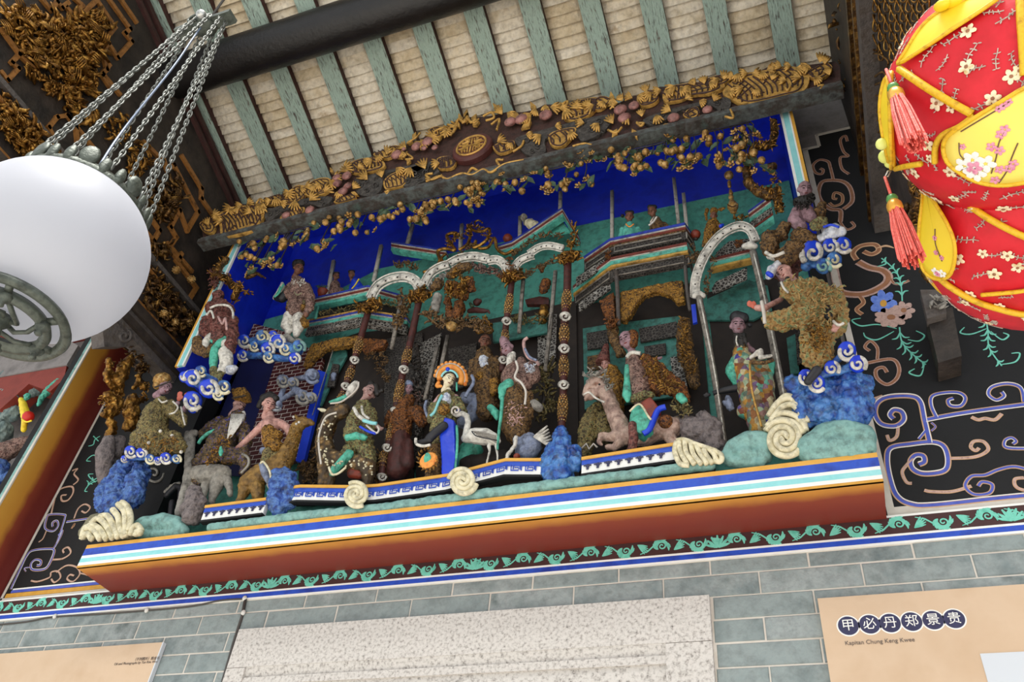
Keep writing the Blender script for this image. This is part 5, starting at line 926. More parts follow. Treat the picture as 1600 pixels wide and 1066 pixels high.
# woman with raised sleeve
t = T('standing_woman', 'standing woman in a pink-brown coat raising a white and green sleeve over a curl cloud', 'statue', -.1, 'A6')
person(t, (828, 182, 46), 'skindark', [[(905, 440, 20), (880, 500, 18)]], hands=((872, 515, 16, 250, .5),), yaw=15)
t.blob('hair', 'black_hair', [[(815, 145, 34), (840, 142, 32)], [(800, 170, 16)]], .003)
t.blob('coat', 'crust_pink', [[(820, 262, 40), (825, 320, 72), (820, 400, 62), (810, 470, 60)], [(880, 300, 32), (910, 380, 34), (905, 450, 30), (880, 490, 24)], [(775, 300, 32), (750, 360, 34)]], .004, (.014, .015)); t.blob('sleeve', 'blackcloth', [[(750, 350, 34), (715, 380, 36), (680, 380, 26)]], .004); t.blob('sleeve_lining', 'whitecloth', [[(715, 275, 10), (715, 310, 24), (700, 345, 28), (665, 380, 18)]], .003, (.004, .02)); t.line('sleeve_stripe', 'tealcloth', [(725, 285), (705, 320), (690, 350), (660, 375)], 7, -.035); t.line('sleeve_stripe', 'tealcloth', [(700, 300), (690, 330), (672, 355)], 5, -.035)
t.blob('belt', 'crust_gold', [[(770, 450, 34), (820, 455, 40), (860, 450, 30)], [(870, 560, 34), (850, 520, 24)]], .004, (.014, .012)); t.blob('sash', 'crust_green', [[(765, 420, 24), (820, 410, 26), (870, 420, 22)]], .004, (.01, .012)); t.blob('trousers', 'whitecloth', [[(760, 510, 40), (745, 570, 42), (760, 620, 24)], [(830, 520, 44), (825, 590, 42), (815, 640, 22)]], .004, (.01, .03)); t.blob('shoes', 'stonegrey', [[(745, 650, 26), (780, 680, 26)], [(825, 680, 24), (850, 700, 24)]], .004); ruff(t, 'lace_collar', 'whitecloth', [(790, 265), (830, 280), (870, 262)], 40, 20, 33, -.035); t.line('coat_edge', 'creamdark', [(800, 340), (820, 360), (850, 345)], 5, -.06); t.line('hanging_rod', 'postgrey', [(820, 400, 0), (820, 400, .22)], 8, sm=1); t.done()
# bearded man on donkey
t = T('donkey_rider', 'long white-bearded old man in a purple and gold robe riding a grey donkey', 'statue', -.12, 'A7')
person(t, (408, 295, 52), 'skin', [[(440, 560, 18), (405, 590, 16)]], hands=((400, 598, 15, 210, .5),), yaw=30, tilt=-6)
t.part('hat', 'crust_gold', G().prism([t.w(x, y, -.045) for x, y in ((362, 190), (380, 180), (440, 177), (447, 195), (450, 232), (410, 240), (368, 246))], V((0, .05, 0))), voxel=.004, disp=(.01, .012)); t.line('hat_band', 'darkwood', [(366, 246), (400, 240), (450, 230)], 6, -.05)
t.blob('beard', 'white_beard', [[(375, 345, 22), (365, 400, 30), (355, 450, 24), (340, 500, 10)], [(430, 345, 20), (410, 390, 28), (385, 440, 22), (362, 490, 10)], [(400, 335, 18), (390, 380, 26)]], .003, (.01, .012)); g = G()
for i in range(9): g.tube([t.w(365+i*9, 345, -.045), t.w(355+i*8, 400, -.05), t.w(345+i*5, 450, -.045), t.w(338+i*3, 500-2*i, -.035)], t.m(4.5, t.w(380, 400)), 5)
t.part('beard_strands', 'white_beard', g, sm=True, kind='stuff')
t.blob('robe', 'crust_purple', [[(400, 370, 50), (350, 440, 80), (300, 530, 90), (240, 610, 80), (180, 650, 60)], [(430, 430, 40), (450, 510, 40), (440, 560, 30)], [(290, 400, 44), (230, 430, 38), (190, 470, 32)], [(340, 600, 60), (430, 610, 44), (455, 660, 30), (430, 700, 16)], [(150, 690, 40), (140, 760, 40)]], .0045, (.02, .014)); ruff(t, 'gold_brocade', 'crust_gold', [(330, 500), (270, 580), (230, 640)], 90, 22, 35, -.07, 1.6)
t.line('cuff', 'tealcloth', [(260, 445), (215, 465), (175, 500), (160, 525)], 12, -.04); t.blob('jade_pendant', 'tealcloth', [[(297, 545, 6, -.09), (297, 580, 16, -.09), (295, 600, 8, -.09)]], .003); t.blob('hem', 'crust_gold', [[(320, 640, 22), (390, 620, 24), (440, 600, 20)]], .004, (.01, .012)); t.line('hem_line', 'stonegrey', [(430, 590), (465, 615), (465, 660), (420, 710)], 8, -.05)
t.blob('donkey', 'donkey', [[(150, 720, 60), (230, 720, 70), (300, 720, 64), (270, 790, 44), (248, 850, 28), (240, 890, 22)], [(330, 750, 30), (350, 790, 26), (355, 840, 18)], [(120, 780, 34), (110, 860, 24)], [(200, 790, 30), (180, 870, 22)], [(335, 720, 14), (355, 690, 8)], [(290, 700, 14), (300, 670, 8)]], .004, (.008, .03)); t.done()
# deer rider
t = T('deer_rider', 'bare-armed man in a gold bib and blue belt riding a golden deer', 'statue', -.14, 'A7')
person(t, (592, 290, 54), 'skinpink', [[(600, 345, 22), (600, 400, 40)], [(600, 400, 40), (555, 415, 30), (510, 455, 24), (450, 510, 19), (415, 540, 16)], [(600, 400, 40), (665, 405, 30), (705, 430, 26), (720, 470, 20)], [(600, 420, 56), (600, 500, 54)]], hands=((404, 547, 15, 215, .3),), yaw=10, tilt=4, voxel=.0032)
t.blob('hair', 'black_hair', [[(560, 245, 26), (600, 232, 30), (635, 250, 24)], [(532, 295, 18), (545, 270, 20)], [(645, 280, 16)]], .003); t.blob('hair_knot', 'greyblue', [[(655, 280, 20)]], .003); t.blob('hair_knot', 'greyblue', [[(528, 298, 10)]], .003); t.blob('bib', 'crust_gold', [[(590, 450, 44, -.03), (610, 510, 56, -.02), (640, 480, 40, -.02)], [(640, 540, 40, -.02)]], .004, (.016, .012)); t.blob('belt', 'greyblue', [[(555, 570, 24), (600, 575, 32), (635, 565, 24)]], .004)
t.blob('trousers', 'crust_olive', [[(600, 590, 50), (590, 640, 50), (560, 690, 40)], [(650, 610, 40)]], .004, (.008, .015)); t.blob('boot', 'greyblue', [[(555, 660, 26, -.03), (570, 710, 26, -.03), (590, 760, 18, -.03)]], .003); t.line('boot_trim', 'cream', [(540, 650), (560, 640), (595, 690), (605, 740)], 7, -.07); t.blob('shoe', 'stonegrey', [[(590, 780, 14, -.03), (600, 800, 12, -.03)]], .003)
t.blob('deer', 'deer', [[(470, 770, 64), (540, 720, 70), (620, 680, 66), (680, 640, 62), (720, 560, 52), (745, 490, 42), (765, 430, 40), (800, 395, 36), (840, 395, 24), (862, 400, 16)], [(450, 800, 44), (430, 850, 30), (400, 890, 18)], [(520, 800, 50), (530, 860, 30), (520, 890, 20)], [(690, 690, 40), (700, 760, 24)], [(440, 740, 14), (420, 745, 8)], [(770, 375, 12), (755, 350, 8)]], .004, (.012, .015)); g = G()
for x, y in ((762, 405), (778, 395), (745, 362)): g.ell(t.w(x, y, -.045), t.m(9, t.w(x, y)), n=ICO1)
t.part('face_marks', 'whitecloth', g, sm=True); ruff(t, 'spotted_coat', 'crust_gold', [(690, 640), (730, 540), (760, 450)], 70, 16, 37, -.05, 2); t.done()
# spotted beast rider
t = T('beast_rider', 'pink-faced rider in a teal scarf and green robe on an arching spotted beast', 'statue', -.13, 'A8')
person(t, (440, 302, 60), 'skin', [[(490, 520, 16), (510, 535, 14)]], hands=((512, 532, 13, 10, .5),), yaw=20, tilt=-12)
t.blob('hair', 'black_hair', [[(480, 265, 24), (490, 310, 20), (450, 245, 22)], [(520, 290, 16)]], .003); t.blob('scarf', 'whitecloth', [[(350, 250, 26), (330, 280, 34), (310, 315, 24)]], .003, (.006, .02)); t.blob('scarf_tail', 'tealcloth', [[(310, 310, 16), (280, 335, 18), (220, 355, 14), (185, 362, 8)]], .003); t.line('scarf_edge', 'offwhite', [(370, 235), (365, 270), (330, 310), (260, 360), (190, 372)], 6, -.03)
t.blob('robe', 'crust_green', [[(400, 400, 56), (370, 480, 76), (350, 570, 80), (400, 620, 70)], [(440, 440, 50), (450, 520, 40)], [(310, 680, 50), (250, 760, 40)], [(420, 680, 60), (430, 740, 54)]], .0045, (.018, .013)); t.line('collar', 'whitecloth', [(340, 400), (370, 450), (430, 490), (480, 500)], 13, -.07); t.line('collar', 'cyanpaint', [(400, 480), (450, 495), (485, 500)], 12, -.078); t.line('collar', 'whitecloth', [(390, 390), (400, 440), (440, 470)], 9, -.07); t.line('sleeve_edge', 'bluecloth', [(380, 520), (430, 550), (480, 565)], 9, -.06); t.line('sleeve_edge', 'offwhite', [(420, 510), (480, 560), (500, 540), (490, 515)], 7, -.06)
t.blob('teal_sash', 'tealcloth', [[(300, 590, 22, -.04), (360, 580, 26, -.04), (410, 590, 20, -.04)]], .003, (.008, .012)); t.blob('boot', 'tealcloth', [[(310, 700, 34, -.04), (250, 760, 30, -.04), (215, 800, 26, -.04), (205, 820, 20, -.04)]], .0035, (.008, .012)); t.line('boot_edge', 'cream', [(180, 780), (200, 825), (240, 820), (290, 780)], 8, -.08)
t.blob('beast', 'spotted', [[(270, 420, 50), (210, 440, 56), (160, 520, 50), (145, 620, 56), (170, 720, 66), (150, 820, 44), (135, 900, 26)], [(170, 720, 66), (270, 750, 60), (380, 760, 66), (430, 780, 60), (430, 860, 36), (420, 900, 30)], [(200, 830, 30), (185, 900, 22)], [(230, 410, 14), (260, 380, 8)]], .004, (.012, .016)); t.line('crest', 'offwhite', [(230, 430), (160, 460), (120, 560), (115, 640), (130, 760)], 7, -.05); t.blob('horn', 'cream', [[(110, 405, 6), (140, 415, 14), (170, 420, 8)]], .003); t.blob('saddle', 'redcloth', [[(330, 820, 36), (380, 830, 30)]], .004)
g = G()
for i in range(60):
    a = i/60; x, y = smooth([(190, 480), (140, 600), (165, 730), (250, 760), (400, 750), (430, 820)], 12)[int(a*60)]; q = t.w(x+random.uniform(-34, 34), y+random.uniform(-28, 28), -.055); g.ell(q, t.m(7.5, q), n=ICO1)
t.part('raised_spots', 'cream', g, sm=True, kind='stuff'); t.done()
# maroon robed attendant
t = T('robed_attendant', 'attendant in a rust and gold tunic over a plain dark maroon robe between flower columns', 'statue', -.05, 'A8')
person(t, (692, 280, 34), 'skinmauve', yaw=-10); t.blob('tunic', 'crust_rust', [[(690, 350, 40), (660, 400, 60), (640, 470, 80), (640, 560, 70)], [(740, 430, 50), (780, 490, 36)], [(590, 440, 40), (570, 500, 36)]], .0045, (.02, .014)); t.blob('robe', 'maroon', [[(640, 590, 64), (630, 700, 74), (620, 800, 76)], [(690, 620, 30), (690, 760, 40)]], .005, (.006, .04)); t.blob('cap', 'greyblue', [[(690, 245, 24), (700, 250, 22)]], .003, (.006, .012)); t.done()
# opera lady
t = T('crowned_woman', 'cream-faced woman in an orange phoenix crown with a bright blue apron and raised black boot', 'statue', -.15, 'B1')
person(t, (218, 408, 46), 'skinpale', [[(215, 460, 16), (210, 490, 16)]], yaw=18, tilt=-6, voxel=.0028)
t.blob('hair', 'black_hair', [[(215, 362, 22), (190, 375, 12), (248, 375, 14)], [(258, 410, 10), (250, 440, 9)]], .0028)
def arc(cx, cy, R, a0, a1, n=12, e=1): return [(cx+math.cos(math.radians(a0+(a1-a0)*i/n))*R, cy-math.sin(math.radians(a0+(a1-a0)*i/n))*R*e) for i in range(n+1)]
t.line('crown_tier', 'orange', arc(228, 395, 62, 185, -30), 17, -.012); t.line('crown_tier', 'whitecloth', arc(228, 395, 76, 175, -20), 9, -.006); g = G()
for i in range(13):
    a = math.radians(170-16*i); q = t.w(228+math.cos(a)*86, 395-math.sin(a)*86, 0); r = t.m(14, q); g.ell(q, r, n=ICO1)
t.part('crown_beads', 'orange', g, sm=True); t.line('crown_band', 'cyanpaint', arc(222, 398, 46, 165, 10), 6, -.03); t.blob('crown_jewel', 'bluecloth', [[(212, 345, 13, -.035)]], .002); t.blob('side_plume', 'orange', [[(295, 400, 12), (310, 380, 16), (315, 410, 12)], [(160, 420, 12), (150, 440, 10), (175, 440, 10)]], .003, (.005, .01)); t.line('earring', 'tealcloth', [(262, 420), (262, 465)], 6, -.03)
t.blob('robe', 'crust_green', [[(210, 510, 52), (195, 580, 72), (185, 650, 70), (165, 730, 60)], [(260, 530, 36), (290, 580, 30)], [(140, 560, 34), (120, 620, 26)]], .004, (.014, .012)); t.blob('collar', 'pinkcloth', [[(170, 500, 18), (140, 540, 18), (125, 570, 12)], [(255, 500, 18), (265, 520, 14)]], .003); t.line('collar_edge', 'cyanpaint', [(180, 490), (160, 530), (140, 580), (115, 605)], 8, -.05); t.blob('breastplate', 'whiteblue', [[(205, 500, 26, -.025), (205, 525, 28, -.03)]], .003, (.01, .008)); t.blob('medallion', 'crust_gold', [[(190, 570, 34, -.05)]], .003, (.012, .01))
t.part('apron', 'bluecloth', G().strip([t.w(195, 610, -.05), t.w(165, 700, -.06), t.w(172, 800, -.062), t.w(178, 950, -.06)], [t.w(245, 625, -.045), t.w(250, 720, -.05), t.w(255, 820, -.055), t.w(238, 955, -.055)], V((0, .03, 0))), voxel=.004, disp=(.004, .04)); t.line('apron_edge', 'tealcloth', [(262, 660), (265, 760), (258, 860), (250, 950)], 8, -.05); t.blob('skirt', 'crust_brown', [[(150, 800, 50), (140, 880, 52), (130, 960, 50)]], .004, (.01, .02))
t.blob('raised_boot', 'blackcloth', [[(190, 660, 26, -.06), (140, 700, 26, -.07), (110, 730, 26, -.07)], [(110, 740, 20, -.07), (50, 755, 16, -.07)]], .003); t.line('boot_sole', 'whitecloth', [(35, 730, -.08), (38, 760, -.08), (75, 772, -.08), (115, 765, -.08)], 9, -.01)
t.part('sun_disc', 'orange', G().lathe(t.w(100, 845, -.08), [(t.m(50, t.w(100, 845)), .018), (t.m(52, t.w(100, 845)), .006), (t.m(44, t.w(100, 845)), 0)], V((0, 1, 0)), 24)); g = G()
for i in range(16):
    a = 2*math.pi*i/16; q = t.w(100+math.cos(a)*46, 845+math.sin(a)*54, -.072); e = t.w(100+math.cos(a+.2)*64, 845+math.sin(a+.2)*76, -.072); g.cone(q, t.m(9, q), e, t.m(1.5, q), 6)
t.part('sun_rays', 'crust_gold', g, sm=True); t.part('sun_centre', 'tealcloth', G().ell(t.w(100, 845, -.082), RT*t.m(20, t.w(100, 845)), V((0, .008, 0)), UP*t.m(36, t.w(100, 845))), sm=True); t.line('ribbon', 'greyblue', [(345, 380), (355, 420), (325, 470), (310, 500)], 10, 0); t.line('ribbon', 'greyblue', [(95, 520), (85, 560), (100, 610)], 9, 0); t.done()
# seated deity
t = T('seated_deity', 'dark-faced deity in a gilt crown seated under the central canopy', 'statue', -.02, 'B1')
person(t, (418, 192, 44), 'skindark', yaw=5); t.blob('crown', 'crust_gold', [[(385, 130, 20), (415, 118, 30), (445, 130, 20)], [(415, 90, 18)]], .003, (.012, .012)); ruff(t, 'crown_spikes', 'gold', [(375, 130), (415, 80), (455, 130)], 50, 26, 41); t.blob('robe', 'crust_brown', [[(415, 260, 44), (415, 330, 66), (430, 410, 80), (440, 500, 70), (430, 580, 60)], [(480, 300, 30), (490, 370, 32)], [(360, 310, 30), (350, 380, 30)]], .0045, (.018, .014)); t.blob('breast_ornament', 'whiteblue', [[(410, 295, 30, -.03), (415, 330, 24, -.04)]], .003, (.012, .01)); t.blob('gilt_lap', 'crust_gold', [[(390, 385, 26, -.05)], [(470, 420, 30, -.05), (470, 470, 26, -.05)]], .0035, (.012, .01)); t.blob('throne', 'greyblue', [[(310, 500, 30), (380, 520, 40), (340, 600, 40), (300, 640, 40)]], .005, (.01, .03)); t.done()
# long-headed elder
t = T('elder_figure', 'long-headed pink elder with a pale beard and teal sleeve, flowered brown robe', 'statue', -.12, 'B1')
person(t, (542, 232, 48), 'skinmauve', yaw=-35, tilt=18, longhead=.35, neck=.8); t.blob('beard', 'whitecloth', [[(560, 275, 22, -.02), (555, 310, 18, -.02), (540, 345, 8, -.02)], [(575, 260, 16), (575, 300, 14)]], .0028, (.006, .01))
t.blob('mantle', 'crust_pink', [[(570, 330, 36), (570, 390, 66), (590, 440, 70)], [(620, 300, 26), (640, 360, 36), (640, 430, 44)], [(680, 340, 44), (690, 390, 40)]], .004, (.008, .02)); t.blob('robe', 'crust_brown', [[(580, 480, 70), (590, 560, 84), (590, 650, 84), (600, 710, 64)], [(650, 500, 40), (650, 600, 40)]], .0045, (.016, .013)); t.blob('teal_sleeve', 'tealcloth', [[(550, 430, 34, -.04), (520, 450, 30, -.04), (510, 500, 18, -.04)], [(450, 560, 22), (480, 590, 24), (485, 620, 12)]], .0035, (.008, .02)); t.line('teal_sash', 'tealcloth', [(515, 500), (508, 600), (495, 700), (488, 790)], (12, 7), -.06); t.line('mantle_edge', 'offwhite', [(590, 300), (600, 340), (585, 390), (620, 420), (645, 470), (640, 540)], 7, -.07); t.line('scroll_staff', 'pinkcloth', [(655, 170), (635, 190), (640, 240), (660, 280), (700, 300), (718, 320)], 10, -.03); t.line('staff_edge', 'greyblue', [(640, 230), (665, 275), (705, 295)], 7, -.04)
ruff(t, 'robe_flowers', 'pinkcloth', [(560, 560), (590, 640), (620, 560)], 70, 14, 43, -.08, 2.4); ruff(t, 'silver_filigree', 'whiteblue', [(670, 340), (690, 380)], 60, 16, 44, -.04, 1.6); t.blob('grey_sleeve', 'stonegrey', [[(690, 540, 30), (720, 560, 26)]], .004); t.done()
# crane
t = T('crane', 'white crane with grey wing lines standing on the ledge between woman and elder', 'bird', -.17, 'B1')
t.blob('body', 'feather', [[(310, 730, 26), (360, 715, 46), (420, 720, 50), (470, 735, 36), (490, 745, 18)], [(315, 730, 26), (318, 680, 20), (325, 640, 17), (318, 605, 16), (290, 590, 15), (262, 600, 13), (240, 595, 8)], [(440, 770, 12), (445, 800, 7), (432, 850, 6), (425, 890, 6), (410, 900, 5)], [(480, 770, 10), (488, 820, 6), (488, 880, 6), (475, 895, 5)]], .003)
t.line('crest_curl', 'offwhite', spiral(258, 575, 26, 1.2, 2.5, 1), 6, -.02); t.blob('crown_patch', 'bluecloth', [[(272, 572, 12, -.01)]], .0025)
for k in range(5): t.line('wing_feather', 'stonegrey', [(350+10*k, 690+8*k), (400+8*k, 695+8*k), (480, 715+9*k)], 4, -.058+.003*k)
t.line('wing_edge', 'blackcloth', [(345, 690), (370, 715), (430, 730), (485, 740)], 3.5, -.062); t.done()
t = T('shell_rock', 'blue-grey scallop rock with white fan and branch beside the elder', 'rock', -.13, 'B1'); t.blob('rock', 'greyblue', [[(660, 740, 50), (690, 780, 50), (650, 810, 50)], [(600, 740, 30), (620, 790, 36)]], .0045, (.014, .03)); t.blob('branch', 'feather', [[(590, 720, 12, -.04), (585, 770, 12, -.04), (545, 820, 12, -.04), (540, 860, 10, -.04)]], .003, (.006, .01)); t.blob('pebble', 'redcloth', [[(595, 830, 20, -.05)]], .003); g = G()
for k in range(6): g.tube([t.w(690, 720, -.05), t.w(730+6*k, 690+14*k, -.055), t.w(765+6*k, 660+18*k, -.05)], [t.m(5, t.w(690, 720)), t.m(9, t.w(690, 720)), t.m(5, t.w(690, 720))], 6)
t.part('fan', 'whitecloth', g, sm=True); t.done()
t = T('low_teal_mound', 'small teal mound and dark ground behind the crane', 'rock', -.08, 'B1'); t.blob('mound', 'tealcloth', [[(330, 800, 60), (370, 790, 40), (310, 850, 60)]], .005, (.01, .03)); t.blob('earth', 'darkinside', [[(330, 880, 60), (430, 870, 60), (520, 850, 60)]], .006, (.01, .02)); t.done()
# horned beast rider
t = T('horned_beast_rider', 'mauve-faced rider in a pink tunic and teal and red skirts on a snarling horned beast', 'statue', -.13, 'B2')
person(t, (425, 255, 58), 'skinmauve', [[(590, 360, 10), (605, 355, 10)]], hands=((604, 356, 12, 20, .4),), yaw=-30, tilt=8, voxel=.0032)
t.blob('hair', 'crust_rust', [[(455, 230, 36), (460, 275, 26)]], .003, (.006, .01)); t.line('collar', 'whitecloth', [(425, 350), (450, 325), (500, 328)], 12, -.03)
t.blob('tunic', 'crust_pink', [[(460, 360, 44), (475, 430, 62), (500, 510, 66), (500, 570, 60)]], .004, (.008, .02)); t.blob('furred_sleeve', 'crust_rust', [[(530, 370, 40), (580, 430, 60), (640, 490, 64), (700, 520, 50), (740, 580, 36)], [(560, 490, 40), (600, 530, 40)]], .0045, (.022, .013)); ruff(t, 'fur_tufts', 'crust_gold', [(540, 380), (620, 470), (700, 540)], 130, 26, 47, -.05, 1.6); t.blob('teal_lapel', 'tealcloth', [[(425, 400, 14, -.03), (425, 480, 18, -.03), (425, 560, 28, -.03), (430, 590, 14, -.03)]], .0035); t.blob('teal_cuff', 'tealcloth', [[(720, 570, 26, -.05), (740, 590, 24, -.05)]], .0035)
t.blob('girdle', 'crust_green', [[(460, 580, 24, -.02), (520, 560, 26, -.03), (560, 560, 20, -.02)]], .004, (.01, .01)); t.part('teal_skirt', 'tealcloth', G().strip([t.w(450, 630, -.05), t.w(435, 700, -.06), t.w(470, 760, -.06), t.w(500, 775, -.06)], [t.w(500, 605, -.05), t.w(540, 660, -.065), t.w(555, 700, -.065), t.w(560, 740, -.06)], V((0, .05, 0))), voxel=.004, disp=(.006, .03)); t.part('red_skirt', 'redcloth', G().strip([t.w(500, 600, -.055), t.w(550, 690, -.066)], [t.w(555, 565, -.05), t.w(605, 630, -.055)], V((0, .04, 0))), voxel=.004); t.line('blue_hem', 'bluecloth', [(640, 625), (600, 640), (575, 690), (550, 750), (515, 775)], 18, -.06); t.line('skirt_edge', 'cream', [(440, 650), (495, 610), (545, 680), (560, 695)], 6, -.085); t.blob('boot', 'crust_maroon', [[(455, 730, 26, -.06), (462, 800, 28, -.06), (455, 850, 26, -.06), (440, 865, 18, -.06)]], .0035, (.006, .03))
t.blob('beast', 'beast', [[(245, 500, 48), (215, 530, 34), (195, 550, 22)], [(240, 550, 34), (200, 580, 16)], [(260, 490, 44), (310, 550, 44), (345, 640, 44), (380, 720, 54), (420, 790, 54)], [(380, 780, 44), (330, 795, 26), (285, 785, 20), (270, 820, 14), (285, 835, 12)], [(390, 820, 36), (360, 850, 22), (320, 850, 16)], [(420, 780, 54), (520, 790, 56), (620, 740, 66), (680, 740, 60)], [(660, 790, 40), (690, 840, 26)], [(270, 440, 16), (290, 420, 10)]], .004, (.01, .02)); ruff(t, 'mane', 'stonegrey', [(200, 470), (240, 430), (300, 450), (330, 520)], 60, 26, 48, -.03, .8); t.line('jaw_line', 'whitecloth', [(180, 560), (215, 545), (250, 575), (300, 600)], 6, -.05); t.blob('rump_patch', 'crust_rust', [[(640, 710, 44, -.03)]], .004, (.008, .02)); ruff(t, 'tail_tuft', 'crust_olive', [(700, 620), (760, 640), (720, 660)], 60, 26, 49, -.03, 1)
g = G(); g.ell(t.w(272, 500, -.055), t.m(7, t.w(272, 500)), n=ICO1); t.part('beast_eye', 'darkeye', g, sm=True); t.done()
t = T('small_attendant', 'small figure in a maroon peaked hat and gold robe behind the horned beast', 'statue', .0, 'B2'); person(t, (306, 392, 34), 'skinpink', yaw=-20); t.part('peaked_hat', 'crust_maroon', G().cone(t.w(290, 385), t.m(44, t.w(290, 360)), t.w(312, 280), t.m(14, t.w(312, 280)), 14), voxel=.004); t.blob('robe', 'crust_gold', [[(340, 430, 40), (370, 490, 50), (360, 560, 56), (350, 640, 60)], [(290, 470, 30), (280, 560, 40)]], .0045, (.018, .013)); t.done()
t = T('crouching_beast', 'dark crusted green-brown beast crouching behind the horned mount', 'statue', -.05, 'B2'); t.blob('body', 'crust_olive', [[(260, 650, 50), (220, 720, 56), (200, 800, 50), (190, 880, 40)], [(300, 700, 50), (310, 790, 50)], [(180, 780, 26), (165, 800, 16)]], .005, (.02, .015)); t.line('zigzag_trim', 'offwhite', [(170, 860), (200, 830), (215, 860), (240, 830), (260, 850)], 6, -.07, sm=1); t.done()
# patchwork robed man
t = T('patchwork_man', 'man with a black forked beard in a jewel-coloured patchwork robe between two grey posts', 'statue', -.09, 'B3')
person(t, (275, 385, 46), 'skinmauve', [[(345, 500, 14), (325, 485, 14)]], hands=((322, 482, 14, 100, .4),), yaw=10); t.blob('hat', 'blackcloth', [[(270, 345, 34), (300, 348, 28)], [(330, 380, 12)]], .003); g = G()
for x0, x1 in ((262, 262), (275, 285), (290, 300), (305, 318)): g.tube([t.w(x0, 420, -.03), t.w((x0+x1)/2, 450, -.035), t.w(x1, 485, -.03)], [t.m(9, t.w(280, 440)), t.m(8, t.w(280, 440)), t.m(2, t.w(280, 440))], 6)
t.part('beard', 'black_hair', g, sm=True, voxel=.003); t.line('beard_streak', 'whitecloth', [(270, 430), (268, 455), (275, 475)], 4, -.045)
t.blob('robe', 'gem', [[(290, 490, 36), (300, 550, 56), (330, 630, 66), (350, 720, 66), (370, 810, 60), (375, 860, 50)], [(390, 570, 40), (400, 650, 44), (410, 740, 40)], [(310, 780, 40)]], .004, (.006, .02)); t.blob('sleeve', 'tealcloth', [[(265, 540, 24), (250, 590, 34), (275, 640, 30), (290, 680, 12)], [(420, 570, 30), (410, 600, 30), (430, 560, 20)]], .0035, (.008, .02)); t.blob('scroll_cuff', 'whitecloth', [[(335, 530, 10, -.05), (380, 500, 14, -.05), (380, 530, 12, -.05), (430, 522, 8, -.05)]], .003, (.004, .01)); t.line('cuff_band', 'crust_brown', [(330, 550), (390, 555), (440, 540)], 10, -.05); t.line('outstretched_arm', 'blackcloth', [(280, 670), (220, 680), (160, 695)], (22, 12), 0); g = G(); hand(t, g, 138, 703, 13, 195, .3); t.part('gloved_hand', 'blackcloth', g, voxel=.002); t.blob('under_wing', 'greyblue', [[(230, 720, 16), (240, 760, 20)], [(215, 740, 12)]], .004, (.01, .01)); t.line('girdle_cord', 'goldflat', [(330, 560), (340, 680), (385, 850)], 6, -.075); t.done()
# broad bearded man on boulder
t = T('broad_man', 'broad man in a shaggy brown-green robe on the blue boulder, arm raised', 'statue', -.25, 'B3')
person(t, (492, 135, 44), 'skinpink', [[(400, 300, 18), (365, 300, 16)]], yaw=-45, tilt=12); g = G(); hand(t, g, 350, 292, 20, 150, .3); t.part('raised_hand', 'coral_hand', g, 0, voxel=.0025)
t.blob('cap', 'whiteblue', [[(430, 120, 20), (420, 155, 18), (460, 100, 20)]], .003, (.008, .02)); t.blob('cap_flap', 'bluecloth', [[(415, 140, 12, -.03), (430, 150, 12, -.03)]], .003); t.blob('beard', 'black_hair', [[(475, 190, 16), (480, 215, 12)], [(505, 165, 12)]], .003); t.line('beard_streak', 'whitecloth', [(475, 180), (490, 210), (510, 230)], 6, -.03)
t.blob('robe', 'shaggy', [[(520, 220, 50), (620, 240, 80), (660, 290, 80), (640, 380, 72), (640, 470, 76), (645, 530, 70)], [(560, 330, 54), (490, 360, 52), (440, 360, 44), (415, 350, 28)], [(720, 250, 44), (745, 310, 40), (750, 380, 34), (720, 420, 26)]], .005, (.028, .016)); ruff(t, 'shaggy_relief', 'shaggy', [(540, 210), (640, 230), (720, 250), (660, 330), (500, 370)], 220, 24, 51, -.07, 2.2); ruff(t, 'shaggy_relief', 'crust_gold', [(610, 470), (650, 400), (680, 520)], 160, 22, 52, -.07, 2); t.line('cuff', 'offwhite', [(385, 270), (395, 320), (400, 370)], 9, -.05); t.blob('fan_sleeve', 'blackcloth', [[(690, 300, 16, -.06), (695, 340, 20, -.07)]], .003)
g = G(); hand(t, g, 735, 385, 20, 230, .4, -.06); t.part('resting_hand', 'skinpink', g, 0, voxel=.0025); t.line('sleeve_edge', 'whitecloth', [(715, 360), (740, 380), (765, 370)], 7, -.07); t.blob('shoe', 'blackcloth', [[(600, 640, 20, -.05), (640, 590, 24, -.05)]], .003); t.done()
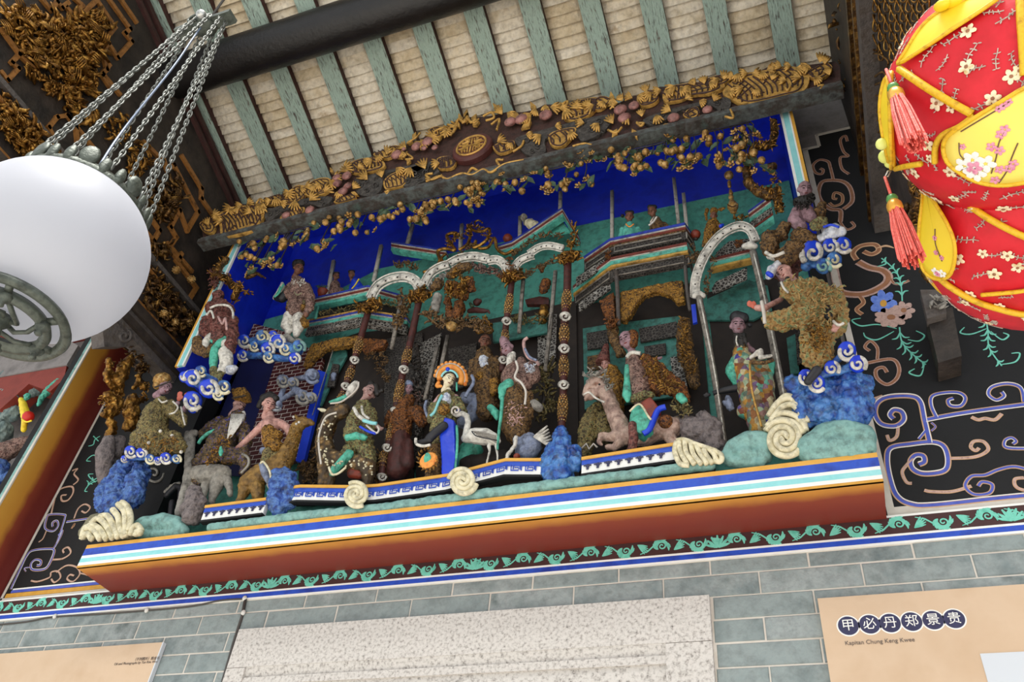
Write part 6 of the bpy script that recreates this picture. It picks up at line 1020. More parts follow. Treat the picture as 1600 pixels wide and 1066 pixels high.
# crouching figure upper right
t = T('crouching_figure', 'bald mauve crouching figure with black beard by the top of the right frame edge', 'statue', -.25, 'B7')
person(t, (892, 560, 60), 'skinmauve', [[(850, 700, 44), (830, 760, 50), (870, 800, 40)], [(900, 700, 50), (930, 740, 40)]], yaw=20, pitch=-.2); t.blob('beard', 'black_hair', [[(850, 640, 36), (890, 640, 44), (930, 610, 30)], [(870, 680, 30)]], .003, (.01, .01)); ruff(t, 'beard_tufts', 'black_hair', [(840, 650), (890, 670), (940, 620)], 60, 24, 53, -.03, .8)
t.blob('shaggy_coat', 'crust_brown', [[(670, 870, 56), (670, 930, 60)], [(860, 860, 60), (920, 880, 50)], [(990, 700, 40), (1000, 660, 26)], [(760, 800, 40), (740, 850, 40)], [(820, 950, 70), (760, 1000, 60)]], .005, (.025, .015)); t.blob('teal_cloth', 'crust_green', [[(960, 790, 40, -.03), (1000, 760, 36, -.03), (1020, 780, 26, -.03)]], .004, (.012, .015)); t.blob('blue_white_jar', 'whiteblue', [[(1040, 850, 40), (1080, 830, 56), (1120, 830, 40)], [(1000, 870, 30)]], .004, (.01, .02)); t.line('jar_rim', 'bluecloth', [(1010, 800), (1060, 785), (1110, 800)], 9, -.05); t.line('fur_edge', 'whitecloth', [(640, 960), (690, 985), (760, 960)], 12, -.05); t.line('hanging_rod', 'postgrey', [(860, 860, 0), (860, 860, .22)], 10, sm=1); t.done()
t = T('red_robed_figure', 'dull red and pink robed fragment figure between arch post and broad man', 'statue', -.15, 'B7'); t.blob('robe', 'crust_maroon', [[(760, 1030, 60), (830, 1000, 50)], [(720, 1080, 50), (790, 1110, 60)], [(840, 1060, 40)]], .005, (.015, .02)); t.blob('pink_cloth', 'skinmauve', [[(740, 1090, 40, -.04), (770, 1130, 36, -.04)]], .004, (.01, .02)); t.blob('white_fur', 'whitecloth', [[(660, 990, 16), (720, 1010, 14), (690, 960, 12)]], .004, (.012, .012)); t.done()
# ------------------------------------------------------------------ pavilions behind the figures
ST1 = [('blue_stripe', 'stripeblue', .009), ('white_bead_line', 'stripewhite', .006), ('red_stripe', 'stripered', .011), ('white_bead_line', 'stripewhite', .005), ('teal_stripe', 'stripeteal', .02)]
ST2 = [('ochre_stripe', 'goldflat', .008), ('blue_stripe', 'stripeblue', .009), ('white_bead_line', 'stripewhite', .005), ('teal_stripe', 'stripeteal', .018)]
ST3 = [('red_stripe', 'stripered', .012), ('white_bead_line', 'stripewhite', .005), ('teal_stripe', 'stripeteal', .02), ('gilt_bead', 'goldflat', .012)]
def cornice(t, c, pts, stripes, out=.0, name='cornice'):
    t.c = c; W = [t.w(*p) for p in pts]; z = 0; top = None
    for k, (nm, m, h) in enumerate(stripes):
        e = V((0, -.004*(len(stripes)-k)-out, 0)); a = [p+e-V((0, 0, z)) for p in W]; b = [p+e-V((0, 0, z+h)) for p in W]
        i = t.part(nm, m, G().strip(a, b, V((0, .03, 0)))); z += h
    return [p-V((0, 0, z)) for p in W]
def bandp(t, W, h, m, name, off=.0, frame=None):
    a = [p+V((0, off, 0)) for p in W]; b = [p+V((0, off, -h)) for p in W]; i = t.part(name, m, G().strip(a, b, V((0, .02, 0))))
    if frame:
        for p, q in zip(a, a[1:]):
            d = (q-p); f = V((0, -.006, 0)); L = [p+d*.06+V((0, 0, -h*.14)), p+d*.94+V((0, 0, -h*.14)), p+d*.94+V((0, 0, -h*.86)), p+d*.06+V((0, 0, -h*.86))]
            t.part('panel_frame', frame, G().tube([x+f for x in L]+[L[0]+f], .003, 4), i)
    return b
t = T('left_pavilion', 'balcony pavilion with striped cornices and gold arch valance behind the beast rider', 'pavilion', 0, 'B4'); t.name = 'pavilion'
W = cornice(t, 'B4', [(395, 665, .06), (600, 622, .0), (790, 578, -.03), (1010, 640, .05)], ST1)
t.c = 'B4'; t.line('balcony_post', 'stripeteal', [(432, 710), (412, 790)], 12, .02, 4, sm=1); frill(t, 'balcony_plants', 'crust_olive', [(460, 755), (600, 725), (730, 700)], 70, 22, .4, .02, 61, .6); frill(t, 'balcony_plants', 'crust_olive', [(860, 660), (940, 690), (1000, 700)], 40, 26, .4, .0, 62, .8)
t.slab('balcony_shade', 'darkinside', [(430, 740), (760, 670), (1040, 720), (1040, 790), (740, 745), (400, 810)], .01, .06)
W = cornice(t, 'B4', [(370, 812, .06), (560, 776, 0), (740, 738, -.035), (1060, 788, .05)], ST2); W = bandp(t, W, .05, 'lattice', 'lattice_panel', .0, 'postgrey')
t.c = 'D3'; t.slab('gold_valance', 'crust_gold', [(20, 340), (60, 210), (110, 115), (350, 55), (600, 20), (640, 40), (600, 90), (480, 130), (340, 150), (240, 170), (150, 245), (70, 340)], .03, .01, voxel=.004, disp=(.01, .012)); t.slab('gold_valance', 'crust_rust', [(640, 50), (890, 70), (860, 140), (760, 170), (690, 210), (640, 190)], .03, .0, voxel=.004, disp=(.01, .012))
t.slab('side_door', 'tealdark', [(350, 130), (470, 110), (480, 240), (300, 560), (210, 760), (120, 760), (260, 400)], .01, .06); t.slab('door_lattice', 'latticedark', [(330, 320), (400, 330), (350, 560), (270, 560)], .01, .05); t.blob('door_flower', 'greyblue', [[(345, 440, 30, .045), (340, 480, 26, .045)]], .003, (.008, .01)); t.line('door_edge', 'stonegrey', [(345, 150), (260, 420), (120, 860)], 5, .03, sm=1)
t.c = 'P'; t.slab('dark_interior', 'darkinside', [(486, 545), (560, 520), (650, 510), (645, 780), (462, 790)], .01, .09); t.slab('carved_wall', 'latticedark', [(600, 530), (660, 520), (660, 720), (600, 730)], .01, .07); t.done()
# centre
t = T('pavilion', 'central pavilion with white dotted scallop arches and a gilt dragon crest', 'pavilion', 0, 'B5')
cornice(t, 'B4', [(950, 272, .05), (1010, 283, .0), (1240, 318, .0), (1330, 332, .02)], ST1); cornice(t, 'B5', [(770, 425, .02), (880, 392, .0), (1000, 315, -.02), (1262, 138, -.03), (1385, 350, .05)], ST1); t.c = 'B5'
t.slab('gable_infill', 'stripeteal', [(1110, 285), (1245, 200), (1310, 300), (1180, 330)], .01, .02)
def arch(pts, r, c, dots=6, m='archwhite'):
    t.c = c; q = smooth([(a, b, 0) for a, b in pts], 6); Wp = [t.w(x, y, -.07) for x, y, _ in q]; R = t.m(r, Wp[0]); i = t.part('arch', m, G().tube(Wp, R, 10, (V((0, 1, 0)), .55)), sm=True)
    for s in (-1, 1):
        g = G(); L = []
        for k in range(len(q)):
            a, b = q[max(0, k-1)], q[min(len(q)-1, k+1)]; dx, dy = b[0]-a[0], b[1]-a[1]; l = math.hypot(dx, dy) or 1; L.append(t.w(q[k][0]-dy/l*r*s, q[k][1]+dx/l*r*s, -.075))
        t.part('arch_moulding', m, g.tube(L, R*.2, 6), i, sm=True)
    for k in range(dots):
        p = q[int((k+.5)/dots*(len(q)-1))]; b = t.w(p[0], p[1], -.07-R/dep(Wp[0])*dep(Wp[0])*.5); t.part('arch_hole', 'hole', G().ell(b, V((R*.24, 0, 0)), V((0, R*.12, 0)), V((0, 0, R*.3)), n=ICO1), i, sm=True)
arch([(795, 650), (845, 565), (930, 515), (1030, 500), (1100, 525), (1135, 575)], 32, 'B4', 7); arch([(205, 705), (250, 625), (320, 575), (395, 550)], 32, 'B5', 4); arch([(400, 545), (480, 505), (590, 490), (690, 510)], 32, 'B5', 5); arch([(690, 520), (760, 515), (812, 550), (835, 600)], 30, 'B5', 4); arch([(890, 580), (930, 525), (1000, 490), (1040, 480)], 28, 'B5', 4); arch([(1000, 470), (1080, 420), (1160, 408), (1260, 430)], 26, 'B5', 6)
t.c = 'B5'; frill(t, 'arch_infill', 'stonegrey', [(250, 720), (300, 680), (340, 640), (400, 600)], 70, 40, .4, -.05, 63, .6); frill(t, 'arch_infill', 'crust_pink', [(480, 570), (580, 560), (640, 590), (720, 600), (790, 620)], 120, 36, .4, -.05, 163, .6); frill(t, 'column_growth', 'crust_brown', [(30, 760), (60, 900), (0, 1000), (100, 820)], 120, 40, .4, -.03, 164, .9); frill(t, 'column_growth', 'crust_brown', [(960, 640), (1080, 560), (1200, 520)], 70, 30, .4, -.03, 165, .6); frill(t, 'column_growth', 'crust_olive', [(900, 960), (1000, 980), (1130, 940)], 60, 34, .4, .02, 166, .8)
frill(t, 'gilt_leafwork', 'crust_brown', [(0, 560), (80, 540), (160, 590)], 60, 30, .4, -.04, 64, .7); frill(t, 'gilt_leafwork', 'crust_brown', [(880, 470), (960, 410), (1100, 330), (1250, 330)], 130, 26, .4, -.05, 65, .7); frill(t, 'gilt_leafwork', 'crust_rust', [(850, 500), (860, 620), (780, 640), (940, 640)], 70, 28, .4, -.08, 66, .5); frill(t, 'gilt_leafwork', 'gold', [(1340, 250), (1350, 330), (1310, 400), (1380, 380)], 80, 30, .4, -.08, 67, .6)
t.line('crest_scroll', 'gold', [(200, 610), (280, 580), (325, 520), (310, 450), (370, 430), (440, 440), (400, 380), (380, 330), (430, 310), (470, 330)], 14, -.06); t.line('crest_scroll', 'gold', [(470, 440), (530, 400), (560, 320), (540, 250), (580, 290), (640, 300), (700, 280), (690, 350), (620, 410), (580, 420), (600, 370)], 13, -.06); t.line('crest_scroll', 'gold', [(620, 430), (690, 420), (740, 350), (760, 430), (820, 470), (880, 440)], 13, -.06); t.line('crest_scroll', 'gold', [(600, 260), (590, 230), (620, 215), (650, 235)], 7, -.06); t.line('crest_scroll', 'gold', [(370, 470), (340, 500), (360, 530), (420, 520)], 10, -.06)
frill(t, 'crest_leaves', 'gold', [(400, 400), (440, 340), (540, 320), (560, 260), (660, 300), (720, 350)], 130, 26, .4, -.06, 68, .9); frill(t, 'crest_leaves', 'crust_brown', [(480, 480), (540, 420), (600, 400)], 60, 26, .4, -.05, 69, .6)
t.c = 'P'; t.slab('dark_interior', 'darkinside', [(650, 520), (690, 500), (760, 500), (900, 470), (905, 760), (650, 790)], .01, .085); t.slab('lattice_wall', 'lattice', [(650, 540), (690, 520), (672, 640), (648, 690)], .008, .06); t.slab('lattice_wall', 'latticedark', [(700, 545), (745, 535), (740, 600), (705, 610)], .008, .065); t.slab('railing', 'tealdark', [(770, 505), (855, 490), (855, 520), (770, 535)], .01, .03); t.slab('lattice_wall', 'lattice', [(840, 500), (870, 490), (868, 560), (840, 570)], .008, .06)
t.done()
# right pavilion
t = T('pavilion', 'half-octagon pavilion with double striped balcony and gold arch valance behind the horned beast', 'pavilion', 0, 'B6')
W = cornice(t, 'B6', [(150, 640, .07), (330, 518, -.02), (850, 408, -.04), (905, 490, .04)], [('blue_stripe', 'stripeblue', .014), ('white_bead_line', 'stripewhite', .006), ('red_stripe', 'stripered', .012), ('brown_stripe', 'crust_brown', .01)]); W = bandp(t, W, .05, 'latticedark', 'carved_panel', .0, 'stonegrey'); t.c = 'B6'
W = cornice(t, 'B6', [(75, 845, .08), (335, 650, -.02), (862, 545, -.04), (895, 640, .04)], ST3); W = bandp(t, W, .058, 'latticedark', 'carved_panel', .01, 'postgrey')
t.c = 'B6'; t.slab('side_lattice', 'lattice', [(105, 950), (325, 790), (330, 850), (110, 1010)], .008, .02); t.slab('side_lattice', 'lattice', [(90, 770), (290, 640), (290, 690), (90, 830)], .008, .0)
t.slab('gold_valance', 'crust_gold', [(395, 870), (600, 825), (825, 785), (840, 930), (790, 945), (740, 890), (640, 862), (560, 890), (510, 950), (470, 1020), (430, 1066), (392, 1066)], .03, -.01, voxel=.004, disp=(.012, .012)); t.slab('gold_valance', 'crust_rust', [(250, 930), (350, 870), (360, 1066), (300, 1066), (270, 1000)], .03, .0, voxel=.004, disp=(.012, .012))
t.line('carved_post', 'greywood', [(368, 730), (378, 900), (385, 1100)], 15, -.02, 8); t.line('carved_post', 'greywood', [(845, 660), (858, 840), (880, 1000)], 13, -.02, 8); t.slab('blue_plaque', 'bluecloth', [(888, 960), (918, 955), (930, 1080), (900, 1090)], .01, -.03)
frill(t, 'corner_carving', 'crust_rust', [(310, 620), (310, 690)], 30, 26, .4, -.03, 71, .8); frill(t, 'corner_carving', 'crust_brown', [(880, 560), (910, 660), (950, 620), (990, 560)], 80, 28, .4, -.03, 72, .9)
t.c = 'B2'; t.slab('green_doors', 'tealdark', [(180, 190), (330, 165), (720, 120), (740, 560), (190, 640)], .01, .08)
for p, m in (([(200, 215), (320, 195), (320, 290), (205, 305)], 'latticedark'), ([(205, 345), (320, 325), (320, 410), (205, 420)], 'crust_brown'), ([(520, 290), (640, 270), (640, 330), (525, 345)], 'latticedark'), ([(665, 350), (725, 340), (770, 560), (690, 560)], 'lattice'), ([(490, 190), (700, 150), (705, 230), (500, 265)], 'latticedark')): t.slab('door_lattice', m, p, .008, .065)
t.blob('carved_column', 'crust_brown', [[(740, 160, 34), (745, 260, 44), (750, 340, 46), (780, 400, 44), (800, 500, 30)]], .005, (.02, .014)); t.blob('carved_column', 'crust_brown', [[(340, 150, 30), (350, 240, 30), (390, 330, 26)]], .005, (.02, .014)); frill(t, 'column_flowers', 'crust_gold', [(740, 160), (745, 260), (760, 360), (800, 420)], 120, 26, .4, -.03, 73, 1.2); frill(t, 'column_flowers', 'crust_rust', [(340, 160), (350, 250)], 50, 26, .4, -.03, 74, .9)
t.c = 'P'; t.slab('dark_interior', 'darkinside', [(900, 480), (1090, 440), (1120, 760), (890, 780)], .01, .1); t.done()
# tall arch on grey posts at the right
t = T('post_arch', 'tall weathered white arch with dark holes on two grey timber posts by the patchwork man', 'arch', -.03, 'B6'); t.Y = 0
arch([(915, 905), (918, 800), (950, 690), (1000, 590), (1070, 500), (1150, 440), (1235, 415), (1300, 445), (1335, 520)], 30, 'B6', 13)
t.c = 'B3'; t.line('post', 'postgrey', [(95, 250), (130, 420), (170, 640), (212, 930)], 15, -.08, 8); t.line('post', 'postgrey', [(345, 40), (390, 230), (440, 480), (485, 700)], 17, -.08, 8); t.line('post_groove', 'archwhite', [(100, 260), (135, 430), (175, 640), (215, 930)], 4, -.115); t.line('post_groove', 'archwhite', [(350, 50), (396, 240), (446, 480), (488, 700)], 4, -.12)
t.blob('capital', 'archwhite', [[(75, 245, 14, -.08), (95, 240, 22, -.08), (115, 245, 14, -.08)]], .004); t.blob('capital', 'archwhite', [[(305, 15, 14, -.08), (335, 10, 22, -.08), (355, 15, 14, -.08)]], .004); t.c = 'B6'; frill(t, 'inner_carving', 'crust_brown', [(990, 880), (1000, 780), (1060, 620)], 60, 26, .4, -.05, 75, .7); frill(t, 'inner_carving', 'crust_rust', [(1220, 540), (1210, 610)], 30, 28, .4, -.05, 76, .7)
t.done()
t = T('right_wing', 'shadowed side wing with pierced white panels seen through the tall arch', 'pavilion', 0, 'B6'); t.name = 'pavilion'
W = cornice(t, 'B6', [(1290, 350, .0), (1440, 240, -.08)], ST1+[('white_panel', 'lattice', .035), ('red_stripe', 'stripered', .01), ('teal_stripe', 'stripeteal', .02)]); t.slab('pierced_panel', 'lattice', [(1060, 600), (1150, 520), (1300, 500), (1300, 580), (1070, 640)], .008, .04); t.slab('pierced_panel', 'lattice', [(1030, 850), (1060, 800), (1275, 700), (1275, 780), (1040, 880)], .008, .03); cornice(t, 'B6', [(1020, 660, .03), (1320, 590, .03)], ST3)
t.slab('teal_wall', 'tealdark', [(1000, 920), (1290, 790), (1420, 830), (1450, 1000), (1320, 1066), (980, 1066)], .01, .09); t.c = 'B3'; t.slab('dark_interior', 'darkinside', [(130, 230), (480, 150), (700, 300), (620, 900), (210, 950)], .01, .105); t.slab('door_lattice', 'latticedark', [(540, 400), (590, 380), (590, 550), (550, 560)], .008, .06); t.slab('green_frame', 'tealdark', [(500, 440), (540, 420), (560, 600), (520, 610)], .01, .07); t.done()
# flower-studded columns
def studs(t, pts, r, n, sd, what):
    rnd = random.Random(sd); g = G(); q = smooth(pts, 6); Wq = [t.w(x, y) for x, y in q]; R = t.m(r, Wq[0]); what == 'core' and g.tube(Wq, [R*.8*(.7+.3*math.sin(math.pi*i/(len(Wq)-1))) for i in range(len(Wq))], 10)
    ax = (Wq[-1]-Wq[0]).normalized(); u = ax.orthogonal().normalized(); w = ax.cross(u)
    rows = max(3, int((Wq[-1]-Wq[0]).length/(R*.5)))
    if what == 'core': return g
    for i in range(rows):
        c = Wq[min(len(Wq)-1, int(i/(rows-1)*(len(Wq)-1)))]; e = .8*(.7+.3*math.sin(math.pi*i/(rows-1)))
        for j in range(9):
            a = 2*math.pi*(j+.5*(i % 2))/9; d = u*math.cos(a)+w*math.sin(a); g.ell(c+d*R*e, R*.2, n=ICO1)
    return g
for k, (lab, Y, path, r, capc) in enumerate((('flower-studded maroon column left of the pink-faced beast rider', -.06, [(580, 472), (563, 530), (550, 575), (536, 615), (522, 655), (512, 700)], 8.5, (578, 478)), ('flower-studded column with white rings between beast rider and maroon attendant', -.07, [(657, 460), (641, 535), (631, 577), (620, 630), (609, 686), (599, 716), (596, 760)], 9, (655, 462)), ('short flower-studded column above the long-headed elder', -.06, [(800, 436), (796, 470), (791, 505), (788, 540), (785, 580)], 8.5, (800, 432)), ('tall flower-studded column rising behind the bright blue split rock', -.08, [(887, 410), (886, 457), (882, 510), (881, 560), (880, 620), (876, 690)], 10, (888, 402)))):
    t = T('flower_column', lab, 'column', Y, 'P'); t.line('shaft', 'maroon', path, r*.62, 0, 10); q = smooth(path, 10); n = len(q); m_ = 4 if k != 2 else 2
    for i in range(m_):
        a = int(n*(.2+.78*i/m_)); b = int(n*(.2+.78*(i+.62)/m_)); bi = t.part('studded_band', 'crust_brown', studs(t, [(x, y) for x, y in q[a:b:max(1, (b-a)//4)]], r*.9, 0, i, 'core'), sm=True); t.part('studs', 'goldball', studs(t, [(x, y) for x, y in q[a:b:max(1, (b-a)//4)]], r*.9, 0, i, 'studs'), bi, sm=True, kind='stuff')
        x, y = q[min(n-1, b+1)]; c0 = t.w(x, y); R = t.m(r, c0); gg = G().ell(c0, V((R*.95, 0, 0)), V((0, R*.95, 0)), V((0, 0, R*.5)))
        gg.tube([t.w(x+px_/9*r*.8, y+py_/9*r*.8, -R*.8) for px_, py_ in spiral(0, 0, 9, 1.3, 0, 1, 12)], R*.2, 5); t.part('petal_ring', 'archwhite', gg, sm=True)
    x, y = capc; frill(t, 'gilt_capital', 'gold', [(x-12, y+3), (x, y), (x+12, y-4)], 60, 9, .4, -.02, 80+k, .9); t.blob('capital_core', 'golddark', [[(x-10, y+3, 8), (x, y, 11), (x+11, y-3, 8)]], .004, (.008, .01)); t.done()
# thin posts: broken roof poles and slim uprights
for Y, L in ((.05, [((521.5, 408), (512, 462), 'short grey pole beside the red flower pot'), ((596, 384), (584, 440), 'grey pole behind the blue-robed balcony man'), ((645, 351.5), (634, 390), 'grey pole rising from the left tip of the central roof'), ((722, 351), (719, 390), 'grey pole half hidden inside the gilt dragon crest'), ((813, 339), (812, 378), 'grey pole beside the yellow-robed gable figure'), ((876, 300), (875, 345), 'grey pole rising from the gable peak'), ((956.5, 299), (956.5, 380), 'tall grey pole beside the teal-gowned woman'), ((1053, 279), (1061, 356), 'tall grey pole behind the brown-robed balcony man'), ((1068, 303), (1073, 356), 'thin short grey pole beside the round maroon pot')]), (-.03, [((818, 432), (811, 520), 'slim dark upright beside the short flower-studded column'), ((868, 424), (858, 530), 'slim upright beside the gilt urn'), ((862, 490), (852, 580), 'slim pale upright behind the elder and scroll staff'), ((684, 540), (664, 625), 'leaning dark upright left of the phoenix crown'), ((700, 525), (686, 590), 'leaning pale upright below the hanging basket lantern'), ((627, 470), (612, 545), 'dark upright under the left scallop arch')])):
    for a, b, lab in L:
        t = T('timber_pole', lab, 'pole', Y, 'P', 'broken poles above the balconies' if Y > 0 else 'slim uprights under the arches'); t.line('pole', mat('palepole', ['#a8a49c', '#bdb8b0', '#7d7872'], 40, .8, 0, .5, 60) if Y > 0 else 'postgrey', [a, b], 3.6, 0, 4, sm=1); t.done()
# people on the balconies
def bust(lab, c, hd, skinm, robe, chains, Y=.06, extra=None, yaw=0):
    t = T('balcony_figure', lab, 'statue', Y, c); person(t, hd, skinm, yaw=yaw, voxel=.0028); t.blob('robe', robe, chains, .0035, (.005, .012)); t.blob('hair', 'black_hair', [[(hd[0]-hd[2]*.4, hd[1]-hd[2]*.75, hd[2]*.45), (hd[0]+hd[2]*.4, hd[1]-hd[2]*.75, hd[2]*.45)]]+([[(hd[0]+extra[0], hd[1]+extra[1], hd[2]*.35)]] if extra else []), .0028)
    return t
t = bust('dark-faced woman in a pale brown gown leaning on the left balcony', 'B4', (557, 500, 30), 'skindark', 'crust_pink', [[(550, 555, 34), (545, 610, 44), (550, 650, 40)], [(590, 590, 18), (600, 640, 16)]], .05); t.done()
t = bust('man in a bright blue robe leaning on the left balcony', 'B4', (663, 487, 30), 'skindark', 'bluecloth', [[(690, 540, 32), (710, 590, 46), (700, 640, 44)], [(670, 570, 24), (665, 620, 24)]], .05, yaw=-30); t.line('yellow_collar', 'lanternyellow', [(715, 515), (690, 555), (665, 585)], 5, -.05); t.done()
t = bust('woman in a teal gown with looped hair on the right balcony', 'B6', (460, 352, 40), 'skindark', 'stripeteal', [[(462, 415, 36), (460, 470, 56), (465, 530, 50)], [(520, 440, 24), (540, 480, 20)], [(410, 440, 22), (400, 490, 20)]], .0, (-48, -8)); t.line('pink_neckline', 'orange', [(435, 400), (460, 420), (490, 400)], 5, -.05); t.done()
t = bust('man in a brown and white crossed robe on the right balcony', 'B6', (617, 315, 42), 'skindark', 'crust_brown', [[(640, 380, 38), (655, 430, 56), (650, 490, 50)], [(700, 410, 26), (730, 440, 18)]], .0, (20, -30), -25); t.line('white_lapel', 'whitecloth', [(650, 350), (625, 385), (595, 410)], 7, -.06); t.line('white_lapel', 'whitecloth', [(630, 350), (605, 390)], 5, -.06); t.done()
t = T('balcony_figure', 'grey-headed figure in a pale yellow robe climbing the central gable', 'statue', .0, 'B5'); person(t, (962, 195, 36), 'stonegrey', yaw=-30); t.blob('robe', 'cream', [[(1000, 235, 34), (1040, 260, 46), (1060, 300, 40)], [(1020, 220, 20)]], .0035, (.006, .012)); t.done()
t = T('gilt_warrior', 'small gilt-armoured warrior with horned helmet beside the tall arch', 'statue', -.02, 'B6'); person(t, (1045, 345, 34), 'skindark', yaw=10); t.blob('helmet', 'crust_gold', [[(1045, 310, 28)], [(1000, 300, 14), (990, 330, 12), (995, 370, 8)], [(1090, 300, 14), (1120, 290, 8)]], .003, (.008, .01)); t.blob('armour', 'crust_gold', [[(1040, 400, 44), (1020, 470, 44), (1000, 540, 36)], [(1090, 420, 24)]], .004, (.014, .012)); t.blob('blue_sash', 'bluecloth', [[(1095, 415, 16, -.03), (1110, 405, 10, -.03)]], .003); t.done()
t = T('gilt_finial', 'gilt stacked gourd finial with beads beside the tall arch top', 'finial', -.03, 'B6'); t.blob('globe', 'goldball', [[(1150, 62, 34)]], .004, (.004, .01)); t.blob('bead_string', 'goldball', [[(1152, 110, 14), (1155, 140, 14)], [(1165, 190, 16), (1160, 165, 10)], [(1165, 215, 20)]], .003); t.blob('pagoda_body', 'goldball', [[(1172, 250, 24), (1178, 280, 40), (1180, 310, 24)]], .004); t.line('body_ring', 'golddark', [(1140, 265), (1175, 280), (1215, 262)], 5, -.04); t.line('body_ring', 'golddark', [(1142, 290), (1178, 305), (1212, 288)], 5, -.04); frill(t, 'foot_leaves', 'gold', [(1190, 340), (1220, 360), (1260, 350)], 40, 24, .4, 0, 90, .7); t.done()
for lab, c, x, y, r, Y in (('round maroon pot on the balcony beside the brown-robed man', 'B6', 920, 472, 36, .0), ('dark red ball ornament at the foot of the central gable', 'B5', 840, 352, 38, .02)):
    t = T('ball_ornament', lab, 'ornament', Y, c); t.blob('ball', 'redcloth', [[(x, y, r)]], .004, (.004, .02)); t.blob('foot', 'darkwood', [[(x-6, y+r*.9, r*.35), (x+6, y+r*.9, r*.35)]], .003); t.done()
t = T('potted_plant', 'small red pot with spiky leaves on the left balcony', 'plant', .04, 'B4'); t.part('pot', 'redcloth', G().lathe(t.w(455, 635), [(t.m(24, t.w(455, 635)), 0), (t.m(40, t.w(455, 635)), t.m(40, t.w(455, 635))), (t.m(42, t.w(455, 635)), t.m(48, t.w(455, 635))), (t.m(34, t.w(455, 635)), t.m(46, t.w(455, 635)))], n=16), sm=True); g = G()
for i in range(9): g.tube([t.w(455+(i-4)*4, 590), t.w(455+(i-4)*8, 565), t.w(455+(i-4)*13, 545+abs(i-4)*5)], [.003, .0025, .0008], 5)
t.part('leaves', 'greenleaf', g, sm=True); t.done()
t = T('hanging_lantern', 'ornate brown and gilt hanging basket lantern under the central arch', 'lantern', -.08, 'D1'); t.blob('hood', 'crust_brown', [[(430, 470, 50), (520, 400, 60), (600, 380, 50)], [(300, 560, 60), (260, 600, 46)]], .005, (.02, .016)); t.blob('body', 'crust_rust', [[(420, 580, 60), (500, 620, 80), (560, 680, 60)], [(400, 720, 36), (400, 820, 36), (420, 920, 40)], [(520, 780, 60), (500, 880, 60)], [(620, 520, 50), (640, 620, 40)]], .005, (.025, .016)); t.blob('fringe', 'stonegrey', [[(290, 700, 50), (270, 790, 50), (270, 840, 40)]], .005, (.014, .012)); frill(t, 'gilt_scrolls', 'gold', [(400, 600), (480, 440), (560, 560), (520, 680), (400, 620), (620, 500)], 180, 44, .4, -.05, 91, .9); frill(t, 'gilt_scrolls', 'crust_brown', [(200, 900), (300, 930), (420, 980), (560, 950), (700, 960), (780, 1020)], 170, 60, .45, -.02, 92, .9); t.part('gilt_cup', 'goldball', G().lathe(t.w(435, 1010, -.04), [(.004, -.02), (.02, -.006), (.026, .01), (.02, .012)], n=16), sm=True); t.done()
t = T('perched_bird', 'dark brown bird with round body perched under the central arch', 'bird', -.02, 'D1'); t.blob('body', 'maroon', [[(620, 840, 26), (690, 830, 34), (760, 840, 28), (820, 840, 16), (835, 870, 8)], [(700, 750, 44), (730, 740, 26)]], .004, (.004, .02)); t.blob('leaf', 'greenleaf', [[(630, 760, 16), (650, 790, 24)]], .004); t.done()
t = T('gilt_urn', 'tall gilt urn on a dark stand inside the central pavilion', 'urn', .02, 'B5'); t.part('urn', 'gold', G().lathe(t.w(1105, 990), [(.012, 0), (.02, .01), (.012, .02), (.022, .04), (.026, .055), (.016, .075), (.02, .09), (.01, .1)], n=18), sm=True); t.blob('face_mask', 'crust_rust', [[(1095, 570, 26), (1100, 600, 16)], [(1130, 690, 40), (1110, 740, 36)]], .004, (.012, .012)); t.slab('stand', 'maroon', [(970, 815), (1080, 790), (1150, 800), (1150, 850), (980, 850)], .02, .03); t.done()
# tangled carved growth low between the columns
for lab, c, pts, Y, m, sd in (('tangled brown carved branches behind the deer', 'A8', [(0, 780), (60, 800), (60, 860), (100, 700), (30, 880)], -.02, 'crust_brown', 95), ('dark tangle of carved leaves between maroon attendant and column foot', 'A8', [(480, 760), (490, 860), (520, 780), (470, 690)], -.04, 'crust_brown', 96), ('carved scroll tangle above the rider between two flower columns', 'D3', [(850, 200), (880, 300), (830, 400), (900, 480), (760, 250), (680, 260)], .02, 'crust_brown', 97), ('mauve and brown carved flowers right of the second flower column', 'D3', [(1130, 520), (1200, 560), (1240, 720), (1180, 640)], -.0, 'crust_pink', 98), ('dark carved foliage at the left of the crowned woman', 'B1', [(30, 300), (60, 380), (20, 460), (70, 520), (40, 200)], .0, 'latticedark', 99), ('dark carved foliage behind the elder and the tall column', 'B1', [(720, 400), (770, 350), (740, 480), (790, 520), (730, 590), (800, 300)], .0, 'crust_olive', 100)):
    t = T('carved_foliage', lab, 'carving', Y, c); q = smooth(pts, 3); t.blob('stem', 'darkwood', [[(x, y, 12) for x, y in q]], .005, (.01, .02)); frill(t, 'leaves', m, pts, 110, 34, .45, -.01, sd, 1.0); t.done()
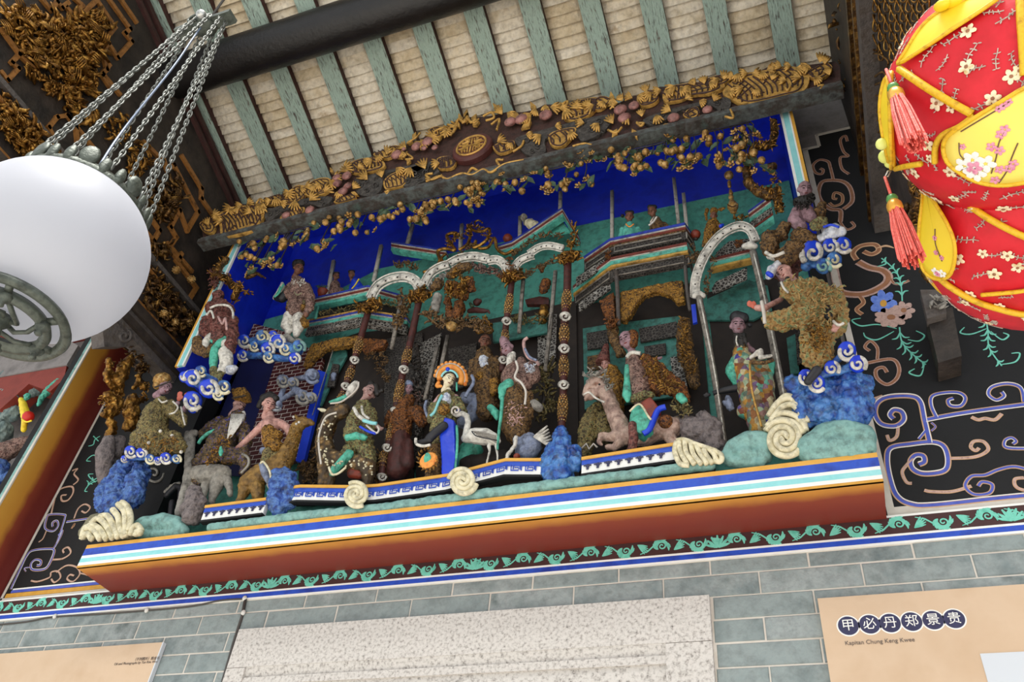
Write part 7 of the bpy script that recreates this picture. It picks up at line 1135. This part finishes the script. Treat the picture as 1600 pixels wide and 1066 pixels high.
# ------------------------------------------------------------------ the neighbouring tableau at the far left
t = T('coral_rock', 'green-grey streaked rock crowding the neighbouring box at the wall corner', 'rock', -.14, 'A3'); t.blob('rock', mat('streakrock', ['#3f4f50', '#6a7d7c', '#8a9a96', '#39484a'], 40, .7, 0, .8, 60, stretch=(1, 1, .3)), [[(-60, 560, 90), (60, 560, 90), (160, 540, 60)], [(0, 680, 100), (120, 660, 70)], [(-40, 820, 110), (100, 800, 60)], [(260, 640, 46), (300, 620, 40), (330, 560, 30)], [(20, 940, 80)]], .006, (.03, .03)); t.blob('jade_frond', 'tealcloth', [[(290, 740, 14, -.04), (320, 680, 22, -.04), (380, 620, 30, -.04), (450, 560, 26, -.04)]], .004, (.012, .012)); t.done()
t = T('small_warrior', 'small figure in a yellow coat and red drum in the neighbouring box', 'statue', -.19, 'A3'); person(t, (205, 680, 34), 'tealcloth', yaw=10); t.blob('coat', 'lanternyellow', [[(160, 700, 20), (175, 740, 30), (190, 800, 34), (190, 850, 26), (180, 930, 20)]], .004, (.006, .02)); t.part('red_drum', mat('drumred', ['#c41c14', '#d83020'], 10, .4), G().ell(t.w(215, 830, -.03), t.m(44, t.w(215, 830))), sm=True); t.line('drum_band', 'lanternyellow', [(165, 850), (200, 870), (240, 860)], 7, -.07); t.line('plume', 'darkwood', [(110, 650), (150, 690)], 6); t.done()
t = T('low_ground', 'muddy red-green ground with blue rock at the neighbouring ledge', 'rock', -.15, 'P'); t.blob('ground', 'crust_pink', [[(-20, 720, 20), (20, 700, 14), (45, 690, 10)], [(-30, 780, 40)]], .006, (.02, .02)); t.blob('blue_rock', 'coralblue', [[(0, 730, 14, -.02), (-6, 760, 16, -.02), (12, 745, 8, -.02)]], .005, (.02, .02)); t.done()
# ------------------------------------------------------------------ hanging glass lamp
L0 = CAM+ray(78, 392)*1.9
gm = bpy.data.materials.new('opal_glass'); gm.use_nodes = True; nt = gm.node_tree; nt.nodes.clear(); o_ = nt.nodes.new('ShaderNodeOutputMaterial'); mx = nt.nodes.new('ShaderNodeMixShader'); d_ = nt.nodes.new('ShaderNodeBsdfDiffuse'); tr = nt.nodes.new('ShaderNodeBsdfTranslucent'); gs = nt.nodes.new('ShaderNodeBsdfGlossy'); m2 = nt.nodes.new('ShaderNodeMixShader')
d_.inputs[0].default_value = (.6, .61, .66, 1); tr.inputs[0].default_value = (.62, .63, .68, 1); gs.inputs[1].default_value = .5; mx.inputs[0].default_value = .5; m2.inputs[0].default_value = .06
nt.links.new(d_.outputs[0], mx.inputs[1]); nt.links.new(tr.outputs[0], mx.inputs[2]); nt.links.new(mx.outputs[0], m2.inputs[1]); nt.links.new(gs.outputs[0], m2.inputs[2]); nt.links.new(m2.outputs[0], o_.inputs[0])
lamp = root('hanging_lamp', 'white opal glass bowl lamp on grey bead chains before the carved truss', 'lamp', L0+V((0, 0, -.23)))
LB = BASE[lamp.name]
def lp(name, g, m, par=lamp, **k): return put(name, g, m, par, LB, **k)
R_ = .207
prof = [(.004, -.196), (.06, -.19)]+[(R_*math.cos(a), R_*math.sin(a)) for a in [math.radians(x) for x in range(-64, 52, 6)]]
lp('glass_bowl', G().lathe(L0, prof, n=64, cap=False), gm, sm=True)
bulb = bpy.data.lights.new('lamp_bulb', 'POINT'); bulb.energy = .5; bulb.shadow_soft_size = .05; bulb.color = (1, .98, .95); bo = bpy.data.objects.new('lamp_bulb', bulb); COL.objects.link(bo); bo.parent = lamp; bo.location = L0+V((0, 0, .09))-LB
rim = lp('metal_rim', G().lathe(L0, [(.1, .17), (.138, .172), (.15, .155), (.15, .135), (.14, .13), (.12, .15)], n=48), 'greyiron', sm=True)
for k in range(24):
    a = 2*math.pi*k/24; d = V((math.cos(a), math.sin(a), 0)); c = L0+d*.146+V((0, 0, .15)); big = k % 3 == 0
    g = G().ell(c+V((0, 0, .03 if big else .018)), d*.008, V((-d.y, d.x, 0))*(.022 if big else .012), V((0, 0, .032 if big else .03))); put('rim_cresting', g, 'greyiron', rim, LB, sm=True)
def hring(R, h, a, b, n=48): return G().lathe(L0, [(R-a, h), (R-a*.3, h-b), (R+a*.6, h-b), (R+a, h), (R+a*.5, h+b), (R-a*.6, h+b), (R-a, h)], n=n, cap=False)
lp('outer_ring', hring(.122, -.205, .012, .010), 'greyiron', sm=True); r2 = lp('inner_ring', hring(.086, -.215, .012, .012), 'greyiron', sm=True)
for k in range(6):
    a = 2*math.pi*k/6+.35; d = V((math.cos(a), math.sin(a), 0)); lp('ring_spoke', G().tube([L0+d*.09+V((0, 0, -.212)), L0+d*.12+V((0, 0, -.205))], .009, 6), 'greyiron', sm=True)
    lp('ring_knob', G().lathe(L0+d*.09+V((0, 0, -.222)), [(.004, -.026), (.008, -.022), (.006, -.014), (.013, -.008), (.016, 0), (.012, .006)], n=14), 'greyiron', sm=True)
    lp('scroll_arm', G().tube([L0+d*.085+V((0, 0, -.215)), L0+d*.05+V((-d.y*.02, d.x*.02, -.225)), L0+d*.015+V((-d.y*.03, d.x*.03, -.22)), L0+V((0, 0, -.215))], .0055, 6), 'greyiron', sm=True)
lp('finial', G().lathe(L0, [(.004, -.26), (.014, -.25), (.01, -.235), (.02, -.22), (.016, -.205)], n=16), 'greyiron', sm=True)
HT = 1.03
for k in range(10):
    a = 2*math.pi*k/10+.2; d = V((math.cos(a), math.sin(a), 0)); A = L0+d*.146+V((0, 0, .175)); Bp = L0+V((d.x*.075, d.y*.03, HT)); n = 46; g = G()
    ax = (Bp-A).normalized(); u = ax.orthogonal().normalized(); w = ax.cross(u); st_ = (Bp-A).length/n
    for i in range(n):
        c = A+(Bp-A)*((i+.5)/n); e, f = (u, w) if i % 2 else (w, u); pts = [c+ax*math.cos(t)*st_*.82+e*math.sin(t)*.0052 for t in [2*math.pi*j/8 for j in range(9)]]; g.tube(pts, .0021, 4)
    lp('chain', g, 'chainmetal', kind=None, sm=True)
cp = L0+V((0, 0, HT)); lp('hanger_plate', G().box(cp+V((-.1, -.02, -.005)), cp+V((-.035, .02, .012))), 'greyiron'); lp('hanger_plate', G().box(cp+V((.035, -.02, -.005)), cp+V((.1, .02, .012))), 'greyiron'); lp('hanger_hub', G().lathe(cp, [(.012, -.02), (.034, -.012), (.036, .012), (.02, .03), (.008, .05)], n=20), 'greyiron', sm=True); lp('bolt', G().ell(cp+V((.01, -.034, 0)), .016), 'silver', sm=True)
lp('hanger_ring', G().tube([cp+V((-.022+math.cos(t)*.02, -.03, .006+math.sin(t)*.02)) for t in [2*math.pi*j/16 for j in range(17)]], .004, 6), 'greyiron', sm=True)
cab = [(316, 40), (300, 62), (280, 92), (255, 125), (225, 162), (195, 200), (175, 228), (156, 258)]; pp = []
for i, (x, y) in enumerate(cab):
    t_ = i/7; h = HT-(HT-.17)*t_; q = L0+V((0, 0, h)); v = ray(x, y); pp.append(CAM+v*((q-CAM).dot(FW)))
lp('cable', G().tube([V(p) for p in smooth([tuple(p) for p in pp], 4)], .0032, 6), 'cable', sm=True)
rzl = 5.96; lp('suspension_wire', G().tube([cp+V((0, 0, .04)), V((cp.x+.02, cp.y, (cp.z+rzl)/2)), V((cp.x, cp.y, rz(cp.y)-.002))], .004, 6), 'wire', sm=True)
# ------------------------------------------------------------------ red and yellow cloth lantern
U0 = CAM+ray(1585, 150)*1.7; UR = (.245, .245, .245); W0 = CAM+ray(1655, 350)*1.8; WR = (.272, .272, .185)
ln = root('cloth_lantern', 'red flowered cloth lantern with yellow panels, gold piping and coral tassels', 'lantern', W0+V((0, 0, -.185))); LNB = BASE[ln.name]
def ep(name, g, m, **k): return put(name, g, m, ln, LNB, **k)
lred = mat('lantern_red', ['#c4101c', '#d8182a', '#b80c16'], 8, .55, 0, .1, 60)
def onE(x, y, c, C, Rr, off=0):
    v = ray(*pix(x, y, c)); o = CAM-C; s = V((v.x/Rr[0], v.y/Rr[1], v.z/Rr[2])); q = V((o.x/Rr[0], o.y/Rr[1], o.z/Rr[2])); a = s.dot(s); b = s.dot(q); cc = q.dot(q)-1; D = b*b-a*cc
    t_ = (-b-math.sqrt(D))/a if D > 0 else -b/a
    p = CAM+v*t_; n = V(((p.x-C.x)/Rr[0]**2, (p.y-C.y)/Rr[1]**2, (p.z-C.z)/Rr[2]**2)).normalized(); return p+n*off, n
def octo(C, Rr, k=10, rows=12):
    """faceted cloth body"""
    g = G(); pr = []
    for i in range(rows+1):
        a = -math.pi/2+math.pi*i/rows; pr.append((max(.004, Rr[0]*math.cos(a)), Rr[2]*math.sin(a)))
    return g.lathe(C, pr, n=40)
ep('upper_body', octo(U0, [r*.985 for r in UR]), lred, sm=True); ep('lower_body', octo(W0, [r*.985 for r in WR]), lred, sm=True)
def patch(name, pts, c, C, Rr, m, off=.006, n=3):
    q = smooth(pts, n, True); cx = sum(p[0] for p in q)/len(q); cy = sum(p[1] for p in q)/len(q); rings = 5; v = []; f = []; k = len(q)
    for r in range(rings):
        s = 1-r/rings
        for x, y in q: p, nn = onE(cx+(x-cx)*s, cy+(y-cy)*s, c, C, Rr, off); v.append(p)
    v.append(onE(cx, cy, c, C, Rr, off)[0])
    for r in range(rings-1): f += [[r*k+i, r*k+(i+1) % k, (r+1)*k+(i+1) % k, (r+1)*k+i] for i in range(k)]
    f += [[(rings-1)*k+i, (rings-1)*k+(i+1) % k, rings*k] for i in range(k)]
    g = G().add(v, f); m0 = len(v); g.add([p+(C-p).normalized()*.005 for p in v], [x[::-1] for x in f]); b = g.f; b += [[i, m0+i, m0+(i+1) % k, (i+1) % k] for i in range(k)]
    i = ep(name, g, m, sm=True)
    ep('gold_piping', G().tube([onE(x, y, c, C, Rr, off)[0] for x, y in q+q[:1]], .0042, 6), 'trimyellow', sm=True); return i
def trim(pts, c, C, Rr, r=.005, m='trimyellow', off=.003): ep('gold_piping', G().tube([onE(x, y, c, C, Rr, off)[0] for x, y in smooth(pts, 6)], r, 6), m, sm=True)
patch('yellow_roof_panel', [(312, 360), (345, 300), (375, 250), (420, 180), (480, 115), (560, 60), (640, 30), (740, -20), (860, -30), (840, 15), (600, 175), (450, 275)], 'C1', U0, UR, 'lanternyellow')
patch('yellow_leaf_panel', [(565, 805), (590, 745), (680, 680), (800, 605), (900, 545), (995, 490), (1150, 440), (1300, 560), (1300, 800), (1150, 950), (995, 990), (860, 1005), (740, 985), (640, 930), (585, 880)], 'C1', U0, UR, 'lanternpale', .012)
patch('yellow_side_panel', [(255, 430), (228, 500), (218, 620), (240, 780), (278, 925), (274, 700), (268, 520)], 'C1', U0, UR, 'lanternyellow', .008)
patch('yellow_teardrop', [(438, 165), (452, 230), (500, 300), (560, 400), (600, 500), (605, 600), (580, 690), (530, 722), (470, 710), (425, 660), (408, 560), (412, 440), (430, 300)], 'C2', W0, WR, 'lanternyellow', .016)
for pts, c, C, Rr, r in (([(312, 385), (450, 480), (580, 560), (710, 632)], 'C1', U0, UR, .008), ([(970, -20), (975, 100), (985, 250), (995, 420)], 'C1', U0, UR, .007), ([(505, 900), (510, 810), (550, 745), (640, 700), (720, 640)], 'C1', U0, UR, .006), ([(280, 935), (340, 920), (430, 905)], 'C1', U0, UR, .006), ([(265, 400), (262, 600), (270, 800), (285, 935)], 'C1', U0, UR, .005), ([(480, 0), (510, 110), (600, 240), (760, 370), (990, 490), (1200, 560)], 'C2', W0, WR, .007), ([(470, 715), (560, 790), (700, 870), (850, 920), (990, 950), (1200, 960)], 'C2', W0, WR, .007), ([(740, 835), (860, 825), (990, 810), (1200, 760)], 'C2', W0, WR, .005)): trim(pts, c, C, Rr, r)
ep('gold_girdle', G().tube([W0+V((math.cos(t)*.268, math.sin(t)*.268, .0)) for t in [2*math.pi*j/48 for j in range(49)]], .006, 6), 'trimyellow', sm=True)
for x, y, r in ((205, 800, 34), (225, 870, 40), (250, 905, 30)):
    p = onE(250, y, 'C1', U0, UR)[0]; q = CAM+ray(*pix(x, y, 'C1'))*((p-CAM).dot(FW)); ep('lime_ruffle', G().ell(q, RT*r/3.553*dep(q), UP*r/3.553*dep(q), FW*.012), 'limepale', sm=True)
for x, y, rx, ry in ((600, 10, 80, 40), (540, 30, 40, 30)):
    p, n = onE(600, 60, 'C1', U0, UR); q = CAM+ray(*pix(x, y, 'C1'))*((p-CAM).dot(FW)); ep('yellow_ruffle', G().ell(q, RT*rx/3.553*dep(q), UP*ry/3.553*dep(q), FW*.02), 'lanternyellow', sm=True)
# printed flowers on the cloth
def spray(C, Rr, n, sd, size):
    rnd = random.Random(sd); gf, gc, gs_ = G(), G(), G()
    for i in range(n):
        z = 1-2*(i+.5)/n; a = i*2.39996+rnd.uniform(-.15, .15); z = max(-.97, min(.97, z+rnd.uniform(-.06, .06))); d = V((math.cos(a)*math.sqrt(1-z*z), math.sin(a)*math.sqrt(1-z*z), z))
        p = C+V((d.x*Rr[0], d.y*Rr[1], d.z*Rr[2])); nn = V((d.x/Rr[0], d.y/Rr[1], d.z/Rr[2])).normalized(); u = nn.orthogonal().normalized(); u = Matrix.Rotation(rnd.random()*6, 3, nn) @ u; w = nn.cross(u); s = size*rnd.uniform(.7, 1.25); big = rnd.random() < .55
        if big:
            for k in range(5):
                b = 2*math.pi*k/5; e = u*math.cos(b)+w*math.sin(b); h = nn.cross(e); gf.ell(p+e*s*.55+nn*.0012, e*s*.5, h*s*.36, nn*.0016, n=ICO1)
            gc.ell(p+nn*.0025, u*s*.26, w*s*.26, nn*.0014, n=ICO1)
        e = u; q = [p+nn*.0012]
        for k in range(4): e = (e+w*rnd.uniform(-.6, .6)).normalized(); q.append(q[-1]+e*s*.75)
        q = [C+V(((x-C).x, (x-C).y, (x-C).z))*1.0 for x in q]
        # keep the sprig on the cloth
        q = [C+(x-C)*((1.002)/math.sqrt(((x-C).x/Rr[0])**2+((x-C).y/Rr[1])**2+((x-C).z/Rr[2])**2)) for x in q]
        gs_.tube(q, .0011, 4)
        for x in q[1:]:
            for sg in (-1, 1):
                e2 = (w*sg+u*rnd.uniform(-.5, .5)).normalized(); gs_.ell(x+e2*s*.28, e2*s*.26, nn.cross(e2)*s*.1, nn*.0012, n=ICO1)
    return gf, gc, gs_
for C, Rr, n, sd in ((U0, [r*.986 for r in UR], 300, 1), (W0, [r*.986 for r in WR], 300, 2)):
    gf, gc, gs_ = spray(C, Rr, n, sd, .0125); ep('printed_blossoms', gf, 'creamflower', kind='stuff'); ep('blossom_centres', gc, 'brownpaint', kind='stuff'); ep('printed_sprigs', gs_, 'leafgrey', kind='stuff')
def sprig(pts, c, C, Rr, off, bl, petal='plumpink', r=.009):
    ep('painted_branch', G().tube([onE(x, y, c, C, Rr, off+.001)[0] for x, y in smooth(pts, 5)], .0012, 4), 'branch'); g = G()
    for x, y in bl:
        p, n = onE(x, y, c, C, Rr, off+.001); u = n.orthogonal().normalized(); w = n.cross(u)
        for k in range(5): a = 2*math.pi*k/5; e = u*math.cos(a)+w*math.sin(a); g.ell(p+e*r*.6, e*r*.5, n.cross(e)*r*.4, n*.0014, n=ICO1)
    ep('painted_plum_blossom', g, petal)
sprig([(860, 990), (900, 930), (930, 850), (960, 780)], 'C1', U0, UR, .012, [(915, 915), (935, 890), (840, 975), (865, 920)]); sprig([(820, 940), (845, 860), (860, 780), (890, 720)], 'C1', U0, UR, .012, [(820, 800), (865, 820), (870, 735), (890, 710)]); sprig([(690, 880), (655, 840), (650, 780)], 'C1', U0, UR, .012, [(670, 800)], r=.006); sprig([(660, 720), (760, 660), (860, 600), (920, 560)], 'C1', U0, UR, .012, [(860, 600), (885, 585), (910, 565)], r=.007)
sprig([(640, 930), (700, 910), (780, 900)], 'C1', U0, UR, .012, [(680, 900), (740, 940), (790, 890), (720, 870)], 'white', .018); sprig([(735, 910), (736, 912)], 'C1', U0, UR, .014, [(732, 908)], r=.014)
sprig([(500, 440), (500, 520), (520, 580), (535, 620)], 'C2', W0, WR, .016, [(497, 490), (502, 572), (533, 600)], r=.006); sprig([(500, 690), (520, 690)], 'C2', W0, WR, .016, [(500, 680), (535, 690)], 'white', .011); sprig([(512, 690), (514, 692)], 'C2', W0, WR, .018, [(512, 690)], r=.007)
def tassel(x0, y0, c, drop, off, hook=False):
    p = off; ep('tassel_cord', G().tube([p, p+V((0, 0, -drop))], .0032, 6), 'tassel', sm=True); q = p+V((0, 0, -drop))
    ep('green_bead', G().ell(q, .012), 'greenbead', sm=True); ep('gold_bead', G().lathe(q+V((0, 0, -.04)), [(.012, 0), (.0155, .008), (.0155, .02), (.011, .03)], n=14), 'bead', sm=True); g = G(); rnd = random.Random(x0)
    for i in range(70):
        a = rnd.random()*6.283; r = math.sqrt(rnd.random()); g.tube([q+V((math.cos(a)*r*.012, math.sin(a)*r*.012, -.036)), q+V((math.cos(a)*r*.019, math.sin(a)*r*.019, -.09)), q+V((math.cos(a)*r*.024, math.sin(a)*r*.024, -.185+rnd.uniform(-.008, .008)))], .0019, 4)
    ep('tassel_skirt', g, 'tassel', kind='stuff')
pa = onE(262, 392, 'C1', U0, UR, .012)[0]; tassel(1, 0, 'C1', .07, pa)
pb = onE(285, 930, 'C1', U0, UR, .012)[0]; pc = CAM+ray(*pix(162, 140, 'C2'))*((pb-CAM).dot(FW)); ep('wire_hook', G().tube([pb, (pb+pc)/2+UP*.006, pc, (pb+pc)/2-UP*.006, pb], .0018, 5), 'silver', sm=True); tassel(2, 0, 'C2', .075, pc)
top = U0+V((0, 0, .24)); ep('hanging_cord', G().tube([top, V((top.x, top.y, rz(top.y)-.002))], .004, 6), 'wire', sm=True)
# ------------------------------------------------------------------ signs
def txt(body, par, base, pos, size, m, align='LEFT', sx=1.0, name='lettering'):
    cu = bpy.data.curves.new(name, 'FONT'); cu.body = body; cu.size = size; cu.align_x = align; cu.align_y = 'CENTER' if align == 'CENTER' else 'BOTTOM_BASELINE'; cu.extrude = .0003; cu.materials.append(MT(m)); cu.space_character = sx
    tmp = bpy.data.objects.new(name, cu); COL.objects.link(tmp); me = bpy.data.meshes.new_from_object(tmp); bpy.data.objects.remove(tmp); me.materials.clear(); me.materials.append(MT(m)); o = bpy.data.objects.new(name, me); COL.objects.link(o); o.parent = par; o.location = pos-base; o.rotation_euler = (math.radians(90), 0, 0); return o
YS = -.034
s1 = root('wall_sign', 'large beige information board with dark round characters and a white sheet', 'sign', V((.6, YS, 2.0))); SB = BASE[s1.name]
put('board', G().box((SGX, YS, 1.9), (1.7, -.018, SGZ)), 'signbeige', s1, SB)
chars = '甲必丹郑景贵'
for ch, (x, y) in zip(chars, ((755, 610), (858, 603), (957, 597), (1060, 590), (1163, 583), (1265, 577))):
    p = onY(x, y, YS, 'C3'); r = 50/3.077*dep(p)*.93
    put('white_halo', G().lathe(p+V((0, -.0006, 0)), [(r*1.14, 0), (r*1.14, .0006)], V((0, 1, 0)), 32), 'white', s1, SB); put('dark_disc', G().lathe(p+V((0, -.0012, 0)), [(r, 0), (r, .0006)], V((0, 1, 0)), 32), 'ink', s1, SB)
    txt(ch, s1, SB, p+V((0, -.0018, 0)), r*1.35, 'white', 'CENTER')
p = onY(740, 703, YS, 'C3'); txt('Kapitan Chung Keng Kwee', s1, SB, p+V((0, -.001, 0)), 0.0158, 'inkgrey', sx=1.0)
p = onY(1388, 745, YS, 'C3'); put('white_sheet', G().box((p.x, YS-.002, 1.95), (p.x+.6, YS+.001, p.z)), 'paper', s1, SB)
s2 = root('wall_sign', 'beige information board with two tiny printed lines beside the granite doorway', 'sign', V((-2.9, YS, 2.0))); SB2 = BASE[s2.name]
put('board', G().box((-4.0, YS, 1.9), (SGLX, -.018, SGLZ)), 'signbeige', s2, SB2); put('edge', G().box((SGLX, YS-.001, 1.9), (SGLX+.005, -.018, SGLZ)), 'paper', s2, SB2)
p = onY(208, 1033, YS); txt('（不列照片）陈金裕', s2, SB2, p+V((0, -.001, 0)), .013, 'inkgrey'); p = onY(178, 1040, YS); txt('Oil and Photographs by Tan Kim Wee', s2, SB2, p+V((0, -.001, 0)), .0125, 'inkgrey')
# ------------------------------------------------------------------ cable along the painted band
cbr = root('wall_cable', 'thin dark cable clipped along the blue band and dropping beside the granite doorway', 'cable', onY(383, 938, -.02)); CB = BASE[cbr.name]
path = [(0, 275), (120, 262), (240, 240), (440, 228), (655, 212), (860, 192), (980, 168), (1094, 160)]; pts = [onY(x, y, -.02, 'C4') for x, y in path]
put('cable', G().tube([V(p) for p in smooth([tuple(p) for p in pts], 5)], .0035, 6), 'wire', cbr, CB, sm=True); put('drop_pipe', G().tube([onY(x, y, -.02, 'C4') for x, y in ((1096, 160), (1080, 240), (1045, 350), (995, 525), (985, 580))], .0055, 8), 'wire', cbr, CB, sm=True)
for x, y in ((245, 238), (655, 211), (1092, 158), (1086, 222)): put('clip', G().ell(onY(x, y, -.022, 'C4'), V((.009, 0, 0)), V((0, .007, 0)), V((0, 0, .011))), 'clip', cbr, CB, sm=True)
